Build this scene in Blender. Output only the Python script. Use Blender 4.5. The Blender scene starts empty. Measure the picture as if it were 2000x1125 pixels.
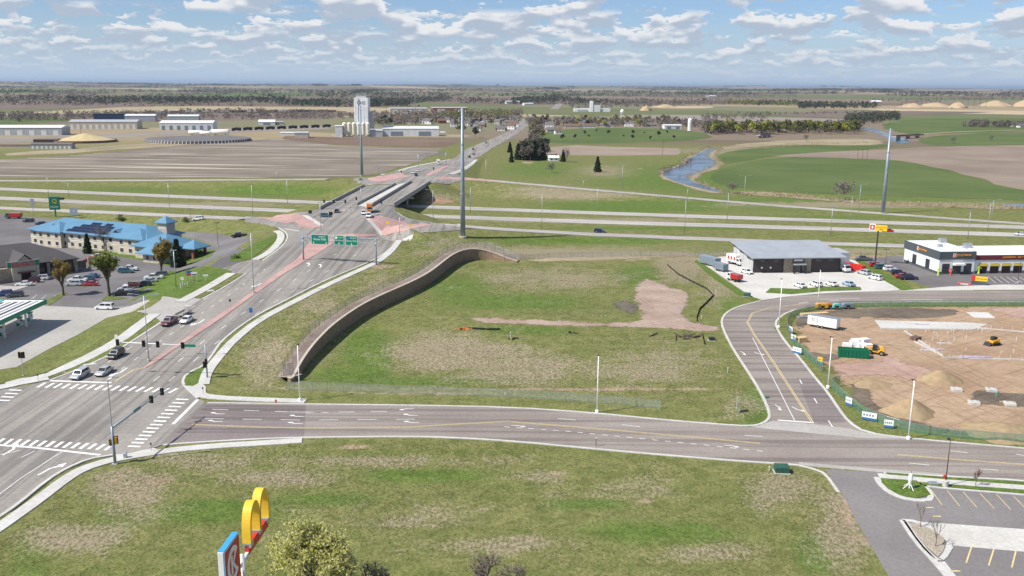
import bpy, bmesh, math, random
import numpy as np
from mathutils import Vector, Matrix
from mathutils.geometry import delaunay_2d_cdt

random.seed(7)
RNG = np.random.default_rng(11)
SC = bpy.context.scene
COL = SC.collection
R = math.radians

# ------------------------------------------------------------------ camera
FPX, CXP, CYP = 1794.0, 1000.0, 562.5          # focal length and centre of a 2000 x 1125 frame
PITCH, ROLL, CAMH = R(12.43), R(0.40), 60.0
_f = Vector((0, math.cos(PITCH), -math.sin(PITCH)))
_r0 = Vector((1, 0, 0)); _u0 = Vector((0, math.sin(PITCH), math.cos(PITCH)))
_r = _r0 * math.cos(ROLL) + _u0 * math.sin(ROLL)
_u = _u0 * math.cos(ROLL) - _r0 * math.sin(ROLL)
cam_d = bpy.data.cameras.new('camera'); cam = bpy.data.objects.new('camera', cam_d); COL.objects.link(cam)
cam.matrix_world = Matrix(((_r.x, _u.x, -_f.x, 0), (_r.y, _u.y, -_f.y, 0), (_r.z, _u.z, -_f.z, CAMH), (0, 0, 0, 1)))
cam_d.sensor_width = 36.0; cam_d.lens = FPX / 2000 * 36.0
cam_d.clip_start = 0.5; cam_d.clip_end = 120000
SC.camera = cam

# ------------------------------------------------------------------ sun, sky, exposure
SUN_EL, SUN_AZ = R(48), R(23)                   # shadows fall to the right and a little away
SUN_DIR = Vector((-math.cos(SUN_AZ) * math.cos(SUN_EL), -math.sin(SUN_AZ) * math.cos(SUN_EL), math.sin(SUN_EL)))
sun_d = bpy.data.lights.new('sun', 'SUN'); sun = bpy.data.objects.new('sun', sun_d); COL.objects.link(sun)
sun_d.energy = 4.6; sun_d.angle = R(0.53); sun_d.color = (1.0, 0.945, 0.86)
sun.rotation_euler = SUN_DIR.to_track_quat('Z', 'Y').to_euler()
SC.view_settings.view_transform = 'Standard'; SC.view_settings.look = 'None'
SC.view_settings.exposure = 0.37; SC.view_settings.gamma = 1.0
SC.view_settings.use_curve_mapping = False
SC.cycles.max_bounces = 4; SC.cycles.diffuse_bounces = 2; SC.cycles.glossy_bounces = 2; SC.cycles.transparent_max_bounces = 24; SC.cycles.volume_bounces = 0
SC.cycles.use_denoising = True

world = bpy.data.worlds.new('World'); SC.world = world; world.use_nodes = True
WN, WL = world.node_tree.nodes, world.node_tree.links
WN.clear()
SKY_STRENGTH = 0.09
def wnode(t, **kw):
 n = WN.new(t)
 for k, v in kw.items(): setattr(n, k, v)
 return n
def wmath(op, a, b=None, c=None, clamp=False):
 n = wnode('ShaderNodeMath', operation=op, use_clamp=clamp)
 for i, v in enumerate((a, b, c)):
  if v is None: continue
  if isinstance(v, (int, float)): n.inputs[i].default_value = v
  else: WL.new(v, n.inputs[i])
 return n.outputs[0]
def wmix(f, a, b):
 n = wnode('ShaderNodeMix', data_type='RGBA')
 for i, v in ((0, f), (6, a), (7, b)):
  if isinstance(v, (int, float)): n.inputs[i].default_value = v
  elif isinstance(v, tuple): n.inputs[i].default_value = v
  else: WL.new(v, n.inputs[i])
 return n.outputs[2]
def wrange(v, a, b, c=0.0, d=1.0):
 n = wnode('ShaderNodeMapRange', interpolation_type='SMOOTHSTEP')
 WL.new(v, n.inputs[0])
 for i, x in enumerate((a, b, c, d)): n.inputs[i + 1].default_value = x
 return n.outputs[0]
def build_sky():
 out = wnode('ShaderNodeOutputWorld'); bg = wnode('ShaderNodeBackground')
 bg.inputs[1].default_value = SKY_STRENGTH
 sky = wnode('ShaderNodeTexSky', sky_type='NISHITA')
 sky.sun_disc = False; sky.sun_elevation = SUN_EL
 sky.sun_rotation = math.atan2(SUN_DIR.x, SUN_DIR.y)
 sky.altitude = 400; sky.air_density = 1.0; sky.dust_density = 0.6; sky.ozone_density = 1.0
 tc = wnode('ShaderNodeTexCoord'); sep = wnode('ShaderNodeSeparateXYZ'); WL.new(tc.outputs['Generated'], sep.inputs[0])
 z = sep.outputs[2]
 K = 1.0 / SKY_STRENGTH
 def C(r, g, b): return (r * K, g * K, b * K, 1)
 tint = wmix(wrange(z, 0.10, 0.5), (0.66, 0.79, 1.06, 1), (0.9, 0.95, 1.0, 1))
 mul = wnode('ShaderNodeMix', data_type='RGBA', blend_type='MULTIPLY'); mul.inputs[0].default_value = 1.0
 WL.new(sky.outputs[0], mul.inputs[6]); WL.new(tint, mul.inputs[7])
 col = wmix(wrange(z, 0.0, 0.075), C(0.385, 0.48, 0.59), mul.outputs[2])
 def noise(f, g, dz, seed, detail=5.0, rough=0.56):
  mp = wnode('ShaderNodeVectorMath', operation='MULTIPLY_ADD')
  WL.new(tc.outputs['Generated'], mp.inputs[0])
  mp.inputs[1].default_value = (f, f, g); mp.inputs[2].default_value = (seed * 3.7, seed * 1.3, seed * 5.1 + dz * g)
  n = wnode('ShaderNodeTexNoise', noise_dimensions='3D'); WL.new(mp.outputs[0], n.inputs['Vector'])
  n.inputs['Scale'].default_value = 1.0; n.inputs['Detail'].default_value = detail; n.inputs['Roughness'].default_value = rough
  return n.outputs[0]
 # rows of small cumulus: the farther row (nearer the horizon) is finer, the way a cloud deck recedes
 #         z in          z out       freq zfreq seed  threshold  softness opacity
 bands = [(0.16, 0.26, 9.9, 9.9, 5, 8, 1.0, 0.54, 0.10, 0.9),
             (0.066, 0.074, 0.17, 0.26, 18, 50, 9.0, 0.478, 0.045, 0.97),
             (0.046, 0.054, 0.070, 0.080, 23, 64, 15.0, 0.465, 0.045, 0.96),
             (0.030, 0.036, 0.050, 0.056, 29, 84, 3.0, 0.455, 0.05, 0.92),
             (0.019, 0.023, 0.034, 0.040, 35, 112, 6.0, 0.445, 0.06, 0.80),
             (0.007, 0.012, 0.022, 0.026, 38, 170, 4.0, 0.44, 0.09, 0.55)]
 lits = [C(0.64, 0.65, 0.67), C(0.66, 0.665, 0.68), C(0.66, 0.665, 0.68), C(0.62, 0.635, 0.66), C(0.57, 0.60, 0.64), C(0.50, 0.55, 0.61)]
 darks = [C(0.36, 0.41, 0.48), C(0.35, 0.41, 0.50), C(0.35, 0.41, 0.50), C(0.355, 0.42, 0.51), C(0.365, 0.435, 0.525), C(0.385, 0.465, 0.56)]
 wide = noise(3.0, 10.0, 0, 2.0, 2.0)
 for k in range(5, -1, -1):
  a, b, c, d, f, g, sd, th, so, op = bands[k]
  n0 = noise(f, g, 0, sd); up = noise(f, g, 0.34 / g, sd, 2, .5); dn = noise(f, g, -0.34 / g, sd, 2, .5)
  pf = wmath('ABSOLUTE', wmath('SUBTRACT', noise(f * 3.4, g * 2.2, 0, sd + 7, 2.0), 0.5))      # billows
  n0 = wmath('SUBTRACT', wmath('ADD', n0, wmath('MULTIPLY', wmath('SUBTRACT', wide, 0.5), 0.30)), wmath('MULTIPLY', wmath('SUBTRACT', pf, 0.08), 0.30))
  mask = wrange(n0, th, th + so)
  w = wrange(z, a, b)
  if d < 9: w = wmath('MULTIPLY', w, wrange(z, c, d, 1.0, 0.0))
  mask = wmath('MULTIPLY', wmath('MULTIPLY', mask, w), op)
  thick = wrange(n0, th + so * .6, th + so * 3.2)               # thick middles are greyer underneath
  sh = wrange(wmath('SUBTRACT', wmath('SUBTRACT', dn, up), wmath('MULTIPLY', thick, 0.05)), -0.09, 0.10)
  col = wmix(mask, col, wmix(sh, darks[k], lits[k]))
 WL.new(col, bg.inputs[0]); WL.new(bg.outputs[0], out.inputs[0])
build_sky()
world.cycles.sampling_method = 'MANUAL'; world.cycles.sample_map_resolution = 256

# ------------------------------------------------------------------ object helpers
USED_MESH = {}
def link(o):
 COL.objects.link(o); return o
def tag(o, label=None, cat=None, group=None, kind=None):
 if label: o['label'] = label
 if cat: o['category'] = cat
 if group: o['group'] = group
 if kind: o['kind'] = kind
 return o
def empty(name, loc=(0, 0, 0), rz=0.0, label=None, cat=None, group=None):
 o = bpy.data.objects.new(name, None); link(o)
 o.empty_display_size = 0.5
 o.location = loc; o.rotation_euler = (0, 0, rz)
 return tag(o, label, cat, group)
def mesh_obj(name, me, mat=None, parent=None, loc=(0, 0, 0), rz=0.0, smooth=False):
 if mat is not None and not me.materials: me.materials.append(mat)
 if smooth:
  me.polygons.foreach_set('use_smooth', [True] * len(me.polygons))
 o = bpy.data.objects.new(name, me); link(o)
 if parent is not None: o.parent = parent
 o.location = loc
 if isinstance(rz, (int, float)): o.rotation_euler = (0, 0, rz)
 else: o.rotation_euler = rz
 if mat is not None and me.materials[0] != mat:
  o.material_slots[0].link = 'OBJECT'; o.material_slots[0].material = mat
 return o
def copy_tree(o, parent=None, mats=None):
 c = o.copy(); link(c); c.parent = parent
 for k in ('label', 'category', 'group'):
  if k in c and parent is not None: del c[k]
 for ch in o.children: copy_tree(ch, c, mats)
 return c
class MB:
 """collects boxes, bars, tubes, prisms and loose faces; build() makes ONE mesh object"""
 def __init__(s): s.v, s.f = [], []
 def add(s, vs, fs):
  b = len(s.v); s.v += [tuple(v) for v in vs]; s.f += [tuple(i + b for i in f) for f in fs]; return s
 def box(s, x0, x1, y0, y1, z0, z1):
  return s.add([(x0, y0, z0), (x1, y0, z0), (x1, y1, z0), (x0, y1, z0), (x0, y0, z1), (x1, y0, z1), (x1, y1, z1), (x0, y1, z1)],
                     [(0, 3, 2, 1), (4, 5, 6, 7), (0, 1, 5, 4), (1, 2, 6, 5), (2, 3, 7, 6), (3, 0, 4, 7)])
 def hexa(s, p):      # 8 points, bottom four then top four
  return s.add(p, [(0, 3, 2, 1), (4, 5, 6, 7), (0, 1, 5, 4), (1, 2, 6, 5), (2, 3, 7, 6), (3, 0, 4, 7)])
 def tube(s, p, q, r0, r1=None, n=8, cap=True):
  if r1 is None: r1 = r0
  p, q = Vector(p), Vector(q); d = (q - p)
  if d.length < 1e-6: return s
  d.normalize()
  a = d.orthogonal().normalized(); b = d.cross(a)
  vs = []
  for c, r in ((p, r0), (q, r1)):
   for i in range(n):
    t = 2 * math.pi * (i + .5) / n
    vs.append(c + a * (r * math.cos(t)) + b * (r * math.sin(t)))
  fs = [(i, (i + 1) % n, n + (i + 1) % n, n + i) for i in range(n)]
  if cap: fs += [tuple(range(n - 1, -1, -1)), tuple(range(n, 2 * n))]
  return s.add(vs, fs)
 def path(s, pts, r, n=6):
  for a, b in zip(pts[:-1], pts[1:]): s.tube(a, b, r, r, n)
  return s
 def prism(s, poly, y0, y1):      # poly in (x, z), extruded along y
  n = len(poly)
  vs = [(x, y0, z) for x, z in poly] + [(x, y1, z) for x, z in poly]
  fs = [(i, (i + 1) % n, n + (i + 1) % n, n + i) for i in range(n)] + [tuple(range(n - 1, -1, -1)), tuple(range(n, 2 * n))]
  return s.add(vs, fs)
 def slab(s, poly, z0, z1):       # poly in (x, y)
  n = len(poly)
  vs = [(x, y, z0) for x, y in poly] + [(x, y, z1) for x, y in poly]
  fs = [(i, (i + 1) % n, n + (i + 1) % n, n + i) for i in range(n)] + [tuple(range(n - 1, -1, -1)), tuple(range(n, 2 * n))]
  return s.add(vs, fs)
 def lathe(s, prof, n=12, c=(0, 0, 0), axis='z'):
  vs, fs = [], []
  for r, h in prof:
   for i in range(n):
    t = 2 * math.pi * i / n
    if axis == 'z': vs.append((c[0] + r * math.cos(t), c[1] + r * math.sin(t), c[2] + h))
    else: vs.append((c[0] + r * math.cos(t), c[1] + h, c[2] + r * math.sin(t)))
  m = len(prof)
  for k in range(m - 1):
   for i in range(n):
    fs.append((k * n + i, k * n + (i + 1) % n, (k + 1) * n + (i + 1) % n, (k + 1) * n + i))
  fs += [tuple(range(n - 1, -1, -1)), tuple((m - 1) * n + i for i in range(n))]
  return s.add(vs, fs)
 def mesh(s, name='mesh', fix=True):
  me = bpy.data.meshes.new(name); me.from_pydata(s.v, [], s.f); me.update()
  if fix:
   bm = bmesh.new(); bm.from_mesh(me); bmesh.ops.recalc_face_normals(bm, faces=bm.faces); bm.to_mesh(me); bm.free()
  return me
 def build(s, name, mat=None, parent=None, loc=(0, 0, 0), rz=0.0, smooth=False, bevel=0.0):
  me = s.mesh(name)
  if bevel > 0:
   bm = bmesh.new(); bm.from_mesh(me)
   bmesh.ops.bevel(bm, geom=[e for e in bm.edges if len(e.link_faces) == 2 and e.calc_face_angle() > 0.5], offset=bevel, segments=1, affect='EDGES', clamp_overlap=True)
   bm.to_mesh(me); bm.free()
  return mesh_obj(name, me, mat, parent, loc, rz, smooth)
def np_mesh(name, V, Fq, smooth=False):
 """numpy verts (n,3) and faces (m,k) to a mesh, fast"""
 V = np.asarray(V, np.float32); Fq = np.asarray(Fq, np.int32)
 me = bpy.data.meshes.new(name)
 me.vertices.add(len(V)); me.vertices.foreach_set('co', V.ravel())
 k = Fq.shape[1]
 me.loops.add(Fq.size); me.loops.foreach_set('vertex_index', Fq.ravel())
 me.polygons.add(len(Fq))
 me.polygons.foreach_set('loop_start', np.arange(len(Fq), dtype=np.int32) * k)
 me.polygons.foreach_set('loop_total', np.full(len(Fq), k, np.int32))
 if smooth: me.polygons.foreach_set('use_smooth', np.ones(len(Fq), bool))
 me.update(calc_edges=True)
 return me
_txt = {}
def text_mesh(s, size=1.0, ext=0.01, align='CENTER'):
 """lettering standing in the x-z plane, facing -y, centred on the origin"""
 cu = bpy.data.curves.new('lettering', 'FONT'); cu.body = s; cu.size = size; cu.extrude = ext; cu.resolution_u = 2
 cu.align_x = align; cu.align_y = 'CENTER'
 o = bpy.data.objects.new('tmp', cu)
 me = bpy.data.meshes.new_from_object(o)
 bpy.data.objects.remove(o); bpy.data.curves.remove(cu)
 me.transform(Matrix.Rotation(math.pi / 2, 4, 'X'))
 me.materials.clear()
 return me
ORD = ['first', 'second', 'third', 'fourth', 'fifth', 'sixth', 'seventh', 'eighth', 'ninth', 'tenth', 'eleventh', 'twelfth', 'thirteenth',
       'fourteenth', 'fifteenth', 'sixteenth', 'seventeenth', 'eighteenth', 'nineteenth', 'twentieth']
TENS = ['', '', 'twenty', 'thirty', 'forty', 'fifty', 'sixty', 'seventy', 'eighty', 'ninety']
def ordw(i):         # 0-based
 if i < 20: return ORD[i]
 n = i + 1
 h = ''
 if n == 100: return 'hundredth'
 if n > 100: h = 'hundred and '; n -= 100
 if n <= 20: return h + ORD[n - 1]
 if n % 10 == 0: return h + TENS[n // 10][:-1] + 'ieth'
 return h + TENS[n // 10] + '-' + ORD[n % 10 - 1]

# ------------------------------------------------------------------ materials
class NT:
 def __init__(s, name):
  s.m = bpy.data.materials.new(name); s.m.use_nodes = True
  s.n, s.l = s.m.node_tree.nodes, s.m.node_tree.links
  s.b = s.n['Principled BSDF']; s.out = s.n['Material Output']
 def node(s, t, **kw):
  n = s.n.new(t)
  for k, v in kw.items(): setattr(n, k, v)
  return n
 def put(s, inp, v):
  if isinstance(v, (int, float)): inp.default_value = v
  elif isinstance(v, tuple): inp.default_value = v if len(v) == len(inp.default_value) else tuple(v) + (1,)
  else: s.l.new(v, inp)
 def pos(s):
  g = s.node('ShaderNodeNewGeometry'); return g.outputs['Position']
 def obj(s):
  g = s.node('ShaderNodeTexCoord'); return g.outputs['Object']
 def vmul(s, v, t, add=(0, 0, 0)):
  n = s.node('ShaderNodeVectorMath', operation='MULTIPLY_ADD'); s.l.new(v, n.inputs[0]); n.inputs[1].default_value = t; n.inputs[2].default_value = add
  return n.outputs[0]
 def noise(s, v, scale, detail=4.0, rough=0.55, dist=0.0):
  n = s.node('ShaderNodeTexNoise'); s.l.new(v, n.inputs['Vector']); n.inputs['Scale'].default_value = scale
  n.inputs['Detail'].default_value = detail; n.inputs['Roughness'].default_value = rough; n.inputs['Distortion'].default_value = dist
  return n.outputs[0]
 def ramp(s, v, a, b, c=0.0, d=1.0, smooth=True):
  n = s.node('ShaderNodeMapRange', interpolation_type='SMOOTHSTEP' if smooth else 'LINEAR'); s.l.new(v, n.inputs[0])
  for i, x in enumerate((a, b, c, d)): n.inputs[i + 1].default_value = x
  return n.outputs[0]
 def math(s, op, a, b=None, clamp=False):
  n = s.node('ShaderNodeMath', operation=op, use_clamp=clamp)
  s.put(n.inputs[0], a)
  if b is not None: s.put(n.inputs[1], b)
  return n.outputs[0]
 def mix(s, f, a, b, mode='MIX'):
  n = s.node('ShaderNodeMix', data_type='RGBA', blend_type=mode)
  s.put(n.inputs[0], f); s.put(n.inputs[6], a); s.put(n.inputs[7], b)
  return n.outputs[2]
 def attr(s, name):
  n = s.node('ShaderNodeAttribute'); n.attribute_name = name; return n
 def bump(s, h, strength=0.3, dist=0.05):
  n = s.node('ShaderNodeBump'); s.l.new(h, n.inputs['Height']); n.inputs['Strength'].default_value = strength; n.inputs['Distance'].default_value = dist
  s.l.new(n.outputs[0], s.b.inputs['Normal'])
 def col(s, c): s.put(s.b.inputs['Base Color'], c)
 def rough(s, v): s.put(s.b.inputs['Roughness'], v)
 def spec(s, v): s.b.inputs['Specular IOR Level'].default_value = v
M = {}
def plain(name, c, rough=0.6, metal=0.0, var=0.12, scale=3.0, spec=0.4, coat=0.0):
 t = NT(name)
 n = t.noise(t.obj(), scale, 4.0)
 c2 = tuple(min(1, x * (1 + var)) for x in c); c1 = tuple(x * (1 - var) for x in c)
 t.col(t.mix(t.ramp(n, 0.3, 0.7), c1 + (1,), c2 + (1,)))
 t.rough(rough); t.b.inputs['Metallic'].default_value = metal; t.spec(spec)
 if coat: t.b.inputs['Coat Weight'].default_value = coat; t.b.inputs['Coat Roughness'].default_value = 0.08
 M[name] = t.m
 return t.m
def paving(name, c1, c2, big=0.03, fine=1.6, joints=None, stain=None, streak=None, rough=0.85, jcol=0.72, soft=False, ruts=0.0):
 """ground surface: large blotches, fine grain, optional sawn joints (m) and tyre streaks along y or x"""
 t = NT(name); p = t.pos()
 a = t.noise(p, big, 5.0, 0.6); b = t.noise(p, fine, 5.0, 0.7)
 c = t.mix(t.ramp(a, 0.32, 0.68), c1 + (1,), c2 + (1,))
 c = t.mix(t.ramp(b, 0.30, 0.72), c, t.mix(1.0, c, (0.80, 0.80, 0.80, 1), 'MULTIPLY'))
 if streak:
  sx = t.vmul(p, (1.0, 0.02, 0) if streak == 'y' else (0.02, 1.0, 0))
  s1 = t.noise(sx, 0.55, 3.0, 0.6)
  c = t.mix(t.ramp(s1, 0.44, 0.62, 0.0, 0.85), c, t.mix(1.0, c, (0.64, 0.64, 0.65, 1), 'MULTIPLY'))
  ck = t.noise(p, 0.22, 6.0, 0.75, 2.0)                       # sealed cracks
  c = t.mix(t.ramp(t.math('ABSOLUTE', t.math('SUBTRACT', ck, 0.5)), 0.0, 0.006, 0.5, 0.0), c, t.mix(1.0, c, (0.5, 0.5, 0.5, 1), 'MULTIPLY'))
 if stain:
  s2 = t.noise(p, 0.16, 5.0, 0.7, 1.2)
  c = t.mix(t.ramp(s2, 0.56, 0.75, 0.0, 0.6), c, stain + (1,))
 if joints:
  sep = t.node('ShaderNodeSeparateXYZ'); t.l.new(p, sep.inputs[0])
  ms = []
  for i, ax in enumerate((0, 1)):
   fr = t.math('FRACT', t.math('DIVIDE', sep.outputs[ax], joints[i]))
   ms.append(t.math('LESS_THAN', fr, 0.06 / joints[i] * 1.5))
  j = t.math('MAXIMUM', ms[0], ms[1])
  c = t.mix(t.math('MULTIPLY', j, 0.8), c, t.mix(1.0, c, (jcol, jcol, jcol, 1), 'MULTIPLY'))
 if ruts:
  for an, off in ((R(20), 3), (R(-35), 9), (R(80), 5)):
   rt = t.node('ShaderNodeVectorRotate', rotation_type='Z_AXIS'); t.l.new(p, rt.inputs[0]); rt.inputs['Angle'].default_value = an
   r1 = t.noise(t.vmul(rt.outputs[0], (0.03, 0.9, 0), (off, off, 0)), 1.0, 4.0, 0.7, 0.4)
   c = t.mix(t.ramp(r1, 0.50, 0.66, 0.0, ruts), c, t.mix(1.0, c, (0.62, 0.60, 0.58, 1), 'MULTIPLY'))
  r2 = t.noise(p, 0.5, 6.0, 0.8, 0.5); c = t.mix(t.ramp(r2, 0.5, 0.72, 0, .5), c, t.mix(1.0, c, (1.25, 1.22, 1.2, 1), 'MULTIPLY'))
 t.col(c); t.rough(rough); t.spec(0.25)
 t.bump(b if not ruts else r2, 0.25 if not ruts else 0.7, 0.03 if not ruts else 0.25)
 if soft:          # the edge crumbles into whatever lies beneath
  e = t.attr('edge'); n = t.noise(p, 0.35, 6.0, 0.8); tr = t.node('ShaderNodeBsdfTransparent'); mx = t.node('ShaderNodeMixShader')
  t.l.new(t.ramp(t.math('ADD', e.outputs['Fac'], t.math('MULTIPLY', t.math('SUBTRACT', n, 0.5), 2.2)), 0.35, 0.60), mx.inputs[0]); t.l.new(tr.outputs[0], mx.inputs[1]); t.l.new(t.b.outputs[0], mx.inputs[2]); t.l.new(mx.outputs[0], t.out.inputs[0])
 M[name] = t.m
 return t.m

# ------------------------------------------------------------------ from the photograph's frame to places on the ground
CAMP = np.array([0, 0, CAMH])
def ray(px, py):
 d = _f * FPX + _r * (px - CXP) - _u * (py - CYP)
 return np.array([d.x, d.y, d.z])
def P0(px, py, z=0.0):
 d = ray(px, py); t = (z - CAMH) / d[2]
 return (d[0] * t, d[1] * t, z)
def project(p):
 v = Vector(p) - Vector((0, 0, CAMH)); w = v.dot(_f)
 return CXP + FPX * v.dot(_r) / w, CYP - FPX * v.dot(_u) / w

Z0 = lambda x, y: np.zeros(np.shape(x))
# embankments: list of (points xyz, half width left, half width right, gentle slope until d, then steep)
RIDGES = []
def seg_ridge(x, y, pts, wl, wr, gentle=0.0, gd=0.0, steep=0.33, end=0.6):
 out = np.full(np.shape(x), -50.0)
 n = len(pts)
 for i in range(n - 1):
  (x0, y0, z0), (x1, y1, z1) = pts[i], pts[i + 1]
  dx, dy = x1 - x0, y1 - y0; L = math.hypot(dx, dy); dx /= L; dy /= L
  s = (x - x0) * dx + (y - y0) * dy
  lat = (x - x0) * dy - (y - y0) * dx           # positive to the right of travel
  sc = np.clip(s, 0, L); over = np.abs(s - sc)
  zz = z0 + (z1 - z0) * sc / L
  d = np.where(lat > 0, np.maximum(0, lat - wr), np.maximum(0, -lat - wl))
  if gd > 0:
   dr = np.where(lat > 0, np.minimum(d, gd), 0.0)
   drop = dr * gentle + (d - dr) * steep
  else: drop = d * steep
  # interior joints are round, the two outer ends fall at the end slope
  es = np.where(((s < 0) & (i == 0)) | ((s > L) & (i == n - 2)), end, np.where(over > 0, steep, 0.0))
  inner = (over > 0) & ~(((s < 0) & (i == 0)) | ((s > L) & (i == n - 2)))
  drop = np.where(inner, np.maximum(0, np.hypot(over, lat) - np.where(lat > 0, wr, wl)) * steep + over * 0.05, drop + over * es)
  out = np.maximum(out, zz - drop)
 return out
ART_S = [(-80, 178, 0.0), (-80, 200, 1.0), (-80, 230, 2.3), (-78.5, 280, 4.0), (-76.5, 330, 5.6), (-74, 380, 6.8), (-72, 416, 7.0)]
ART_N = [(-64, 497, 7.0), (-61, 540, 6.9), (-57, 600, 5.0), (-50, 700, 2.0), (-43, 800, 0.0)]
def pz(l): return [P0(*q) for q in l]
RAMP_SE = pz([(790, 443, 6.9), (870, 440, 6.2), (1000, 449, 3.6), (1150, 457, 1.2), (1330, 464, 0.0)])
RAMP_SW = pz([(590, 433, 6.9), (480, 427, 5.2), (330, 420, 2.6), (150, 412, 0.6), (60, 409, 0.0)])
RAMP_NW = pz([(770, 350, 7.0), (640, 350, 6.4), (500, 351, 4.6), (300, 352, 2.0), (100, 353, 0.3), (40, 353, 0.0)])
RAMP_NE = pz([(850, 349, 7.0), (930, 350, 6.6), (1060, 362, 5.0), (1220, 376, 2.6), (1420, 393, 0.4), (1500, 400, 0.0)])
def Hup(x, y):
 x = np.asarray(x, float); y = np.asarray(y, float)
 h = seg_ridge(x, y, ART_S[:5], 17, 17, 0.028, 50, 0.30)
 h = np.maximum(h, seg_ridge(x, y, ART_S[4:], 17, 17, steep=0.30))
 h = np.maximum(h, seg_ridge(x, y, BERM, 6, 3, steep=0.20, end=0.3))
 h = np.maximum(h, seg_ridge(x, y, ART_N, 20, 20))
 h = np.maximum(h, seg_ridge(x, y, RAMP_SE, 7, 7, steep=0.26))
 h = np.maximum(h, seg_ridge(x, y, RAMP_SW, 7, 7, steep=0.26))
 h = np.maximum(h, seg_ridge(x, y, RAMP_NW, 8, 8, steep=0.28))
 h = np.maximum(h, seg_ridge(x, y, RAMP_NE, 8, 8, steep=0.28))
 return np.maximum(h, 0.0)
def sstep(a, b, v):
 t = np.clip((np.asarray(v, float) - a) / (b - a), 0, 1); return t * t * (3 - 2 * t)
def Hpad(x, y):
 x = np.asarray(x, float); y = np.asarray(y, float)
 w = np.exp(-((x + 42) / 34.0) ** 2)
 return (-1.5 + 1.5 * sstep(215, 330, y)) * w * sstep(176, 192, y)
class Table:
 """height lookup on a half-metre grid"""
 X0, X1, Y0, Y1, S = -330.0, 300.0, 70.0, 830.0, 0.5
 def __init__(s, f):
  xs = np.arange(s.X0, s.X1 + .01, s.S); ys = np.arange(s.Y0, s.Y1 + .01, s.S)
  a, b = np.meshgrid(xs, ys); s.T = f(a, b); s.ny, s.nx = s.T.shape; s.L = s.T.tolist()
 def __call__(s, x, y):
  if np.ndim(x) == 0:
   u = (x - s.X0) / s.S; v = (y - s.Y0) / s.S
   i = int(u); j = int(v)
   if u < 0 or v < 0 or i >= s.nx - 1 or j >= s.ny - 1: return 0.0
   a = u - i; b = v - j; r0 = s.L[j]; r1 = s.L[j + 1]
   return (r0[i] * (1 - a) + r0[i + 1] * a) * (1 - b) + (r1[i] * (1 - a) + r1[i + 1] * a) * b
  x = np.asarray(x, float); y = np.asarray(y, float)
  u = (x - s.X0) / s.S; v = (y - s.Y0) / s.S
  ok = (u >= 0) & (v >= 0) & (u < s.nx - 1) & (v < s.ny - 1)
  i = np.clip(u.astype(int), 0, s.nx - 2); j = np.clip(v.astype(int), 0, s.ny - 2); a = u - i; b = v - j
  T = s.T
  return np.where(ok, (T[j, i] * (1 - a) + T[j, i + 1] * a) * (1 - b) + (T[j + 1, i] * (1 - a) + T[j + 1, i + 1] * a) * b, 0.0)
def march(px, py, hf):
 d = ray(px, py)
 if d[2] >= -1e-3: d = np.array([d[0], d[1], -1e-3])
 t0, t1 = (9.0 - CAMH) / d[2], (-3.0 - CAMH) / d[2]
 if hf is Z0: m = -CAMH / d[2]; return (d[0] * m, d[1] * m, 0.0)
 t = np.linspace(t0, t1, 90)
 x, y, z = d[0] * t, d[1] * t, CAMH + d[2] * t
 g = z - hf(x, y)
 i = int(np.argmax(g <= 0))
 if i == 0: i = 1
 a, b = t[i - 1], t[i]
 for _ in range(14):
  m = .5 * (a + b)
  if CAMH + d[2] * m - float(hf(d[0] * m, d[1] * m)) > 0: a = m
  else: b = m
 m = .5 * (a + b)
 return (d[0] * m, d[1] * m, CAMH + d[2] * m)
# foot of the retaining wall, seen from the pad
WALL_PX = [(1010, 513), (990, 511), (960, 508), (930, 508), (905, 511), (886, 519), (868, 532), (851, 546), (832, 559), (800, 576), (760, 594), (720, 613),
           (690, 631), (660, 653), (630, 680), (606, 705), (588, 728), (578, 742), (571, 748), (562, 746)]
WALL = [march(px, py, Hpad)[:2] for px, py in WALL_PX]
def offset_line(pts, d):
 """shift a polyline to its right by d"""
 out = []
 for i, p in enumerate(pts):
  a = pts[max(0, i - 1)]; b = pts[min(len(pts) - 1, i + 1)]
  tx, ty = b[0] - a[0], b[1] - a[1]; L = math.hypot(tx, ty) or 1
  out.append((p[0] + ty / L * d, p[1] - tx / L * d))
 return out
_b = offset_line(WALL, 4.5); _n = len(_b)
BERM = [(p[0], p[1], float(Hpad(*WALL[i])) + 3.35 * min(1, i / 5, (_n - 1 - i) / 5)) for i, p in enumerate(_b)]
Hup = Table(Hup)
PAD_REST = [(575, 757), (700, 766), (1000, 772), (1290, 793), (1450, 800), (1490, 800), (1400, 640), (1380, 600), (1420, 580), (1360, 505), (1200, 507)]
PADPOLY = WALL + [P0(px, py)[:2] for px, py in PAD_REST]
def inside(x, y, poly):
 x = np.asarray(x, float); y = np.asarray(y, float)
 c = np.zeros(x.shape, bool); n = len(poly); j = n - 1
 for i in range(n):
  xi, yi = poly[i]; xj, yj = poly[j]
  if yi != yj:
   c ^= ((yi > y) != (yj > y)) & (x < (xj - xi) * (y - yi) / (yj - yi) + xi)
  j = i
 return c
def dist_line(x, y, pts):
 x = np.asarray(x, float); y = np.asarray(y, float); d = np.full(x.shape, 1e9)
 for (x0, y0), (x1, y1) in zip(pts[:-1], pts[1:]):
  dx, dy = x1 - x0, y1 - y0; L2 = dx * dx + dy * dy
  t = np.clip(((x - x0) * dx + (y - y0) * dy) / L2, 0, 1)
  d = np.minimum(d, np.hypot(x - x0 - t * dx, y - y0 - t * dy))
 return d
def Hall(x, y):
 x = np.asarray(x, float); y = np.asarray(y, float)
 return np.where(inside(x, y, PADPOLY), Hpad(x, y), Hup(x, y))
Hall = Table(Hall)
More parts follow.
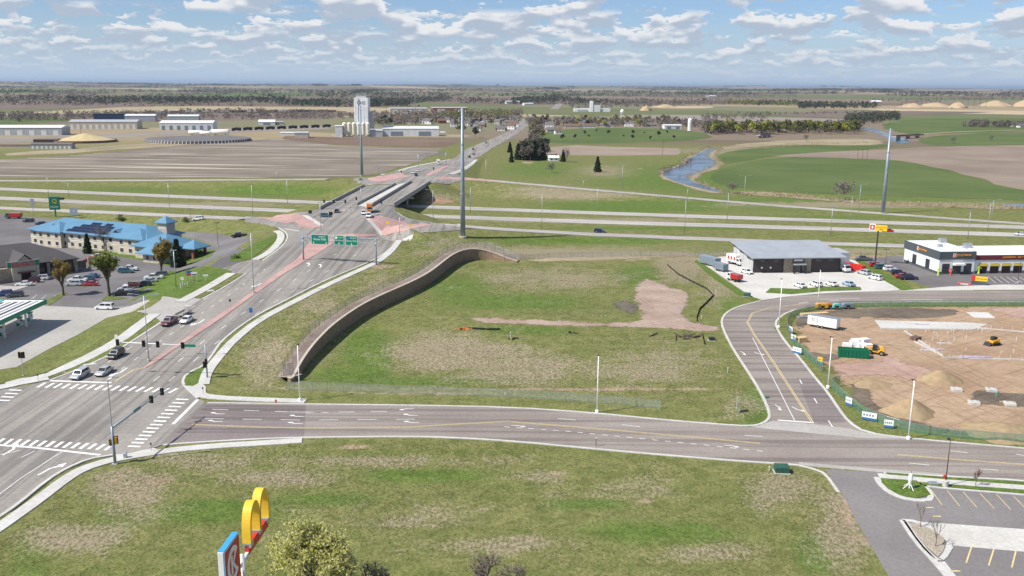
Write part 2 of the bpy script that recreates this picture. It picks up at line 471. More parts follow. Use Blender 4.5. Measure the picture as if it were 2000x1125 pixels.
def G(px, py): return march(px, py, Hall)          # the ground point seen at a place of the frame
def gz(x, y): return float(Hall(x, y))
def Gs(l): return [G(*q) for q in l]

# ------------------------------------------------------------------ the ground sheet
def axis(lo, hi, step, far_lo, far_hi, grow=1.13):
 a = list(np.arange(lo, hi + .1, step)); s = step
 while a[-1] < far_hi: s *= grow; a.append(a[-1] + s)
 s = step; b = [lo]
 while b[-1] > far_lo: s *= grow; b.append(b[-1] - s)
 return np.array(b[:0:-1] + a)
gx = axis(-200, 150, 2.0, -42000, 42000); gy = axis(70, 620, 2.0, -1500, 45000)
gx = np.unique(np.concatenate([gx, np.arange(-61, 4, 2.0)])); gy = np.unique(np.concatenate([gy, np.arange(177, 336, 2.0)]))      # finer by the wall
GX, GY = np.meshgrid(gx, gy)
near_wall = dist_line(GX, GY, WALL) < 1.5
GZ = np.where(inside(GX, GY, PADPOLY) | near_wall, np.minimum(Hpad(GX, GY), Hall(GX, GY)), Hup(GX, GY))
# river bed and far low hills
dist = np.hypot(GX, GY)
def vnoise(x, y, s, seed):
 r = np.random.default_rng(seed); T = r.random((256, 256))
 u = np.asarray(x) / s + 1000.3; v = np.asarray(y) / s + 1000.7
 i = np.floor(u).astype(int); j = np.floor(v).astype(int); a = u - i; b = v - j
 a = a * a * (3 - 2 * a); b = b * b * (3 - 2 * b)
 g = lambda p, q: T[p % 256, q % 256]
 return (g(i, j) * (1 - a) + g(i + 1, j) * a) * (1 - b) + (g(i, j + 1) * (1 - a) + g(i + 1, j + 1) * a) * b
def Hfar(x, y):
 d = np.hypot(x, y)
 return sstep(2600, 9000, d) * (vnoise(x, y, 1500, 3) * 44 + vnoise(x, y, 3800, 5) * 56 - 26) * (0.6 + 0.4 * sstep(6000, 20000, d)) + sstep(7000, 26000, d) * 26
GZ = GZ + np.where(dist > 2600, np.maximum(Hfar(GX, GY), -2), 0)
RIVER_PX = [(1387, 289), (1370, 298), (1350, 307), (1340, 316), (1337, 322), (1307, 331), (1296, 338), (1295, 343), (1306, 350), (1325, 357), (1350, 364), (1375, 370), (1405, 377),
   (1412, 375), (1390, 367), (1370, 360), (1352, 354), (1345, 349), (1350, 342), (1368, 336), (1385, 330), (1396, 323), (1402, 317), (1392, 312), (1382, 305), (1390, 297), (1402, 290)]
RIVER_FAR_PX = [(1676, 249), (1700, 256), (1728, 266), (1748, 280), (1775, 281), (1778, 276), (1760, 268), (1738, 262), (1715, 254), (1692, 248)]
nx, ny = len(gx), len(gy)
idx = np.arange(nx * ny).reshape(ny, nx)
FQ = np.stack([idx[:-1, :-1], idx[:-1, 1:], idx[1:, 1:], idx[1:, :-1]], -1).reshape(-1, 4)
gme = np_mesh('ground', np.stack([GX, GY, GZ], -1).reshape(-1, 3), FQ, smooth=True)
# patches of the turf itself: R dry straw, G lush, B bare soil. centre and reach in the frame, strength
PATCH = {'R': [(880, 690, 130, 40, 1.0), (1020, 720, 180, 40, .7), (1080, 545, 190, 30, .55), (1330, 520, 60, 40, .8), (1400, 560, 50, 40, .6), (1270, 720, 160, 60, .5), (980, 690, 90, 25, .6),
               (620, 600, 90, 60, .55), (740, 560, 80, 40, .5), (860, 470, 60, 20, .5), (520, 700, 70, 60, .7), (920, 485, 70, 15, .7), (1100, 495, 320, 14, .8), (250, 960, 90, 50, .8),
               (380, 900, 160, 30, .6), (700, 900, 300, 14, .55), (640, 545, 60, 20, .7), (1640, 1030, 70, 110, .8), (1200, 950, 240, 40, .35), (800, 1000, 250, 45, .25), (1450, 790, 60, 40, .5),
               (1120, 380, 140, 12, .8), (1060, 370, 90, 10, .7), (1150, 430, 300, 6, .7), (300, 400, 330, 5, .7), (1700, 490, 220, 6, .7), (850, 385, 60, 12, .6), (460, 398, 150, 5, .6),
               (1180, 335, 70, 14, .6), (1230, 262, 200, 10, .3), (1500, 295, 200, 8, .9), (1700, 400, 300, 7, .9), (560, 1060, 100, 30, .3), (150, 1050, 110, 35, .8), (540, 935, 150, 20, .75), (1010, 1065, 180, 22, .6), (1520, 965, 80, 40, .7), (1050, 930, 90, 9, .7), (760, 1020, 120, 14, .6), (1380, 1080, 120, 20, .5), (1290, 830, 160, 12, .4)],
         'G': [(720, 690, 60, 60, 1.0), (1000, 590, 200, 22, .8), (900, 560, 90, 40, .7), (800, 745, 260, 10, .8), (690, 730, 90, 20, 1.0), (1030, 645, 120, 9, .9), (1250, 540, 60, 25, 1.0), (1430, 600, 40, 30, .7),
               (1130, 470, 330, 9, .8), (1480, 800, 50, 60, .9), (1400, 520, 70, 8, .3), (300, 560, 90, 30, 1.0), (180, 660, 160, 60, .9), (540, 372, 140, 14, 1.0), (250, 372, 260, 12, .55), (1250, 403, 230, 14, 1.0),
               (850, 470, 60, 10, .8), (900, 940, 260, 30, .35), (1430, 990, 160, 60, .4), (200, 1000, 100, 60, .45), (60, 1090, 70, 60, .5), (1350, 350, 260, 40, .75), (1050, 330, 120, 26, .6),
               (1750, 350, 300, 45, .9), (1180, 268, 200, 24, .5), (1850, 262, 200, 18, .6), (1600, 397, 500, 20, .7), (1560, 425, 460, 6, .6), (1300, 446, 330, 4, .8), (600, 258, 300, 3, .4), (1720, 485, 100, 8, .9), (430, 1000, 140, 35, .9), (820, 930, 170, 16, .9), (1280, 1040, 190, 30, .8), (640, 975, 160, 18, .7), (1150, 985, 110, 12, .9), (1600, 1080, 60, 60, .9)],
         'B': [(1275, 590, 45, 45, .55), (1290, 545, 40, 20, .5), (1160, 505, 300, 7, .6), (1440, 495, 60, 9, .7), (1160, 760, 500, 4, .8), (330, 920, 60, 15, .5), (745, 520, 30, 6, .9), (1290, 665, 30, 8, .6), (1700, 502, 160, 9, .7),
               (520, 415, 60, 4, .3), (1680, 1090, 30, 90, .5), (860, 392, 20, 8, .9), (575, 758, 50, 6, .6), (900, 768, 340, 3.5, .7), (700, 545, 40, 10, .4), (620, 585, 30, 8, .4), (1030, 318, 20, 3, .9), (1250, 330, 18, 4, .5), (310, 938, 45, 9, .8), (690, 873, 60, 5, .8), (1090, 922, 40, 4, .9), (1250, 982, 60, 4, .9), (230, 935, 30, 8, .7), (1655, 1000, 18, 60, .8), (1330, 1095, 50, 6, .7)]}
def frame_of(x, y, z):
 v = np.stack([x, y, z - CAMH], -1); w = np.maximum(v @ np.array(_f), 1.0)
 return CXP + FPX * (v @ np.array(_r)) / w, CYP - FPX * (v @ np.array(_u)) / w
FXX, FYY = frame_of(GX, GY, GZ)
rgb = np.zeros((ny, nx, 4), np.float32); rgb[..., 3] = 1
for ch, key in enumerate('RGB'):
 a = np.zeros((ny, nx))
 for cx_, cy_, rx_, ry_, st in PATCH[key]:
  e = (((FXX - cx_) / rx_) ** 2 + ((FYY - cy_) / ry_) ** 2)
  a = np.maximum(a, st * np.exp(-e * 1.1))
 rgb[..., ch] = np.where(dist < 3000, a, 0)
ca = gme.color_attributes.new('patch', 'FLOAT_COLOR', 'POINT'); ca.data.foreach_set('color', rgb.ravel())

def grass_material(name, lush=0.0, dry=0.0, use_attr=True, far=False):
 t = NT(name); p = t.pos()
 n1 = t.noise(p, 0.035, 5.0, 0.62); n2 = t.noise(p, 0.35, 6.0, 0.7, 0.6); n3 = t.noise(t.vmul(p, (1.0, 0.6, 1.0)), 1.9, 5.0, 0.75); n4 = t.noise(p, 0.11, 5.0, 0.7, 0.8)
 if use_attr:
  at = t.attr('patch'); sp = t.node('ShaderNodeSeparateColor'); t.l.new(at.outputs['Color'], sp.inputs[0])
  rD, gL, bB = sp.outputs[0], sp.outputs[1], sp.outputs[2]
 else: rD, gL, bB = dry, lush, 0.0
 green = t.mix(t.ramp(n2, 0.3, 0.7), (0.128, 0.148, 0.044, 1), (0.245, 0.240, 0.096, 1))
 lushc = t.mix(t.ramp(n2, 0.3, 0.7), (0.082, 0.148, 0.024, 1), (0.155, 0.212, 0.052, 1))
 straw = t.mix(t.ramp(n3, 0.3, 0.7), (0.235, 0.192, 0.130, 1), (0.390, 0.328, 0.238, 1))
 soil = t.mix(t.ramp(n2, 0.3, 0.7), (0.300, 0.215, 0.155, 1), (0.440, 0.335, 0.245, 1))
 jig = t.math('SUBTRACT', t.math('ADD', t.math('MULTIPLY', n4, 0.9), t.math('MULTIPLY', n2, 0.7)), 0.80)
 fl = t.ramp(t.math('ADD', t.math('MULTIPLY', gL, 0.9), jig), 0.18, 0.62)
 c = t.mix(fl, green, lushc)
 fd = t.ramp(t.math('ADD', t.math('MULTIPLY', rD, 0.8), t.math('MULTIPLY', t.math('SUBTRACT', t.math('ADD', n4, t.math('MULTIPLY', n3, 0.8)), 0.9), 1.2)), 0.13, 0.54, 0.04, 0.92)
 c = t.mix(fd, c, straw)
 fs = t.ramp(t.math('ADD', t.math('MULTIPLY', bB, 1.1), jig), 0.42, 0.75)
 c = t.mix(fs, c, soil)
 tuft = t.ramp(n3, 0.36, 0.60)
 c = t.mix(t.math('SUBTRACT', 1.0, tuft), c, t.mix(1.0, c, (0.68, 0.71, 0.62, 1), 'MULTIPLY'))
 mow = t.noise(t.vmul(p, (0.012, 0.28, 0), (0, 2, 0)), 1.0, 4.0, 0.65, 0.3)           # mowing lines
 c = t.mix(t.ramp(mow, 0.48, 0.66, 0.0, 0.55), c, t.mix(1.0, c, (0.80, 0.90, 0.72, 1), 'MULTIPLY'))
 n6 = t.noise(t.vmul(p, (0.7, 0.45, 1)), 5.5, 4.0, 0.8)                                # blades and thatch
 c = t.mix(t.ramp(n6, 0.52, 0.70), t.mix(t.ramp(n6, 0.32, 0.48, 0.75, 0.0), c, t.mix(1.0, c, (0.50, 0.55, 0.46, 1), 'MULTIPLY')), t.mix(1.0, c, (1.45, 1.40, 1.45, 1), 'MULTIPLY'))
 if far:
  # beyond the town: a patchwork of ploughed, stubble and sown fields
  v = t.node('ShaderNodeTexVoronoi', voronoi_dimensions='2D', distance='CHEBYCHEV'); t.l.new(t.vmul(p, (1 / 900., 1 / 640., 1)), v.inputs['Vector']); v.inputs['Scale'].default_value = 1.0; v.inputs['Randomness'].default_value = 0.75
  sc_ = t.node('ShaderNodeSeparateColor'); t.l.new(v.outputs['Color'], sc_.inputs[0])
  cr = t.node('ShaderNodeValToRGB'); t.l.new(sc_.outputs[0], cr.inputs[0]); cr.color_ramp.interpolation = 'CONSTANT'
  stops = [(0.0, (0.155, 0.115, 0.092)), (0.22, (0.33, 0.265, 0.170)), (0.36, (0.125, 0.150, 0.062)), (0.50, (0.21, 0.165, 0.125)), (0.66, (0.40, 0.33, 0.215)), (0.76, (0.085, 0.135, 0.045)), (0.88, (0.19, 0.185, 0.110))]
  while len(cr.color_ramp.elements) < len(stops): cr.color_ramp.elements.new(0.5)
  for e, (q, cc) in zip(cr.color_ramp.elements, stops): e.position = q; e.color = cc + (1,)
  ln = t.node('ShaderNodeVectorMath', operation='LENGTH'); t.l.new(p, ln.inputs[0])
  n5 = t.noise(p, 0.006, 4.0, 0.6)
  fc = t.mix(t.ramp(n5, 0.3, 0.7, 0.0, 0.35), cr.outputs[0], (0.22, 0.19, 0.11, 1))
  c = t.mix(t.ramp(ln.outputs['Value'], 880, 1150), c, fc)
 t.col(c); t.rough(0.95); t.spec(0.1)
 hh = t.math('ADD', t.math('MULTIPLY', n3, 0.7), t.math('MULTIPLY', n2, 0.6))
 t.bump(hh, 0.55, 0.22)
 M[name] = t.m
 return t.m
grass_material('turf', far=True); grass_material('verge_turf', 0.35, 0.1, False); grass_material('lawn', 0.85, -0.25, False)
ground = mesh_obj('ground', gme, M['turf']); tag(ground, 'mottled green and straw-coloured grassland out to the fields', 'ground', kind='structure')

# ------------------------------------------------------------------ sheets laid on the ground
def densify(pts, step):
 out = []
 n = len(pts)
 for i in range(n):
  a, b = pts[i], pts[(i + 1) % n]
  k = max(1, int(math.hypot(b[0] - a[0], b[1] - a[1]) / step))
  for j in range(k): out.append((a[0] + (b[0] - a[0]) * j / k, a[1] + (b[1] - a[1]) * j / k))
 return out
def smooth_poly(pts, it=1, closed=True):
 for _ in range(it):
  q = []; n = len(pts)
  rng = range(n) if closed else range(n - 1)
  if not closed: q.append(pts[0])
  for i in rng:
   a, b = pts[i], pts[(i + 1) % n]
   q.append((a[0] * .75 + b[0] * .25, a[1] * .75 + b[1] * .25)); q.append((a[0] * .25 + b[0] * .75, a[1] * .25 + b[1] * .75))
  if not closed: q.append(pts[-1])
  pts = q
 return pts
def sheet_xy(name, xy, mat, dz=0.03, relief=None, hf=Hall, kind='structure', parent=None, skirt=0.25, label=None, fz=None, soft=0.0):
 """a surface that follows the ground at dz above it, with a small vertical edge"""
 zs = hf(np.array([p[0] for p in xy]), np.array([p[1] for p in xy]))
 if relief is None: relief = bool(np.max(np.abs(zs)) > 0.02)
 gs = 4.0
 if soft: gs = max(soft * .45, 1.2); relief = True
 if relief: xy = densify(xy, gs)
 else: xy = densify(xy, 1e9)
 n = len(xy)
 pts = [Vector(p) for p in xy]
 if relief:
  xs = np.array([p[0] for p in xy]); ys = np.array([p[1] for p in xy])
  qx, qy = np.meshgrid(np.arange(xs.min(), xs.max(), gs) + 0.37, np.arange(ys.min(), ys.max(), gs) + 0.41)
  qx, qy = qx.ravel(), qy.ravel()
  k = inside(qx, qy, xy) & (dist_line(qx, qy, list(xy) + [xy[0]]) > gs * .3)
  pts += [Vector((a, b)) for a, b in zip(qx[k], qy[k])]
 r = delaunay_2d_cdt(pts, [], [list(range(n))], 1, 1e-5)
 V2, Fs, orig = r[0], r[2], r[3]
 vx = np.array([v.x for v in V2]); vy = np.array([v.y for v in V2])
 vz = hf(vx, vy) + dz if fz is None else fz(vx, vy)
 verts = [(a, b, c) for a, b, c in zip(vx, vy, vz)]
 faces = []
 for f in Fs:
  a, b, c = (V2[i] for i in f[:3])
  f = tuple(f)
  faces.append(f if (b - a).cross(c - a) > 0 else f[::-1])
 if skirt > 0:
  loop = {}
  for k, o in enumerate(orig):
   for q in o:
    if q < n: loop[q] = k
  ring = [loop[i] for i in range(n) if i in loop]
  base = len(verts)
  verts += [(verts[i][0], verts[i][1], verts[i][2] - dz - skirt) for i in ring]
  m = len(ring)
  area = sum(xy[i][0] * xy[(i + 1) % n][1] - xy[(i + 1) % n][0] * xy[i][1] for i in range(n))
  for i in range(m):
   j = (i + 1) % m
   f = (ring[i], base + i, base + j, ring[j])
   faces.append(f if area > 0 else f[::-1])
 me = bpy.data.meshes.new(name); me.from_pydata(verts, [], faces); me.update()
 if soft:
  at = me.attributes.new('edge', 'FLOAT', 'POINT'); at.data.foreach_set('value', np.minimum(1.0, dist_line(vx, vy, list(xy) + [xy[0]]) / soft).astype(np.float32))
 o = mesh_obj(name, me, mat, parent)
 if parent is None: tag(o, label, None, kind=kind)
 return o
def sheet(name, px, mat, dz=0.03, smooth=0, hf=Hall, **kw):
 xy = [march(a, b, hf)[:2] for a, b in px]
 if smooth: xy = smooth_poly(xy, smooth)
 return sheet_xy(name, xy, mat, dz, hf=hf, **kw)
def resample(pts, step):
 out = [pts[0]]
 for a, b in zip(pts[:-1], pts[1:]):
  L = math.hypot(b[0] - a[0], b[1] - a[1]); k = max(1, int(L / step))
  for j in range(1, k + 1): out.append((a[0] + (b[0] - a[0]) * j / k, a[1] + (b[1] - a[1]) * j / k))
 return out
def ribbon_xy(name, pts, w, mat, dz=0.03, hf=Hall, step=4.0, parent=None, kind='structure', smooth=1, fz=None, w2=None, label=None):
 """a strip of width w along a line; w2 gives the end width"""
 if smooth: pts = smooth_poly(pts, smooth, closed=False)
 pts = resample(pts, step)
 n = len(pts)
 ws = [w + ((w2 if w2 is not None else w) - w) * i / (n - 1) for i in range(n)]
 A, B = [], []
 l1, l2 = offset_line(pts, 1.0), None
 for i, p in enumerate(pts):
  ux, uy = l1[i][0] - p[0], l1[i][1] - p[1]
  A.append((p[0] - ux * ws[i] / 2, p[1] - uy * ws[i] / 2)); B.append((p[0] + ux * ws[i] / 2, p[1] + uy * ws[i] / 2))
 def zz(q):
  a = np.array([c[0] for c in q]); b = np.array([c[1] for c in q])
  return (hf(a, b) + dz) if fz is None else fz(a, b)
 C = [((a[0] + b[0]) / 2, (a[1] + b[1]) / 2) for a, b in zip(A, B)]
 za, zb, zc = zz(A), zz(B), zz(C)
 V = []
 for i in range(n):
  V += [(*A[i], za[i] - 0.25), (*A[i], za[i]), (*C[i], zc[i]), (*B[i], zb[i]), (*B[i], zb[i] - 0.25)]
 Fs = []
 for i in range(n - 1):
  for k in range(4):
   Fs.append((i * 5 + k, i * 5 + k + 1, i * 5 + 5 + k + 1, i * 5 + 5 + k))
 me = bpy.data.meshes.new(name); me.from_pydata(V, [], Fs); me.flip_normals(); me.update()
 o = mesh_obj(name, me, mat, parent)
 if parent is None: tag(o, label, None, kind=kind)
 return o
def ribbon(name, px, w, mat, dz=0.03, hf=Hall, **kw):
 return ribbon_xy(name, [march(a, b, hf)[:2] for a, b in px], w, mat, dz, hf, **kw)
def stripe(parent, px, w=0.14, mat='white_paint', dz=0.06, dash=None, hf=Hall, name='lane_line', xy=False):
 """painted line, whole or dashed (length, gap); every dash a piece of its own"""
 pts = px if xy else [march(a, b, hf)[:2] for a, b in px]
 if not dash:
  return [ribbon_flat(name, pts, w, M[mat], dz, hf, parent)]
 L = [0.0]
 for a, b in zip(pts[:-1], pts[1:]): L.append(L[-1] + math.hypot(b[0] - a[0], b[1] - a[1]))
 def at(s):
  i = max(0, min(len(pts) - 2, int(np.searchsorted(L, s)) - 1)); u = (s - L[i]) / max(1e-6, L[i + 1] - L[i])
  return (pts[i][0] + (pts[i + 1][0] - pts[i][0]) * u, pts[i][1] + (pts[i + 1][1] - pts[i][1]) * u)
 s, out = 0.0, []
 while s + dash[0] <= L[-1]:
  out.append(ribbon_flat('lane_dash', [at(s), at(s + dash[0])], w, M[mat], dz, hf, parent)); s += sum(dash)
 return out
def ribbon_flat(name, pts, w, mat, dz, hf, parent):
 pts = resample(pts, 5.0)
 l1 = offset_line(pts, w / 2); l0 = offset_line(pts, -w / 2)
 V = []
 for a, b in zip(l0, l1): V += [(a[0], a[1], float(hf(*a)) + dz), (b[0], b[1], float(hf(*b)) + dz)]
 Fs = [(2 * i, 2 * i + 1, 2 * i + 3, 2 * i + 2) for i in range(len(pts) - 1)]
 me = bpy.data.meshes.new(name); me.from_pydata(V, [], Fs); me.update()
 return mesh_obj(name, me, mat, parent)
def flat_poly(name, xy, mat, dz, parent, hf=Hall):
 me = bpy.data.meshes.new(name)
 me.from_pydata([(x, y, float(hf(x, y)) + dz) for x, y in xy], [], [tuple(range(len(xy)))]); me.update()
 return mesh_obj(name, me, mat, parent)

# ------------------------------------------------------------------ surface materials
paving('concrete_road', (0.290, 0.268, 0.242), (0.370, 0.343, 0.312), 0.05, 1.3, joints=(4.2, 4.6), streak='y')
paving('concrete_lot', (0.40, 0.385, 0.355), (0.47, 0.45, 0.42), 0.06, 1.5, joints=(4.5, 4.5))
paving('new_concrete', (0.56, 0.54, 0.50), (0.66, 0.645, 0.61), 0.08, 1.5, joints=(4.5, 4.5), jcol=0.82)
paving('sidewalk_concrete', (0.55, 0.535, 0.50), (0.64, 0.63, 0.60), 0.2, 2.0, joints=(1.8, 1.8), jcol=0.8)
paving('brown_asphalt', (0.285, 0.243, 0.218), (0.352, 0.308, 0.278), 0.035, 1.8, streak='x', stain=(0.24, 0.20, 0.185))
paving('dark_patch', (0.235, 0.198, 0.192), (0.285, 0.243, 0.235), 0.05, 1.8, streak='x')
paving('dark_asphalt', (0.150, 0.140, 0.143), (0.215, 0.203, 0.205), 0.05, 1.6, stain=(0.12, 0.115, 0.12))
paving('lot_asphalt', (0.215, 0.198, 0.196), (0.262, 0.245, 0.240), 0.05, 1.8, stain=(0.19, 0.175, 0.175))
paving('freeway', (0.45, 0.415, 0.39), (0.54, 0.50, 0.475), 0.02, 0.8, streak='x')
paving('pink_paving', (0.46, 0.285, 0.26), (0.56, 0.37, 0.34), 0.12, 1.6, joints=(3.0, 3.0))
paving('pink_gravel', (0.37, 0.27, 0.215), (0.49, 0.38, 0.31), 0.07, 1.2, stain=(0.36, 0.27, 0.20), soft=True, ruts=0.35)
paving('dirt', (0.37, 0.248, 0.158), (0.495, 0.358, 0.242), 0.045, 0.9, stain=(0.34, 0.26, 0.17), soft=True, ruts=0.55)
paving('mud', (0.150, 0.120, 0.092), (0.225, 0.182, 0.140), 0.09, 0.8, stain=(0.17, 0.14, 0.11), soft=True, ruts=0.6)
paving('red_gravel', (0.46, 0.30, 0.245), (0.56, 0.40, 0.335), 0.06, 1.0, stain=(0.42, 0.31, 0.22), soft=True, ruts=0.45)
paving('wall_backfill', (0.27, 0.205, 0.165), (0.38, 0.31, 0.265), 0.15, 1.6)
paving('wet_soil', (0.12, 0.10, 0.075), (0.19, 0.16, 0.11), 0.2, 0.9, rough=0.5, soft=True)
paving('slope_riprap', (0.33, 0.20, 0.13), (0.42, 0.27, 0.18), 0.2, 1.2, soft=True)
paving('river_bank', (0.29, 0.235, 0.145), (0.40, 0.335, 0.22), 0.02, 0.3, soft=True)
paving('track', (0.36, 0.29, 0.17), (0.48, 0.40, 0.26), 0.02, 0.3)
paving('pebbles', (0.42, 0.36, 0.28), (0.60, 0.54, 0.45), 0.5, 4.0)
def field_mat(name, c1, c2, ang, row, streaks=0.0, sc=(0.55, 0.47, 0.37)):
 t = NT(name); p = t.pos()
 rot = t.node('ShaderNodeVectorRotate', rotation_type='Z_AXIS'); t.l.new(p, rot.inputs[0]); rot.inputs['Angle'].default_value = ang
 q = t.vmul(rot.outputs[0], (0.01, 1.0, 0))
 a = t.noise(p, 0.012, 5.0, 0.6); b = t.noise(q, row, 4.0, 0.7); e = t.noise(p, 0.5, 4.0, 0.7)
 c = t.mix(t.ramp(a, 0.3, 0.7), c1 + (1,), c2 + (1,))
 c = t.mix(t.ramp(b, 0.35, 0.7, 0, 0.5), c, t.mix(1.0, c, (0.72, 0.72, 0.72, 1), 'MULTIPLY'))
 c = t.mix(t.ramp(e, 0.35, 0.7, 0, 0.4), c, t.mix(1.0, c, (1.25, 1.22, 1.18, 1), 'MULTIPLY'))
 if streaks:
  s = t.noise(t.vmul(rot.outputs[0], (0.005, 0.13, 0), (3, 7, 0)), 1.0, 2.0, 0.6)
  c = t.mix(t.ramp(s, 0.585, 0.635, 0, streaks), c, sc + (1,))
 t.col(c); t.rough(0.95); t.spec(0.1); M[name] = t.m
field_mat('stubble_field', (0.175, 0.148, 0.120), (0.245, 0.212, 0.178), R(4), 0.35, 0.85, (0.56, 0.50, 0.41))
field_mat('ploughed_field', (0.165, 0.115, 0.088), (0.215, 0.155, 0.12), R(3), 0.3)
field_mat('pink_field', (0.27, 0.215, 0.17), (0.34, 0.28, 0.225), R(3), 0.4)
field_mat('brown_field', (0.22, 0.175, 0.138), (0.30, 0.245, 0.198), R(24), 0.12, 0.0)
field_mat('green_field', (0.085, 0.125, 0.040), (0.125, 0.160, 0.058), R(8), 0.12)
field_mat('sand_flat', (0.43, 0.34, 0.22), (0.54, 0.44, 0.30), R(5), 0.05)
field_mat('grey_flat', (0.24, 0.21, 0.18), (0.31, 0.27, 0.235), R(5), 0.05)
field_mat('dark_flat', (0.16, 0.125, 0.10), (0.20, 0.16, 0.135), R(2), 0.05)
plain('white_paint', (0.80, 0.80, 0.78), 0.6, var=0.14, scale=2.2)
plain('yellow_paint', (0.68, 0.54, 0.27), 0.6, var=0.15, scale=2.0)
def water_mat():
 t = NT('river_water'); p = t.pos()
 n = t.noise(t.vmul(p, (1, 1, 1)), 0.35, 4.0, 0.6); n2 = t.noise(p, 0.03, 4.0, 0.6)
 t.col(t.mix(n2, (0.030, 0.055, 0.095, 1), (0.06, 0.09, 0.13, 1))); t.rough(t.ramp(n2, 0.35, 0.65, 0.06, 0.25)); t.spec(0.45)
 t.bump(n, 0.35, 0.25); M['river_water'] = t.m
water_mat()

SOFT = {'pink_gravel', 'dirt', 'mud', 'red_gravel', 'wet_soil', 'slope_riprap', 'river_bank'}
def jag(xy, amp, step=3.0, seed=1):
 r = np.random.default_rng(seed); q = densify(xy, step)
 return [(x + r.normal(0, amp), y + r.normal(0, amp)) for x, y in q]
def rough_sheet(name, px, mat, dz, amp=0.8, step=4.0, seed=1, smooth=1, hf=Hall, **kw):
 xy = [march(a, b, hf)[:2] for a, b in px]
 xy = jag(smooth_poly(xy, smooth), amp, step, seed)
 y0 = min(p[1] for p in xy)
 soft = 0.0 if mat.name.split('.')[0] not in SOFT else (1.8 if mat.name == 'mud' else 3.6 if y0 < 340 else 7.0)
 return sheet_xy(name, xy, mat, dz, hf=hf, skirt=0.0, soft=soft, **kw)

# ------------------------------------------------------------------ fields and open land
rough_sheet('field', [(-300, 330), (0, 312), (150, 303), (330, 286), (545, 271), (640, 283), (760, 288), (868, 290), (850, 303), (800, 322), (740, 338), (690, 346), (500, 347), (0, 348), (-300, 349)], M['stubble_field'], 0.10, 1.5, 30, 2, 0)
rough_sheet('field', [(545, 271), (560, 265), (700, 270), (860, 271), (893, 277), (870, 287), (760, 286), (640, 281)], M['ploughed_field'], 0.10, 2, 30, 3, 0)
rough_sheet('field', [(1062, 288), (1120, 284), (1200, 287), (1330, 290), (1328, 304), (1200, 304), (1060, 303)], M['pink_field'], 0.10, 1.5, 25, 4, 0)
rough_sheet('field', [(1385, 345), (1420, 325), (1480, 312), (1560, 306), (1660, 308), (1760, 312), (1860, 333), (1950, 358), (2050, 380), (2250, 410), (2250, 425), (2000, 390), (1850, 386), (1650, 380), (1480, 372), (1400, 362)], M['green_field'], 0.10, 1.5, 30, 5, 1)
rough_sheet('field', [(1500, 306), (1580, 298), (1700, 294), (1800, 288), (1900, 285), (2000, 284), (2300, 290), (2300, 420), (2060, 384), (1950, 360), (1860, 333), (1760, 314), (1640, 308)], M['brown_field'], 0.11, 2, 30, 6, 0)
rough_sheet('field', [(1400, 300), (1480, 288), (1600, 283), (1760, 282), (1700, 292), (1560, 300), (1480, 310), (1420, 322), (1400, 312)], M['green_field'], 0.12, 1.5, 30, 7, 1)
rough_sheet('field', [(1740, 236), (1850, 231), (2050, 232), (2250, 240), (2250, 252), (2000, 256), (1850, 262), (1760, 262), (1715, 248)], M['green_field'], 0.10, 3, 40, 8, 1)
rough_sheet('field', [(1790, 270), (1900, 260), (2000, 258), (2250, 266), (2250, 282), (1960, 282), (1850, 286), (1800, 280)], M['green_field'], 0.12, 3, 40, 9, 1)
rough_sheet('field', [(1055, 262), (1120, 250), (1250, 250), (1330, 252), (1400, 266), (1380, 272), (1200, 281), (1080, 280), (1050, 272)], M['green_field'], 0.10, 3, 40, 10, 1)
rough_sheet('field', [(-200, 200), (0, 199), (260, 197), (330, 199), (300, 208), (100, 213), (-200, 214)], M['dark_flat'], 0.2, 8, 120, 11, 0)
rough_sheet('field', [(-200, 232), (0, 230), (120, 230), (150, 235), (60, 243), (-200, 248)], M['green_field'], 0.2, 4, 60, 12, 0)
rough_sheet('field', [(1180, 226), (1300, 224), (1480, 228), (1700, 234), (1660, 240), (1400, 236), (1200, 231)], M['grey_flat'], 0.2, 6, 80, 13, 0)
rough_sheet('field', [(1480, 225), (1600, 216), (1800, 217), (1950, 219), (1760, 226), (1650, 232)], M['dark_flat'], 0.25, 6, 80, 14, 0)
rough_sheet('field', [(1690, 213), (1760, 203), (1850, 198), (2100, 196), (2300, 205), (2300, 226), (2000, 224), (1800, 221)], M['sand_flat'], 0.22, 8, 90, 15, 0)
rough_sheet('field', [(1260, 208), (1320, 203), (1400, 206), (1390, 211), (1290, 212)], M['sand_flat'], 0.22, 8, 60, 16, 1)
rough_sheet('field', [(750, 196), (830, 189), (920, 189), (900, 194), (800, 199)], M['sand_flat'], 0.3, 10, 80, 17, 0)
rough_sheet('field', [(560, 205), (600, 190), (720, 186), (760, 192), (700, 200), (640, 207)], M['green_field'], 0.3, 10, 80, 18, 1)
rough_sheet('field', [(395, 186), (440, 181), (520, 183), (470, 190), (420, 190)], M['sand_flat'], 0.3, 10, 80, 19, 0)
rough_sheet('field', [(80, 176), (180, 171), (300, 173), (200, 178)], M['sand_flat'], 0.3, 15, 120, 20, 0)
rough_sheet('field', [(840, 191), (950, 186), (1000, 188), (1000, 196), (900, 197)], M['green_field'], 0.32, 10, 80, 21, 1)
rough_sheet('field', [(0, 268), (120, 266), (300, 257), (520, 249), (660, 246), (640, 252), (500, 257), (300, 266), (120, 276), (0, 280)], M['grey_flat'], 0.09, 3, 40, 26, 0)
rough_sheet('field', [(230, 283), (330, 277), (500, 270), (545, 268), (500, 275), (330, 286), (150, 300), (0, 306), (0, 300)], M['river_bank'], 0.095, 2, 30, 27, 0)
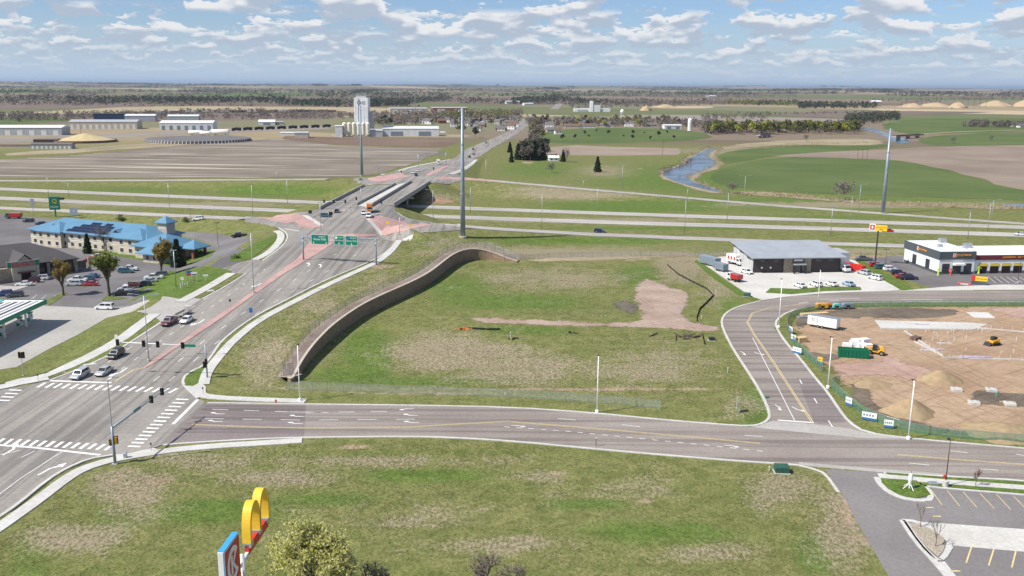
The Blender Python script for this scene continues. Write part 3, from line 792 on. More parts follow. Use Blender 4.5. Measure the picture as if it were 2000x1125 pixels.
rough_sheet('field', [(640, 266), (760, 268), (900, 268), (925, 266), (900, 262), (640, 262)], M['river_bank'], 0.09, 2, 30, 28, 0)
rough_sheet('field', [(-100, 226), (150, 222), (400, 216), (640, 214), (700, 222), (640, 232), (300, 238), (-100, 246)], M['dark_flat'], 0.08, 5, 60, 29, 0)
# banks and river
rough_sheet('river_bank', [(a + (-16 if i < 13 else 22) * (0.6 if b < 300 else 1), b + (-2 if i < 7 else 3)) for i, (a, b) in enumerate(RIVER_PX)], M['river_bank'], 0.14, 1.2, 12, 22, 1)
rough_sheet('river_bank', [(1420, 374), (1470, 371), (1540, 378), (1650, 390), (1750, 396), (1900, 401), (2100, 405), (2100, 413), (1900, 409), (1700, 401), (1560, 388), (1440, 382)], M['river_bank'], 0.13, 1.8, 14, 23, 1)
rough_sheet('river_bank', [(1400, 287), (1480, 276), (1600, 272), (1700, 270), (1745, 280), (1680, 285), (1560, 283), (1440, 290), (1412, 297)], M['river_bank'], 0.13, 2, 20, 24, 1)
sheet('water', RIVER_PX, M['river_water'], 0.18, smooth=2, skirt=0, label='blue river bend between tan banks')
sheet('water', RIVER_FAR_PX, M['river_water'], 0.18, smooth=2, skirt=0)
rough_sheet('water', [(1950, 401), (1968, 399), (2010, 400), (2010, 404), (1965, 405)], M['river_water'], 0.18, .5, 8, 25, 1)
ribbon('road', [(1800, 262), (1900, 256), (2000, 254), (2200, 254)], 7, M['track'], 0.22)

# ------------------------------------------------------------------ freeway, ramps and the road over the bridge
FW1 = [(-500, 347), (-200, 360), (0, 369), (250, 379.5), (500, 390.5), (750, 401), (1000, 410), (1250, 419), (1500, 427), (1750, 435.5), (2000, 444), (2400, 458)]
FW2 = [(-500, 362), (-200, 377), (0, 387), (250, 398.5), (500, 409), (750, 419), (1000, 428), (1250, 436), (1500, 443), (1750, 451), (2000, 459), (2400, 472)]
fw1 = ribbon('road', FW1, 11.0, M['freeway'], 0.05, Z0, step=15)
fw2 = ribbon('road', FW2, 11.0, M['freeway'], 0.05, Z0, step=15)
for fw, L in ((fw1, FW1), (fw2, FW2)):
 xy = smooth_poly([P0(a, b)[:2] for a, b in L], 1, False)
 for d in (-3.6, 3.2): stripe(fw, offset_line(xy, d), 0.25, 'white_paint', 0.075, hf=Z0, xy=True)
def ridge_ribbon(pts, w, extra=None, mat='freeway'):
 return ribbon_xy('road', [p[:2] for p in pts] + ([P0(*q)[:2] for q in extra] if extra else []), w, M[mat], 0.06, Hup, step=5)
ridge_ribbon(RAMP_SE[1:], 8.0, [(1500, 472), (1750, 480), (2000, 487), (2400, 498)], 'freeway')
ridge_ribbon(RAMP_SW[1:], 8.0, [(0, 406), (-300, 394)])
ridge_ribbon(RAMP_NW[1:], 7.0, [(-300, 352)])
ridge_ribbon(RAMP_NE[1:], 6.5, [(1750, 419), (2000, 437), (2400, 465)])
# the wide concrete road with its crossing at the lower left
ARTERIAL_PX = [(-350, 1250), (-120, 1098), (0, 1007), (35, 985), (92, 938), (130, 915), (172, 897), (220, 889), (250, 886), (300, 875), (318, 869), (405, 788), (386, 778), (362, 756), (356, 746), (361, 735),
               (376, 724), (394, 717), (407, 704), (420, 685), (432, 667), (468, 638), (500, 617), (560, 586), (630, 550), (690, 525), (730, 508), (748, 498), (765, 483), (778, 471), (790, 464), (806, 459),
               (850, 453), (905, 449), (912, 443), (880, 438), (850, 435), (812, 431), (790, 425), (775, 415), (768, 401), (628, 407), (600, 414), (560, 420), (500, 423), (478, 424), (478, 433), (520, 438), (545, 445),
               (560, 455), (562, 468), (545, 487), (512, 510), (480, 535), (440, 560), (395, 584), (355, 606), (316, 629), (250, 672), (210, 696), (175, 712), (140, 727), (97, 743), (60, 752), (0, 762), (-150, 775), (-500, 800), (-500, 1000)]
arterial = sheet('road', ARTERIAL_PX, M['concrete_road'], 0.05, label='wide pale concrete road rising to the bridge')
# the road north of the bridge
def Hn(x, y): return np.maximum(Hup(x, y), 0)
NORTH_PX = [(712, 364), (700, 358), (690, 352), (700, 347), (745, 343), (809, 326), (879, 313), (910, 291), (945, 277), (980, 263), (1008, 248), (1013, 238), (1022, 232), (1029, 233), (1033, 244), (997, 270), (960, 290), (927, 311), (907, 328),
   (890, 338), (905, 347), (900, 352), (850, 357), (838, 358)]
north_road = sheet('road', NORTH_PX, M['concrete_road'], 0.07, label='pale road running north from the bridge into the village')
ribbon('road', [(1082, 214), (1092, 204), (1100, 194), (1103, 188)], 22, M['concrete_road'], 0.4, step=40)
# the brown street to the right and the side street that bends round the building site
CROSS_PX = [(405, 788), (600, 791), (800, 793), (1000, 797), (1080, 801), (1160, 808), (1300, 822), (1400, 830), (1465, 834), (1490, 829), (1503, 818), (1502, 806), (1497, 790), (1482, 760), (1460, 725), (1440, 695), (1424, 668), (1411, 640),
   (1409, 625), (1418, 611), (1440, 599), (1485, 588), (1540, 580), (1620, 573), (1720, 570), (2000, 567), (2400, 566), (2400, 596), (2000, 590), (1725, 589), (1612, 593), (1575, 599), (1540, 608), (1521, 620), (1514, 632), (1520, 648),
   (1537, 672), (1562, 700), (1595, 742), (1616, 766), (1640, 802), (1658, 825), (1690, 845), (1775, 857), (2000, 876), (2400, 912), (2400, 985), (2000, 938), (1860, 931), (1725, 923), (1560, 908), (1400, 897), (1200, 880), (1000, 861), (900, 855), (800, 852), (590, 854), (500, 857), (362, 865), (318, 869)]
cross = sheet('road', CROSS_PX, M['brown_asphalt'], 0.046, label='brown asphalt street with turn lanes crossing the picture')
sheet('road', [(405, 789), (500, 790.5), (597, 792), (594, 853), (500, 856), (362, 864), (320, 868)], M['dark_patch'], 0.052)
sheet('road', [(1556, 738), (1592, 738), (1616, 767), (1640, 803), (1656, 825), (1600, 829), (1590, 824)], M['dark_patch'], 0.052)
# kerbs along the brown street
for k in ([(405, 787), (600, 790), (800, 792), (1000, 796), (1160, 807), (1300, 821), (1400, 829), (1465, 833), (1490, 828), (1503, 817), (1502, 806), (1497, 790), (1482, 760), (1460, 725), (1440, 695), (1424, 668), (1411, 640), (1409, 625), (1418, 611), (1440, 599), (1485, 588)],
          [(318, 870), (362, 866), (500, 858), (590, 855), (800, 853), (900, 856), (1000, 862), (1200, 881), (1400, 898), (1560, 909)], [(1725, 924), (1860, 932), (2000, 939), (2300, 972)],
          [(2300, 589), (2000, 590), (1725, 590), (1612, 594), (1575, 600), (1540, 609), (1521, 621), (1514, 632), (1520, 648), (1537, 672), (1562, 700), (1595, 742), (1616, 766), (1640, 802), (1658, 825), (1690, 845), (1775, 857), (2000, 876), (2300, 903)],
          [(1485, 587), (1540, 579), (1620, 572), (1720, 569), (1900, 567)],
          [(-20, 1023), (35, 985), (92, 938), (130, 915), (172, 897), (220, 889)], [(361, 735), (376, 724), (394, 717), (407, 704), (420, 685), (432, 667), (468, 638), (500, 617), (560, 586), (630, 550), (690, 525), (730, 508), (748, 498), (765, 483), (778, 471), (806, 459)],
          [(386, 778), (362, 756), (356, 746), (361, 735)], [(316, 629), (250, 672), (210, 696), (175, 712), (140, 727), (97, 743)], [(480, 535), (440, 560), (395, 584)], [(545, 445), (560, 455), (562, 468), (545, 487), (512, 510)],
          [(775, 415), (790, 425), (812, 431), (850, 435), (905, 442)]):
 ribbon('kerb', k, 0.55, M['sidewalk_concrete'], 0.13, step=3.0)
# pale concrete gutters where the side street and the drive meet the brown street
sheet('road', [(1510, 822), (1560, 826), (1650, 836), (1690, 845), (1775, 857), (1690, 856), (1600, 848), (1500, 838), (1470, 834)], M['concrete_lot'], 0.052)
sheet('road', [(1560, 909), (1725, 923), (1860, 932), (1850, 926), (1725, 917), (1560, 903)], M['concrete_lot'], 0.053)
# lots
gas_lot = sheet('pavement', [(-500, 760), (0, 722), (32, 717), (95, 682), (150, 655), (210, 620), (250, 611), (295, 614), (316, 629), (395, 584), (352, 580), (285, 587), (190, 602), (100, 598), (0, 592), (-500, 610)], M['concrete_lot'], 0.036)
hotel_lot = sheet('pavement', [(-500, 608), (0, 593), (100, 599), (190, 603), (286, 588), (300, 560), (330, 529), (425, 528), (470, 512), (505, 478), (480, 462), (420, 455), (300, 450), (100, 428), (0, 418), (-500, 400)], M['dark_asphalt'], 0.03)
sheet('pavement', [(425, 528), (452, 534), (480, 535), (512, 510), (500, 506), (470, 512)], M['concrete_road'], 0.056)
lot_a = sheet('pavement', [(1362, 507), (1388, 503), (1470, 497), (1640, 500), (1672, 510), (1700, 530), (1735, 552), (1758, 566), (1720, 569), (1620, 572), (1540, 580), (1490, 586), (1465, 578), (1410, 540)], M['new_concrete'], 0.034)
lot_b = sheet('pavement', [(1680, 508), (1740, 500), (2000, 500), (2300, 505), (2300, 566), (1990, 566), (1850, 567), (1795, 555), (1770, 545), (1715, 521)], M['dark_asphalt'], 0.036)
sheet('pavement', [(1768, 567), (1990, 566), (2200, 566), (2200, 559), (1960, 556), (1850, 560)], M['new_concrete'], 0.05)
drive = sheet('pavement', [(1612, 917), (1660, 920), (1730, 923), (1860, 931), (2000, 938), (2400, 985), (2400, 1400), (1900, 1400), (1760, 1180), (1735, 1125), (1712, 1085), (1680, 1030), (1645, 965)], M['lot_asphalt'], 0.04, label='grey asphalt drive and car park at the lower right')
ribbon('kerb', [(1560, 909), (1590, 916), (1612, 925), (1638, 962)], 0.5, M['sidewalk_concrete'], 0.06)
# construction site ground
site = rough_sheet('ground', [(1545, 614), (1580, 606), (1640, 599), (1900, 596), (2300, 597), (2300, 890), (2000, 862), (1860, 851), (1790, 843), (1720, 822), (1678, 795), (1640, 752), (1600, 712), (1560, 680), (1538, 640)], M['dirt'], 0.03, 0.5, 4, 31)
tag(site, 'bare tan earth of the building site', None, None, 'structure')
rough_sheet('ground', [(1560, 612), (1640, 602), (1760, 600), (1880, 603), (1870, 620), (1780, 624), (1640, 622), (1590, 628), (1560, 650), (1545, 640)], M['mud'], 0.045, 0.7, 3, 32)
rough_sheet('ground', [(1640, 752), (1690, 740), (1735, 752), (1700, 765), (1712, 785), (1760, 812), (1860, 838), (1960, 850), (2100, 866), (2100, 872), (1860, 851), (1790, 843), (1720, 822), (1678, 795)], M['mud'], 0.047, 0.6, 3, 33)
rough_sheet('ground', [(1556, 682), (1600, 690), (1640, 690), (1650, 704), (1600, 706), (1575, 700)], M['mud'], 0.046, 0.6, 3, 34)
rough_sheet('ground', [(1600, 712), (1680, 705), (1740, 690), (1800, 712), (1850, 735), (1900, 745), (1860, 760), (1760, 742), (1690, 738), (1640, 748)], M['red_gravel'], 0.048, 0.8, 3, 35)
rough_sheet('ground', [(1900, 600), (2000, 597), (2200, 598), (2200, 628), (2000, 625), (1940, 612)], M['red_gravel'], 0.048, 0.8, 3, 36)
rough_sheet('ground', [(1880, 780), (1905, 758), (1990, 765), (2100, 790), (2100, 800), (1900, 795)], M['mud'], 0.049, 0.6, 3, 37)
sheet('pavement', [(1708, 626), (1900, 631), (1930, 634), (1905, 643), (1720, 641)], M['new_concrete'], 0.12)
sheet('pavement', [(1887, 610), (1930, 611), (1944, 622), (1903, 621)], M['new_concrete'], 0.12)
# gravel track across the pad
TRACK_PX = [(905, 622), (940, 617), (1050, 622), (1150, 627), (1225, 628), (1245, 622), (1235, 600), (1230, 575), (1236, 552), (1262, 540), (1290, 548), (1310, 560), (1340, 566), (1360, 580), (1350, 600), (1345, 622), (1380, 632), (1412, 636), (1416, 652), (1350, 646), (1250, 643), (1100, 640), (980, 635), (930, 634)]
rough_sheet('path', TRACK_PX, M['pink_gravel'], 0.035, 0.5, 3, 41)
rough_sheet('ground', [(1185, 590), (1220, 582), (1250, 590), (1258, 612), (1240, 618), (1215, 612), (1190, 600)], M['wet_soil'], 0.04, 0.5, 2.5, 42)
rough_sheet('ground', [(985, 503), (1100, 500), (1300, 498), (1440, 497), (1440, 501), (1300, 504), (1150, 511), (1010, 514), (985, 510)], M['river_bank'], 0.05, 0.5, 4, 43)
# pavements for walking
def walk(px, w=2.0, dz=0.14): return ribbon('sidewalk', px, w, M['sidewalk_concrete'], dz, step=3.0)
walk([(-80, 1085), (0, 1030), (75, 977), (125, 938), (160, 917), (205, 902), (250, 893), (300, 885), (350, 878), (430, 871), (500, 867), (590, 861)], 2.2)
walk([(-60, 765), (0, 758), (82, 737), (150, 710), (230, 668), (285, 626), (302, 614)], 3.0)
walk([(352, 590), (400, 565), (452, 534)], 3.0)
walk([(497, 508), (520, 497), (540, 480), (549, 466), (548, 456), (540, 451)], 2.6)
walk([(398, 752), (401, 737), (408, 722), (422, 704), (437, 686), (455, 666), (500, 629), (560, 597), (630, 561), (700, 529), (738, 512), (762, 493), (774, 478), (788, 468), (806, 463)], 2.2)
walk([(378, 760), (392, 772), (420, 777), (500, 781), (597, 784)], 2.2)
walk([(1716, 931), (1850, 941), (2000, 953), (2200, 970)], 2.2)
sheet('sidewalk', [(222, 889), (250, 887), (300, 876), (312, 880), (300, 888), (250, 896), (225, 900)], M['sidewalk_concrete'], 0.13)
sheet('sidewalk', [(362, 756), (386, 777), (402, 776), (402, 756), (392, 748), (372, 752)], M['sidewalk_concrete'], 0.125)
sheet('sidewalk', [(20, 756), (97, 742), (90, 733), (40, 740), (10, 748)], M['sidewalk_concrete'], 0.125)
# grass verges and lawns beside the roads
def lawn(px, mat='lawn', dz=0.115): return sheet('grass', px, M[mat], dz, kind='structure')
lawn([(-300, 742), (0, 724), (32, 719), (95, 684), (150, 657), (210, 622), (250, 613), (293, 616), (284, 623), (226, 664), (150, 704), (82, 731), (0, 750), (-300, 790)], 'verge_turf')
lawn([(97, 740), (140, 726), (175, 711), (210, 695), (250, 671), (314, 629), (306, 622), (235, 672), (155, 714), (100, 736)], 'verge_turf', .12)
lawn([(286, 583), (352, 584), (453, 532), (450, 529), (332, 529), (300, 546), (272, 566), (270, 578)], 'lawn')
lawn([(396, 581), (440, 557), (477, 535), (470, 537), (420, 562), (392, 578)], 'verge_turf')
lawn([(160, 490), (240, 502), (335, 520), (352, 522), (412, 501), (420, 488), (400, 484), (160, 470)], 'lawn', 0.10)
lawn([(447, 512), (450, 505), (498, 474), (532, 463), (543, 452), (538, 470), (495, 503), (468, 511)], 'lawn', 0.10)
lawn([(514, 508), (545, 485), (559, 468), (557, 456), (552, 452), (555, 466), (545, 482), (510, 506)], 'verge_turf', .12)
lawn([(198, 585), (208, 579), (228, 580), (250, 583), (225, 586), (200, 588)], 'verge_turf', 0.12)
lawn([(108, 578), (128, 570), (132, 572), (105, 592), (95, 597), (85, 590)], 'verge_turf', 0.12)
lawn([(357, 749), (362, 735), (377, 725), (392, 719), (402, 722), (396, 736), (390, 748), (374, 756), (362, 755)], 'lawn', 0.12)
lawn([(395, 719), (409, 705), (422, 687), (434, 669), (470, 640), (500, 620), (560, 589), (630, 553), (690, 528), (728, 512), (728, 514), (630, 558), (560, 593), (500, 625), (450, 664), (434, 684), (420, 702), (404, 720)], 'verge_turf', .12)
lawn([(1362, 507), (1412, 545), (1466, 579), (1480, 585), (1472, 587), (1440, 575), (1395, 545), (1356, 511)], 'lawn', 0.09)
lawn([(1495, 572), (1505, 563), (1560, 565), (1610, 560), (1680, 561), (1683, 567), (1610, 569), (1545, 575)], 'lawn', 0.12)
lawn([(1672, 511), (1700, 531), (1735, 553), (1762, 566), (1785, 566), (1762, 552), (1715, 526), (1685, 510)], 'lawn', 0.10)
lawn([(1512, 642), (1518, 622), (1540, 610), (1575, 601), (1640, 594), (1725, 591), (2000, 592), (2000, 596), (1720, 598), (1640, 600), (1580, 607), (1545, 618), (1533, 636), (1552, 672), (1590, 715), (1562, 700), (1535, 670)], 'verge_turf', .10)
lawn([(1618, 767), (1625, 758), (1645, 775), (1672, 797), (1720, 824), (1790, 845), (1860, 853), (2000, 864), (2200, 880), (2200, 892), (2000, 874), (1775, 855), (1692, 843), (1660, 824), (1642, 801)], 'verge_turf', .10)
lawn([(1722, 944), (1720, 935), (1790, 940), (1805, 950), (1818, 968), (1790, 974), (1760, 969), (1735, 957)], 'lawn', 0.15)
lawn([(1730, 924), (1860, 934), (2000, 942), (2200, 962), (2200, 966), (2000, 949), (1850, 938), (1732, 928)], 'lawn', 0.15)
lawn([(1795, 943), (1850, 947), (2000, 958), (2200, 976), (2200, 984), (2000, 964), (1850, 953), (1797, 948)], 'lawn', 0.15)
# lower right islands, kerbs and stall lines
for k, w in (([(1712, 933), (1718, 945), (1735, 961), (1760, 973), (1795, 979), (1822, 976), (1808, 952), (1796, 945)], 0.9), ([(1797, 949), (1850, 955), (2000, 967), (2200, 986)], 0.5),
             ([(1762, 1017), (1790, 1060), (1826, 1098), (1870, 1150), (1900, 1190)], 0.8), ([(1762, 1017), (1790, 1019), (1830, 1036), (1856, 1056), (1850, 1080), (1838, 1094)], 0.7), ([(1838, 1094), (1826, 1092), (1800, 1066), (1768, 1020)], 0.5)):
 ribbon('kerb', k, w, M['sidewalk_concrete'], 0.14, step=1.5)
sheet('pavement', [(1792, 1019), (1900, 1027), (2000, 1034), (2200, 1052), (2200, 1095), (2000, 1078), (1860, 1066), (1850, 1050), (1826, 1034)], M['new_concrete'], 0.05)
sheet('pavement', [(1826, 1098), (1838, 1094), (1850, 1090), (1862, 1070), (1856, 1066), (1848, 1085), (1830, 1095)], M['sidewalk_concrete'], 0.13)
sheet('sidewalk', [(1826, 1100), (1845, 1098), (1900, 1170), (1880, 1170)], M['sidewalk_concrete'], 0.12)
pebble_bed = sheet('ground', [(1774, 1023), (1792, 1024), (1828, 1039), (1848, 1055), (1842, 1078), (1832, 1087), (1806, 1064)], M['pebbles'], 0.10)
for a, b in (((1818, 957), (1840, 987)), ((1850, 959), (1874, 989)), ((1881, 961), (1908, 992)), ((1914, 964), (1942, 994)), ((1946, 966), (1974, 996)), ((1979, 969), (2008, 999)), ((2012, 972), (2042, 1002))): stripe(drive, [a, b], 0.12, 'yellow_paint', 0.06, name='stall_line')
for a, b in (((1898, 1067), (1887, 1100)), ((1941, 1073), (1931, 1105)), ((1984, 1077), (1976, 1109)), ((2028, 1080), (2022, 1114))): stripe(drive, [a, b], 0.2, 'yellow_paint', 0.06, name='stall_line')
for c in ((1815, 992), (1830, 1009), (1868, 1116)): stripe(drive, [(c[0] - 8, c[1]), (c[0] + 8, c[1])], 0.3, 'yellow_paint', 0.062, name='painted_arrow')
# medians
median = sheet('pavement', [(280, 719), (300, 703), (330, 684), (400, 634), (450, 601), (500, 565), (540, 535), (580, 506), (590, 494), (600, 478), (612, 468), (640, 461), (690, 457), (733, 458), (735, 462), (690, 464), (660, 468), (650, 476), (630, 490), (590, 514), (555, 535), (500, 574), (450, 610), (400, 644), (335, 687), (300, 711), (283, 720)], M['pink_paving'], 0.16, label='long pink paved median down the middle of the wide road')
sheet('pavement', [(505, 424), (540, 421), (585, 420), (600, 424), (634, 442), (612, 446), (570, 440), (535, 432)], M['pink_paving'], 0.16)
sheet('pavement', [(716, 428), (728, 422), (746, 423), (790, 433), (845, 441), (800, 449), (770, 455), (748, 462), (738, 456)], M['pink_paving'], 0.16)
sheet('sidewalk', [(590, 421), (600, 421), (632, 440), (622, 441)], M['sidewalk_concrete'], 0.18)
sheet('sidewalk', [(715, 428), (721, 427), (752, 458), (744, 461)], M['sidewalk_concrete'], 0.18)
sheet('pavement', [(700, 347), (745, 344), (784, 338), (798, 346), (770, 351), (742, 356), (722, 353)], M['pink_paving'], 0.16)
sheet('pavement', [(830, 342), (862, 326), (880, 323), (868, 329), (840, 343)], M['pink_paving'], 0.16)
sheet('pavement', [(850, 350), (878, 344), (925, 349), (980, 356), (920, 352), (880, 350)], M['pink_paving'], 0.16)
ribbon('sidewalk', [(748, 340), (770, 336), (809, 325), (845, 318), (879, 312)], 3.0, M['sidewalk_concrete'], 0.15)
ribbon('sidewalk', [(880, 340), (900, 334), (918, 323), (930, 312)], 3.0, M['sidewalk_concrete'], 0.15)

# ------------------------------------------------------------------ paint on the roads
def bars(parent, a0, a1, n, vx, w):
 """n crosswalk bars from a0 to a1 (frame), each of direction vx (frame offset)"""
 for i in range(n):
  u = i / (n - 1); x, y = a0[0] + (a1[0] - a0[0]) * u, a0[1] + (a1[1] - a0[1]) * u
  stripe(parent, [(x, y), (x + vx[0], y + vx[1])], w, 'white_paint', 0.07, name='crosswalk_bar')
bars(arterial, (73, 757), (330, 768), 17, (16, -9), 0.62)
bars(arterial, (-40, 866), (205, 880), 16, (16, -11), 0.62)
bars(arterial, (344, 780), (250, 872), 14, (24, 1), 0.62)
bars(arterial, (-5, 782), (18, 762), 4, (24, 1), 0.6)
stripe(arterial, [(98, 744), (218, 748)], 0.6, name='stop_line'); stripe(arterial, [(-60, 866), (60, 874), (196, 889)], 0.6, name='stop_line'); stripe(arterial, [(386, 781), (338, 829)], 0.6, name='stop_line')
for l, d in (([(210, 742), (280, 690), (330, 655), (420, 595), (520, 525)], (2.0, 4.0)), ([(170, 735), (250, 682), (330, 630), (430, 566)], (2.5, 6.0)), ([(330, 745), (420, 672), (520, 600), (640, 530), (700, 495)], (3, 9)),
             ([(300, 745), (400, 665), (500, 595), (610, 525), (680, 482)], (3, 9)), ([(-60, 1010), (40, 935), (122, 882)], None), ([(-60, 955), (20, 905), (70, 880)], (3, 9)), ([(-80, 905), (40, 880)], None)):
 stripe(arterial, l, 0.15, dash=d)
stripe(arterial, [(225, 745), (262, 722), (280, 719)], 0.3, 'yellow_paint', .066)
for l, d in (([(415, 800), (600, 806), (800, 804)], (3, 3)), ([(400, 818), (600, 821), (835, 819)], (3.5, 3.5)), ([(560, 805), (640, 806)], None), ([(985, 834), (1100, 842), (1250, 857), (1400, 872), (1500, 883)], (1.0, 1.2)), ([(1090, 818), (1125, 821)], None), ([(1215, 830), (1250, 834)], None), ([(1455, 851), (1490, 853)], None),
             ([(1857, 881), (1890, 885)], None), ([(1985, 888), (2020, 892)], None), ([(1775, 905), (1815, 909)], None), ([(1912, 916), (1950, 919)], None)):
 stripe(cross, l, 0.16, dash=d)
for l in ([(375, 829), (500, 834), (600, 836), (800, 834), (900, 828), (990, 823), (1150, 836), (1300, 849), (1485, 866)], [(1752, 888), (1860, 897), (2000, 907), (2200, 926)], [(1460, 628), (1468, 612), (1500, 602), (1580, 592)], [(1460, 628), (1475, 655), (1510, 705), (1588, 825)]):
 stripe(cross, l, 0.16, 'yellow_paint', 0.072); stripe(cross, offset_line([G(*q)[:2] for q in l], 0.34), 0.14, 'yellow_paint', 0.072, xy=True)
stripe(cross, [(1519, 821), (1589, 826)], 0.5, name='stop_line')
stripe(cross, [(1470, 660), (1552, 822)], 0.14)
for l in ([(1600, 585), (1680, 583)], [(1760, 586), (1840, 585)], [(1560, 593), (1578, 590)], [(1620, 588), (1640, 587)], [(1562, 742), (1566, 750)], [(1590, 778), (1596, 788)], [(1618, 822), (1626, 834)]): stripe(cross, l, 0.2)
ARROW_L = [(-1.6, -.1), (0.2, -.1), (0.75, .22), (1.0, .42), (1.15, .18), (1.9, .78), (0.75, 1.05), (0.88, .75), (0.2, .18), (-1.6, .1)]
ARROW_S = [(-1.6, -.1), (0.6, -.1), (0.6, -.4), (1.9, 0), (0.6, .4), (0.6, .1), (-1.6, .1)]
def arrow(parent, px, py, ang, shape=ARROW_L, s=1.0, mirror=False):
 c = G(px, py); ca, sa = math.cos(ang), math.sin(ang)
 pts = [(x * s, (-y if mirror else y) * s) for x, y in shape]
 xy = [(c[0] + x * ca - y * sa, c[1] + x * sa + y * ca) for x, y in pts]
 if mirror: xy = xy[::-1]
 flat_poly('painted_arrow', xy, M['white_paint'], 0.074, parent)
for px, py in ((425, 809), (420, 824), (580, 814), (577, 828), (802, 812), (804, 826)): arrow(cross, px, py, math.pi, ARROW_L, .85, True)
arrow(cross, 795, 799, math.pi, ARROW_L, .8); arrow(cross, 1012, 832, 0.0, ARROW_L, .75, True); arrow(cross, 1428, 871, -0.1, ARROW_L, .75, True)
arrow(cross, 1556, 800, R(-70), ARROW_L, .9); arrow(cross, 1522, 796, R(-72), ARROW_L, .9, True); arrow(cross, 1480, 691, R(-70), ARROW_L, .9); arrow(cross, 1453, 690, R(-70), ARROW_L, .9, True)
arrow(arterial, 237, 727, R(-95), ARROW_L, 1.6, True); arrow(arterial, 391, 630, R(-95), ARROW_L, 1.6, True); arrow(arterial, 25, 879, R(80), ARROW_L, 1.5); arrow(arterial, 95, 917, R(78), ARROW_L, 1.5, True)
arrow(arterial, 505, 557, R(-93), ARROW_L, 1.5, True); arrow(arterial, 628, 520, R(88), ARROW_L, 1.5); arrow(arterial, 605, 517, R(88), ARROW_L, 1.5)
for a, b in (((652, 412), (715, 410)), ((708, 422), (745, 416)), ((555, 447), (585, 452)), ((655, 462), (660, 460))):
 n = 7
 for i in range(n):
  x, y = a[0] + (b[0] - a[0]) * i / n, a[1] + (b[1] - a[1]) * i / n
  stripe(arterial, [(x, y), (x + 4, y + .1)], 0.9, 'white_paint', 0.066, name='crosswalk_bar')
stripe(hotel_lot, [(55, 590), (72, 576)], .13, name='stall_line'); stripe(hotel_lot, [(73, 590), (90, 577)], .13, name='stall_line'); stripe(hotel_lot, [(92, 590), (108, 577)], .13, name='stall_line')
for i in range(9): stripe(lot_b, [(1930 + i * 12, 541), (1945 + i * 13, 553)], .14, name='stall_line')

# ------------------------------------------------------------------ common materials
plain('galvanised', (0.44, 0.47, 0.50), 0.45, 0.6, 0.08, 1.0); plain('blue_grey_steel', (0.30, 0.37, 0.44), 0.45, 0.3, 0.10, 0.3)
plain('white_steel', (0.86, 0.86, 0.85), 0.4); plain('black_steel', (0.025, 0.025, 0.028), 0.45); plain('bronze_steel', (0.06, 0.045, 0.04), 0.5); plain('rust_steel', (0.16, 0.10, 0.075), 0.7)
plain('signal_yellow', (0.80, 0.42, 0.03), 0.45); plain('signal_black', (0.02, 0.02, 0.022), 0.5); plain('lens_red', (0.35, 0.02, 0.02), 0.25); plain('lens_amber', (0.40, 0.20, 0.02), 0.25); plain('lens_green', (0.02, 0.22, 0.12), 0.25)
plain('sign_green', (0.0, 0.205, 0.125), 0.45, var=0.05); plain('sign_white', (0.82, 0.82, 0.80), 0.5, var=0.03); plain('sign_yellow', (0.85, 0.55, 0.03), 0.5, var=0.03); plain('sign_red', (0.60, 0.035, 0.03), 0.45, var=0.05); plain('sign_blue', (0.03, 0.14, 0.45), 0.45, var=0.05)
plain('bridge_concrete', (0.42, 0.395, 0.365), 0.85, 0, 0.14, 0.25); plain('parapet_concrete', (0.36, 0.34, 0.315), 0.85, 0, 0.16, 0.4); plain('girder', (0.36, 0.33, 0.29), 0.8, 0, 0.1, .3)
plain('cap_stone', (0.50, 0.43, 0.36), 0.85, 0, 0.12, 1.0); plain('glass_dark', (0.03, 0.04, 0.05), 0.08, 0, 0.2, 1.0, 0.8)
def wall_mat():
 t = NT('split_block'); p = t.pos()
 br = t.node('ShaderNodeTexBrick'); sp = t.node('ShaderNodeSeparateXYZ'); t.l.new(p, sp.inputs[0])
 cb = t.node('ShaderNodeCombineXYZ'); t.l.new(t.math('ADD', sp.outputs[0], sp.outputs[1]), cb.inputs[0]); t.l.new(sp.outputs[2], cb.inputs[1]); t.l.new(cb.outputs[0], br.inputs[0])
 br.inputs['Color1'].default_value = (0.27, 0.192, 0.132, 1); br.inputs['Color2'].default_value = (0.37, 0.272, 0.195, 1); br.inputs['Mortar'].default_value = (0.17, 0.122, 0.086, 1)
 br.inputs['Scale'].default_value = 1.0; br.inputs['Brick Width'].default_value = 0.9; br.inputs['Row Height'].default_value = 0.4; br.inputs['Mortar Size'].default_value = 0.03
 n = t.noise(p, 0.4, 5, .7); c = t.mix(t.ramp(n, .3, .7, 0, .5), br.outputs[0], t.mix(1.0, br.outputs[0], (0.72, 0.70, 0.68, 1), 'MULTIPLY'))
 t.col(c); t.rough(0.9); t.spec(.2); t.bump(t.noise(p, 3.0, 4, .7), .6, .06); M['split_block'] = t.m
wall_mat()
def netting(name, c, alpha):
 t = NT(name); t.col(c + (1,)); t.rough(0.6)
 # woven wire: diagonal diamonds, mostly open
 uv = t.obj()
 tr = t.node('ShaderNodeBsdfTransparent'); mx = t.node('ShaderNodeMixShader')
 n = t.noise(uv, 0.8, 3.0)
 t.l.new(t.ramp(n, 0.3, 0.7, alpha * 0.75, alpha * 1.2), mx.inputs[0]); t.l.new(tr.outputs[0], mx.inputs[1]); t.l.new(t.b.outputs[0], mx.inputs[2]); t.l.new(mx.outputs[0], t.out.inputs[0])
 M[name] = t.m
netting('wire_mesh', (0.46, 0.44, 0.43), 0.30); netting('green_mesh', (0.10, 0.26, 0.17), 0.50); netting('pale_mesh', (0.42, 0.47, 0.47), 0.26); netting('dark_mesh', (0.10, 0.11, 0.11), 0.22)

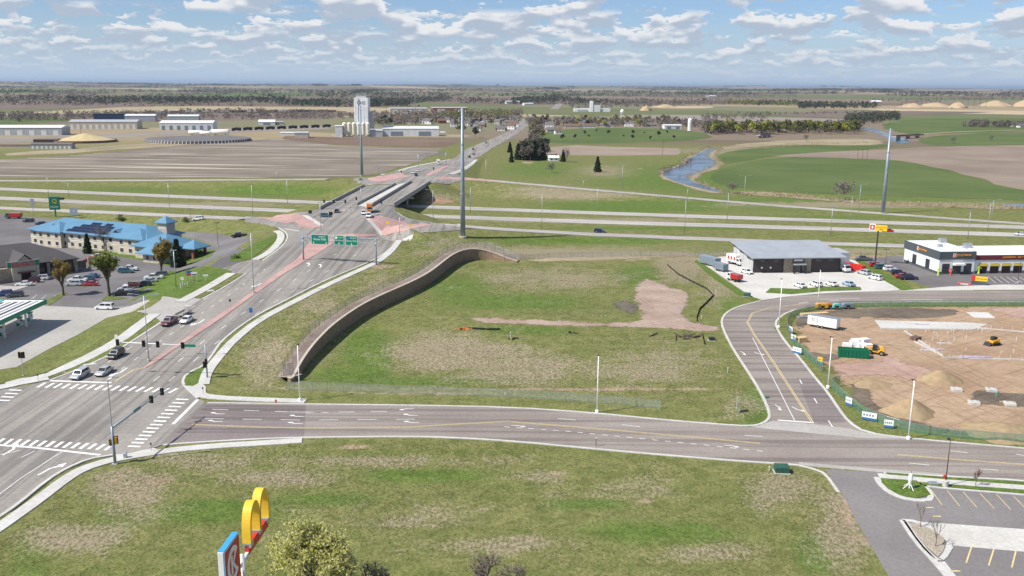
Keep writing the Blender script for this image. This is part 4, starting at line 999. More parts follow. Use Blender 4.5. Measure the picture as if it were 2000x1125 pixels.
# ------------------------------------------------------------------ bridge over the freeway
def build_bridge():
 b = empty('bridge', P0(733, 382, 0), 0, 'concrete road bridge with grey parapets crossing the freeway', 'bridge')
 inv = Vector(b.location)
 def W(px, py, z=7.0): return Vector(P0(px, py, z)) - inv
 A, B, C, D = W(626, 408), W(770, 401), W(840, 357), W(711, 364)
 zt, zb = 7.06, 6.25
 MB().hexa([(*A.xy, zb), (*B.xy, zb), (*C.xy, zb), (*D.xy, zb), (*A.xy, zt), (*B.xy, zt), (*C.xy, zt), (*D.xy, zt)]).build('deck', M['concrete_road'], b)
 def barrier(name, p, q, h, w=0.45, mat='parapet_concrete', ext=0):
  d = (q - p); d.z = 0; d.normalize(); nrm = Vector((-d.y, d.x, 0)) * w / 2; p = p - d * ext
  c = [p - nrm, q - nrm, q + nrm, p + nrm]
  return MB().hexa([(v.x, v.y, zb) for v in c] + [(v.x, v.y, zt + h) for v in c]).build(name, M[mat], b)
 barrier('parapet', A, D, 1.3, 0.6, ext=2); barrier('parapet', B, C, 1.3, 0.6, ext=1)
 barrier('median_barrier', W(697, 401), W(772, 361), 1.3, 0.6); barrier('median_barrier', W(724, 404), W(803, 356), 1.3, 0.6)
 # walkway between the two barriers with a low white edge
 p, q = [W(700, 402), W(721, 405), W(800, 356), W(775, 361)], 0.12
 MB().slab([(v.x, v.y) for v in p], zt, zt + q).build('walkway', M['sidewalk_concrete'], b)
 for i in range(8):
  u = (i + .5) / 8
  p, q = A.lerp(B, u), D.lerp(C, u)
  MB().hexa([(p.x - .3, p.y, 5.1), (p.x + .3, p.y, 5.1), (q.x + .3, q.y, 5.1), (q.x - .3, q.y, 5.1), (p.x - .3, p.y, 6.25), (p.x + .3, p.y, 6.25), (q.x + .3, q.y, 6.25), (q.x - .3, q.y, 6.25)]).build('girder', M['girder'], b)
 for k, u in enumerate((0.10, 0.49, 0.88)):
  p, q = A.lerp(D, u), B.lerp(C, u)
  d = (q - p).normalized(); nn = Vector((-d.y, d.x, 0)) * .6
  MB().hexa([(*(p - nn).xy, 4.2), (*(q - nn).xy, 4.2), (*(q + nn).xy, 4.2), (*(p + nn).xy, 4.2), (*(p - nn).xy, 5.1), (*(q - nn).xy, 5.1), (*(q + nn).xy, 5.1), (*(p + nn).xy, 5.1)]).build('pier_cap', M['bridge_concrete'], b)
  for j in range(5):
   c = p.lerp(q, (j + .5) / 5); MB().tube((c.x, c.y, -.3), (c.x, c.y, 4.2), .55, n=12).build('pier_column', M['bridge_concrete'], b, smooth=True)
 for (p, q, s) in ((A, B, -1), (D, C, 1)):
  d = (q - p).normalized(); nn = Vector((-d.y, d.x, 0)) * s * .8
  c = [p, q, q + nn, p + nn]
  MB().hexa([(v.x, v.y, 3.5) for v in c] + [(v.x, v.y, 6.2) for v in c]).build('abutment', M['bridge_concrete'], b)
 return b
build_bridge()
rough_sheet('ground', [(800, 408), (815, 393), (850, 378), (880, 385), (905, 393), (905, 398), (850, 398)], M['slope_riprap'], 0.08, 0.5, 4, 50, hf=Hup)

# ------------------------------------------------------------------ retaining wall
def build_wall():
 pts = resample(smooth_poly([tuple(p) for p in WALL], 2, False), 1.5)
 back = offset_line(pts, 0.9)
 n = len(pts); inv = pts[n // 2]
 w = empty('retaining_wall', (inv[0], inv[1], 0), 0, 'long curved brown block retaining wall beside the rising road', 'wall')
 zb = [float(Hpad(*p)) - .4 for p in pts]
 bh = offset_line(pts, 3.4)
 zt = np.array([float(Hup(*p)) for p in bh])
 t = np.arange(n) / (n - 1)
 zt = np.maximum(zt + .1, np.array(zb) + .5)
 k = np.ones(9) / 9; zt = np.convolve(np.pad(zt, 4, mode='edge'), k, 'valid')
 m = MB(); c = MB()
 V = []
 for i in range(n):
  x, y = pts[i][0] - inv[0], pts[i][1] - inv[1]; bx, by = back[i][0] - inv[0], back[i][1] - inv[1]
  V += [(x, y, zb[i]), (x, y, zt[i] - .15), (bx, by, zt[i] - .15), (bx, by, zb[i])]
 F_ = []
 for i in range(n - 1):
  for q in range(3): F_.append((4 * i + q, 4 * i + q + 1, 4 * i + 4 + q + 1, 4 * i + 4 + q))
 F_ += [(0, 1, 2, 3), (4 * n - 4, 4 * n - 3, 4 * n - 2, 4 * n - 1)]
 m.add(V, F_).build('wall_face', M['split_block'], w)
 fr = offset_line(pts, -0.12); bk = offset_line(pts, 0.42)
 V = []
 for i in range(n):
  x, y = fr[i][0] - inv[0], fr[i][1] - inv[1]; bx, by = bk[i][0] - inv[0], bk[i][1] - inv[1]
  V += [(x, y, zt[i] - .148), (x, y, zt[i] + .05), (bx, by, zt[i] + .05), (bx, by, zt[i] - .148)]
 F_ = []
 for i in range(n - 1):
  for q in range(4): F_.append((4 * i + q, 4 * i + (q + 1) % 4, 4 * i + 4 + (q + 1) % 4, 4 * i + 4 + q))
 F_ += [(0, 1, 2, 3), (4 * n - 4, 4 * n - 3, 4 * n - 2, 4 * n - 1)]
 c.add(V, F_).build('coping', M['cap_stone'], w)
 # brown backfill between the coping and the fence
 L1, L2, L3 = offset_line(pts, 0.43), offset_line(pts, 1.6), offset_line(pts, 3.3)
 z2 = [max(float(Hup(*p)), 0) + .10 for p in L2]; z3 = [float(Hup(*p)) + .03 for p in L3]
 V = []
 for i in range(n): V += [(*L1[i], zt[i] - .02), (*L2[i], max(z2[i], zt[i] - .3) if True else 0), (*L3[i], z3[i])]
 F_ = [(3 * i + q, 3 * i + 3 + q, 3 * i + 4 + q, 3 * i + 1 + q) for i in range(n - 1) for q in (0, 1)]
 me = bpy.data.meshes.new('backfill'); me.from_pydata(V, [], F_); me.update()
 o = mesh_obj('ground', me, M['wall_backfill'], smooth=True); tag(o, 'strip of brown gravel along the top of the retaining wall', kind='structure')
 return pts, zt
WALLPTS, WALLTOP = build_wall()

# ------------------------------------------------------------------ chain-link fences
_post = {}
def fence(xy, h, spacing, net, postmat, label, hf=Hall, dz=0.0, r=0.04, group=None, smooth=1):
 if smooth: xy = smooth_poly(xy, smooth, False)
 q = resample(xy, spacing)
 c = q[0]; z0 = float(hf(*c)); f = empty('chain_link_fence', (c[0], c[1], z0), 0, label, 'fence', group)
 key = (h, r, postmat)
 if key not in _post:
  me = MB().tube((0, 0, -.3), (0, 0, h + .08), r, n=6).mesh('post'); me.materials.append(M[postmat]); _post[key] = me
 V = []
 rail = MB()
 prev = None
 for x, y in q:
  z = float(hf(x, y)) + dz
  mesh_obj('post', _post[key], None, f, (x - c[0], y - c[1], z - z0))
  V += [(x - c[0], y - c[1], z - z0 + .03), (x - c[0], y - c[1], z - z0 + h)]
  p = (x - c[0], y - c[1], z - z0 + h)
  if prev: rail.tube(prev, p, r * .6, n=5, cap=False)
  prev = p
 rail.build('top_rail', M[postmat], f)
 me = bpy.data.meshes.new('wire_netting'); me.from_pydata(V, [], [(2 * i, 2 * i + 2, 2 * i + 3, 2 * i + 1) for i in range(len(q) - 1)]); me.update()
 mesh_obj('wire_netting', me, M[net], f)
 return f
wl = [WALLPTS[i] for i in range(0, len(WALLPTS), 4)]
fence(offset_line(wl, 2.7), 2.3, 3.0, 'wire_mesh', 'rust_steel', 'grey chain-link fence following the top of the retaining wall', hf=Hup, dz=.1)
fence([G(a, b)[:2] for a, b in ((560, 762), (580, 762), (700, 766), (1000, 776), (1150, 786), (1290, 799))], 1.7, 3.0, 'pale_mesh', 'galvanised', 'pale chain-link fence along the near edge of the vacant lot')
fence([G(a, b)[:2] for a, b in ((985, 508), (1100, 503), (1250, 501), (1330, 500), (1440, 500))], 1.8, 3.5, 'wire_mesh', 'rust_steel', 'chain-link fence between the vacant lot and the freeway ramp')
SITE_F = [(2080, 597), (1900, 598), (1760, 599), (1660, 600), (1610, 604), (1565, 611), (1542, 623), (1535, 638), (1540, 652), (1552, 676), (1570, 695), (1590, 712), (1606, 726)]
fence([G(a, b)[:2] for a, b in SITE_F], 1.8, 3.0, 'green_mesh', 'galvanised', 'green screened chain-link fence round the far side of the building site')
SITE_G = [(1640, 750), (1622, 753), (1628, 764), (1650, 782), (1668, 800), (1700, 820), (1740, 835), (1800, 849), (1900, 860), (2060, 872)]
fence([G(a, b)[:2] for a, b in SITE_G], 1.8, 3.0, 'green_mesh', 'galvanised', 'green screened chain-link fence along the near side of the building site')
fence([G(a, b)[:2] for a, b in ((1470, 495), (1445, 497), (1440, 500))][:2], 1.8, 3, 'wire_mesh', 'rust_steel', 'short piece of chain-link fence behind the grey roofed building')

# ------------------------------------------------------------------ poles
def street_pole(px, py, top, mat, label, group, r=0.13, head='box', foot=True, hf=None, lean=0.0):
 """a plain lighting pole; top = frame row of its tip gives the height"""
 b = G(px, py) if hf is None else march(px, py, hf)
 d = math.hypot(b[0], b[1]); zt = zt_for(b, top)
 h = zt - b[2]
 o = empty('street_light', b, 0, label, 'street light', group)
 MB().tube((0, 0, -.2), (0, 0, h), r, r * .62, n=8).build('pole', M[mat], o, smooth=True)
 if foot: MB().lathe([(.36, -.2), (.36, .45), (.3, .55), (r, .56)], 10).build('foot', M['white_steel' if mat == 'white_steel' else 'bridge_concrete'], o)
 hm = 'black_steel' if mat != 'galvanised' else 'galvanised'
 if head == 'box':
  MB().tube((0, 0, h - .1), (0.0, .5, h), .05, n=6).build('arm', M[mat], o); MB().box(-.2, .2, .35, .85, h - .06, h + .1).build('lamp_head', M[hm], o)
 elif head == 'double':
  for s in (-1, 1):
   MB().path([(0, 0, h - .3), (s * .9, 0, h + .25), (s * 2.6, 0, h + .45)], .05).build('arm', M[mat], o); MB().box(s * 2.9 - .5, s * 2.9 + .5, -.18, .18, h + .38, h + .52).build('lamp_head', M[hm], o)
 elif head == 'flag':
  for s in (-1, 1): MB().box(s * .55 - .35, s * .55 + .35, -.2, .2, h, h + .12).build('lamp_head', M[hm], o)
  MB().tube((-.9, 0, h - .03), (.9, 0, h - .03), .05, n=6).build('arm', M[mat], o)
 return o
def zt_for(b, top):
 """height at which something above ground point b meets the frame row top"""
 lo, hi = b[2], b[2] + 80
 for _ in range(40):
  m = .5 * (lo + hi)
  if project((b[0], b[1], m))[1] > top: lo = m
  else: hi = m
 return .5 * (lo + hi)
WP = 'tall white street lights'
for a, t_, lab in (((586, 783), 675, 'white street light at the end of the near sidewalk by the retaining wall'), ((1166, 806), 696, 'white street light at the near edge of the vacant lot'), ((1521, 640), 546, 'white street light on the inside of the street bend'), ((1597, 600), 528, 'white street light rising behind the yellow site equipment'),
                  ((1617, 758), 660, 'white street light in front of the green dumpster'), ((1774, 858), 744, 'white street light in front of the near soil heap')):
 street_pole(*a, t_, 'white_steel', lab, WP, 0.14)
street_pole(291, 706, 578, 'galvanised', 'galvanised double-armed street light at the tip of the pink median', 'double-armed median lights', .12, 'double')
street_pole(496, 573, 455, 'galvanised', 'galvanised double-armed street light halfway up the pink median', 'double-armed median lights', .12, 'double')
street_pole(1846, 950, 860, 'bronze_steel', 'dark car park light on a white concrete base at lower right', 'car park lights', .09, 'box')
street_pole(1988, 553, 507, 'bronze_steel', 'dark car park light in front of the tyre shop bays', 'car park lights', .08, 'flag')
street_pole(1729, 520, 487, 'bronze_steel', 'dark car park light behind the row of parked cars', 'car park lights', .08, 'flag')
street_pole(426, 482, 435, 'bronze_steel', 'dark car park light at the right end of the hotel', 'car park lights', .08, 'flag')
street_pole(373, 432, 408, 'bronze_steel', 'dark car park light behind the hotel tower', 'car park lights', .08, 'flag')
street_pole(344, 560, 489, 'galvanised', 'grey pole with cross arm on the lawn of small signs', None, .16, 'flag', False)
FL = 'slender freeway lights'
k = 0
FLP = [((1058, 447), 378, 'black ramp'), ((1166, 413), 368, ''), ((1215, 372), 322, ''), ((1139, 368), 352, ''), ((1337, 457), 391, ''), ((1342, 396), 367, ''), ((1420, 431), 377, ''), ((1453, 395), 344, ''), ((1622, 460), 404, ''), ((1661, 430), 384, ''), ((1677, 415), 361, ''), ((1890, 466), 411, ''),
       ((1929, 452), 397, ''), ((1936, 432), 391, ''), ((247, 0), 0, ''), ((494, 420), 360, ''), ((331, 405), 358, ''), ((135, 386), 358, ''), ((95, 383), 345, ''), ((562, 399), 352, ''), ((846, 428), 372, ''), ((919, 415), 365, ''), ((540, 351), 335, ''), ((949, 359), 310, ''), ((781, 460), 423, ''), ((627, 450), 395, ''), ((705, 400), 367, ''), ((740, 343), 327, '')]
rows = sorted([q for q in FLP if q[1] > 0], key=lambda q: q[0][0])
for i, (a, t_, _) in enumerate(rows):
 street_pole(*a, t_, 'galvanised', 'slender grey freeway light pole, %s from the left' % ordw(i), FL, .12, 'double' if i % 3 else 'flag', False)

# tall steel transmission poles
def tower(px, py, top, r, label, leanx=0.0):
 b = G(px, py); h = zt_for(b, top) - b[2]
 o = empty('transmission_pole', b, 0, label, 'utility pole', 'steel transmission poles')
 MB().tube((0, 0, -.5), (leanx * h, 0, h), r, r * .42, n=12).build('shaft', M['blue_grey_steel'], o, smooth=True)
 MB().lathe([(r * 1.5, -.4), (r * 1.5, .35), (r * 1.05, .4)], 14).build('foundation', M['cap_stone'], o)
 for u in (.34, .53, .72): MB().lathe([(r * (1 - .58 * u) * 1.18, 0), (r * (1 - .58 * u) * 1.18, .35)], 12, (leanx * h * u, 0, h * u)).build('flange', M['blue_grey_steel'], o)
 for u in (.88, .93, .985):
  MB().box(leanx * h * u - 1.3, leanx * h * u + 1.3, -.12, .12, h * u - .1, h * u + .1).build('cross_arm', M['galvanised'], o)
  for s in (-1, 1): MB().lathe([(.08, 0), (.16, .1), (.08, .2), (.16, .3), (.08, .4), (.16, .5), (.06, .6)], 8, (leanx * h * u + s * 1.25, 0, h * u - .7)).build('insulator', M['galvanised'], o)
 return o
tower(904, 463, 211, 1.0, 'nearest and tallest blue-grey steel transmission pole beside the ramp'); tower(707, 344, 206, 1.0, 'steel transmission pole at the edge of the stubble field in front of the grain elevator'); tower(1724, 417, 251, 1.0, 'leaning steel transmission pole in the green field at right', 0.0)
def h_frame(px, py, top, label, n=2):
 b = G(px, py); h = zt_for(b, top) - b[2]
 o = empty('power_pole', b, 0, label, 'utility pole', 'wooden power poles')
 for i in range(n): MB().tube((i * 4.0, 0, -.3), (i * 4.0, 0, h), .2, .13, n=6).build('pole', M['rust_steel'], o)
 MB().box(-1.5, (n - 1) * 4 + 1.5, -.12, .12, h - 1.2, h - .9).build('cross_arm', M['rust_steel'], o)
h_frame(1294, 304, 275, 'single wooden power pole at the end of the pink field', 1); h_frame(1675, 310, 290, 'twin wooden power poles in the green field beyond the river', 3); h_frame(158, 263, 238, 'wooden power pole beside the yellow grain pile', 1)

# ------------------------------------------------------------------ traffic signals
def signal_head(parent, loc, face, yellow_back=True, heads=3):
 """housing with a dark face; face = heading the lamps look towards"""
 h = .36 * heads
 o = MB().box(-.17, .17, -.02, .26, -h / 2, h / 2).build('signal_head', M['signal_yellow' if yellow_back else 'signal_black'], parent, loc, face + math.pi / 2)
 MB().box(-.36, .36, -.06, -.022, -h / 2 - .15, h / 2 + .15).build('backplate', M['signal_black'], o)
 for i in range(heads):
  z = h / 2 - .18 - .36 * i
  MB().lathe([(.13, -.09), (.13, -.062)], 10, (0, 0, z), 'y').build('lamp', M[('lens_red', 'lens_amber', 'lens_green')[min(i, 2)]], o)
  MB().tube((0, -.063, z + .02), (0, -.28, z + .02), .15, n=8, cap=False).build('visor', M['signal_black'], o)
 return o
def mast_signal(px, py, armtop_row, tip_px, label, heads, face, lamp_row=None, r=.2, sign_u=None):
 b = G(px, py); h = zt_for(b, armtop_row) - b[2]
 o = empty('traffic_signal', b, 0, label, 'traffic light')
 MB().tube((0, 0, -.2), (0, 0, h + .3), r, r * .8, n=10).build('pole', M['blue_grey_steel'], o, smooth=True)
 MB().box(-.45, .45, -.45, .45, -.2, .12).build('foot', M['bridge_concrete'], o)
 # arm: the point at the arm's height seen at tip_px
 tip = Vector(P0(tip_px[0], tip_px[1], b[2] + h + .4)) - Vector(b)
 MB().tube((0, 0, h), tip, r * .7, r * .35, n=8).build('mast_arm', M['blue_grey_steel' if lamp_row else 'white_steel'], o, smooth=True)
 for u in heads:
  c = Vector((0, 0, h)).lerp(tip, u); signal_head(o, c + Vector((math.cos(face), math.sin(face), 0)) * .25, face, face < 0)
 if sign_u:
  c = Vector((0, 0, h)).lerp(tip, sign_u); d = tip.copy(); d.z = 0; d.normalize(); a = math.atan2(d.y, d.x)
  s = MB().box(-1.2, 1.2, -.03, .03, -.28, .28).build('street_name_sign', M['sign_green'], o, c + Vector((math.cos(face) * .22, math.sin(face) * .22, 0)), a)
  for i, w in enumerate((.3, .5, .28)): MB().box(-.85 + i * .62, -.85 + i * .62 + w, -.04, -.031, -.1, .1).build('lettering', M['sign_white'], s)
 if lamp_row:
  lh = zt_for(b, lamp_row) - b[2]
  MB().path([(0, 0, h + .3), (0, 0, lh - .8), (.15, 0, lh - .3), (.9, .3, lh)], .08, 8).build('light_standard', M['galvanised'], o)
  MB().box(.7, 1.6, .15, .5, lh - .06, lh + .1).build('lamp_head', M['galvanised'], o)
 return o
S_ = R(-90)
m1 = mast_signal(405, 738, 676, (228, 668), 'traffic signal whose white arm reaches left over the near end of the pink median', (.985, .69, .53, .20 + .05), S_, None, .17, .62 * .28 / .28 - .45 + .0)
signal_head(m1, (-.35, -.1, 2.9), S_); signal_head(m1, (.1, -.4, 3.6), S_ - .6)
m2 = mast_signal(225, 906, 836, (330, 755), 'near traffic signal at the lower left corner with a long blue-grey arm', (.60 + .05, .85), R(90), 738, .24, .40)
signal_head(m2, (-.45, .1, 3.6), R(200)); signal_head(m2, (.5, -.1, 4.1), R(120))
def pedestal(px, py, top, label, face, n=2):
 b = G(px, py); h = zt_for(b, top) - b[2]
 o = empty('traffic_signal', b, 0, label, 'traffic light'); MB().tube((0, 0, -.1), (0, 0, h - .3), .07, n=8).build('pole', M['galvanised'], o); MB().lathe([(.2, -.1), (.2, .25), (.08, .4)], 8).build('foot', M['galvanised'], o)
 for i in range(n): signal_head(o, ((i - .5) * .7, 0, h - .6), face + (i - .5) * .9)
 return o
pedestal(46, 735, 688, 'short pedestal traffic signal at the left edge on the grass corner', S_)
pedestal(647, 447, 414, 'traffic signal post in the ramp crossing with two dark heads', S_, 2); pedestal(698, 408, 385, 'traffic signal post at the near end of the bridge walkway', S_, 1); pedestal(747, 424, 392, 'traffic signal post on the right pink island by the bridge', S_, 1)
pedestal(606, 424, 411, 'traffic signal post on the left pink island by the ramp', S_, 2); pedestal(848, 345, 327, 'far traffic signal post north of the bridge', S_, 1); pedestal(785, 343, 333, 'far traffic signal post on the pink island north of the bridge', S_, 1)
def mast_far(px, py, top, tip, label, us):
 return mast_signal(px, py, top, tip, label, us, S_, None, .14)
mast_far(698, 412, 394, (632, 393), 'traffic signal with its arm over the lanes coming off the bridge', (.35, .7, .98))
def post_sign(px, py, h, kind, label, w=.75, hh=.75, mat='sign_white', shape='box', rz=0.0):
 b = G(px, py); o = empty(kind, b, rz, label, 'road sign'); MB().tube((0, 0, -.1), (0, 0, h), .04, n=6).build('post', M['galvanised'], o)
 if shape == 'diamond': MB().add([(0, -.05, h - hh), (w, -.05, h), (0, -.05, h + hh), (-w, -.05, h), (0, -.09, h - hh), (w, -.09, h), (0, -.09, h + hh), (-w, -.09, h)], [(0, 1, 2, 3), (7, 6, 5, 4), (0, 4, 5, 1), (1, 5, 6, 2), (2, 6, 7, 3), (3, 7, 4, 0)]).build('sign_plate', M[mat], o)
 else: MB().box(-w / 2, w / 2, -.09, -.05, h - hh, h).build('sign_plate', M[mat], o)
 return o
post_sign(757, 447, 2.4, 'warning_sign', 'yellow diamond warning sign on the right pink island', .8, .8, 'sign_yellow', 'diamond'); post_sign(802, 453, 2.6, 'warning_sign', 'yellow warning sign by the ramp beside the pink island', .7, .7, 'sign_yellow', 'diamond')
post_sign(491, 624, 3.0, 'road_sign', 'blue and white route sign beside the sidewalk below the gantry', .9, 1.2, 'sign_blue'); post_sign(450, 600, 2.2, 'road_sign', 'small sign post on the pink median', .5, .7, 'signal_black'); post_sign(229, 680, 3.2, 'road_sign', 'pale sign on a post beside the left sidewalk', .7, 1.1, 'sign_white')
post_sign(75, 745, 1.6, 'push_button_post', 'grey push-button post at the left crosswalk, further from the gas station', .25, .4, 'signal_black') ; post_sign(296, 882, 1.6, 'push_button_post', 'grey push-button post at the near crosswalk corner', .25, .4, 'signal_black'); post_sign(397, 771, 1.6, 'push_button_post', 'grey push-button post at the corner by the lane arrows', .25, .4, 'signal_black')
post_sign(705, 360, 3.2, 'road_sign', 'green exit sign by the far ramp left of the bridge', 1.8, 1.0, 'sign_green')
post_sign(1497, 797, 2.4, 'street_sign', 'teal street name sign at the side street corner', .8, .4, 'sign_green'); post_sign(861, 430, 2.0, 'road_sign', 'white sign post at the ramp beyond the pink island', .6, .7)
post_sign(1438, 805, 3.0, 'land_sign', 'white sale sign standing in the vacant lot near the side street', 1.6, 2.2, 'sign_white', rz=R(70))

# ------------------------------------------------------------------ sign gantries
def gantry(p1, p2, toprow, label, panels, sign_face=-1, postmat='blue_grey_steel', boards=True):
 a, b = Vector(G(*p1)), Vector(G(*p2)); z = zt_for(a, toprow); z2 = zt_for(b, toprow + 3); zt = max(z, z2)
 o = empty('sign_gantry', a, 0, label, 'road sign')
 d = b - a; d.z = 0; L = d.length; d.normalize(); nn = Vector((-d.y, d.x, 0)) * .6; ang = math.atan2(d.y, d.x)
 h = zt - a.z
 MB().tube((0, 0, -.3), (0, 0, h), .28, .22, n=10).build('post', M[postmat], o, smooth=True); e = b - a
 MB().tube((e.x, e.y, e.z - .3), (e.x, e.y, h), .28, .22, n=10).build('post', M[postmat], o, smooth=True)
 for s in (-1, 1):
  for zz in (h, h - 1.5): MB().tube(nn * s + Vector((0, 0, zz)) - d * .8, nn * s + d * (L + .8) + Vector((0, 0, zz)), .11, n=6).build('chord', M['galvanised'], o)
 k = max(4, int(L / 2.0)); br = MB()
 for i in range(k):
  for s in (-1, 1):
   p = nn * s + d * (L * i / k); q = nn * s + d * (L * (i + 1) / k)
   br.tube(p + Vector((0, 0, h if i % 2 else h - 1.5)), q + Vector((0, 0, h - 1.5 if i % 2 else h)), .05, n=5)
   br.tube(p + Vector((0, 0, h)), p + Vector((0, 0, h - 1.5)), .05, n=5)
 br.build('lattice', M['galvanised'], o)
 for (u0, u1, z0, z1, lines, shield) in panels:
  w = L * (u1 - u0); c = d * (L * (u0 + u1) / 2) + nn * -1.35 + Vector((0, 0, h - .75 + (z0 + z1) / 2))
  hh = z1 - z0
  s = MB().box(-w / 2, w / 2, -.04, .04, -hh / 2, hh / 2).build('sign_panel', M['sign_white' if boards else 'galvanised'], o, c, ang)
  MB().box(-w / 2 + .1, w / 2 - .1, -.06, -.042, -hh / 2 + .1, hh / 2 - .1).build('green_face', M['sign_green'], s)
  for (txt, tx, tz, size) in lines:
   mesh_obj('lettering', text_mesh(txt, size, .008), M['sign_white'], s, (tx * w, -.075, tz * hh))
  if shield: MB().slab([(-.35, -.35), (.35, -.35), (.4, .2), (0, .45), (-.4, .2)], 0, .02).build('route_shield', M[shield[2]], s, (shield[0] * w, -.07, shield[1] * hh), (R(90), 0, 0))
  for ax, rot in ((-.36, 0), (.36, 0)) if len(lines) > 1 and w > 5 else ((0.0, 0),):
   MB().slab([(-.07, .35), (-.07, 0), (-.25, 0), (0, -.35), (.25, 0), (.07, 0), (.07, .35)], 0, .02).build('down_arrow', M['sign_white'], s, (ax * w, -.07, -.34 * hh), (R(90), 0, 0))
 return o
gantry((593, 508), (735, 517), 463, 'truss sign gantry with three green boards over the wide road', [(.13, .37, -1.6, 1.6, (('NORTH', .12, .27, .62), ('Sioux Falls', 0, 0.02, 1.0)), (-.2, .27, 'sign_blue')), (.445, .58, -1.55, 1.55, (('SOUTH', .14, .27, .55), ('Harrisburg', 0, -.02, .62)), (-.28, .25, 'sign_white')), (.60, .765, -1.6, 1.5, (('SOUTH', .15, .27, .6), ('Sioux City', 0, -.02, .80)), (-.2, .25, 'sign_blue'))])
gantry((817, 324), (871, 322), 301, 'far pale sign gantry over the road north of the bridge, seen from behind', [(.36, .58, -1.2, 1.6, (), None), (.62, .86, -1.2, 1.6, (), None)][:0], boards=False, postmat='galvanised')

# ------------------------------------------------------------------ vehicles
CARCOL = {'white': (0.78, 0.78, 0.77), 'silver': (0.42, 0.44, 0.46), 'black': (0.012, 0.013, 0.015), 'grey': (0.10, 0.105, 0.115), 'red': (0.42, 0.02, 0.02), 'maroon': (0.10, 0.012, 0.018), 'blue': (0.03, 0.07, 0.20), 'navy': (0.012, 0.018, 0.05),
          'teal': (0.03, 0.11, 0.13), 'pale blue': (0.30, 0.42, 0.55), 'orange': (0.62, 0.22, 0.02), 'tan': (0.45, 0.36, 0.24)}
for k, c in CARCOL.items(): plain('paint_' + k.replace(' ', '_'), c, 0.28, 0.0, 0.03, 1.0, 0.5, 0.7)
plain('tyre', (0.018, 0.018, 0.018), 0.9); plain('rim', (0.45, 0.46, 0.48), 0.3, 0.8); plain('car_glass', (0.012, 0.018, 0.024), 0.06, 0, 0.1, 1, 0.9); plain('lamp_clear', (0.75, 0.76, 0.78), 0.15); plain('lamp_red', (0.45, 0.01, 0.01), 0.25); plain('trim', (0.03, 0.03, 0.032), 0.6)
def arch(cx_, r, z0, n=5): return [(cx_ + r * math.cos(math.pi * i / n), z0 + r * math.sin(math.pi * i / n)) for i in range(n + 1)]
CARS = {}
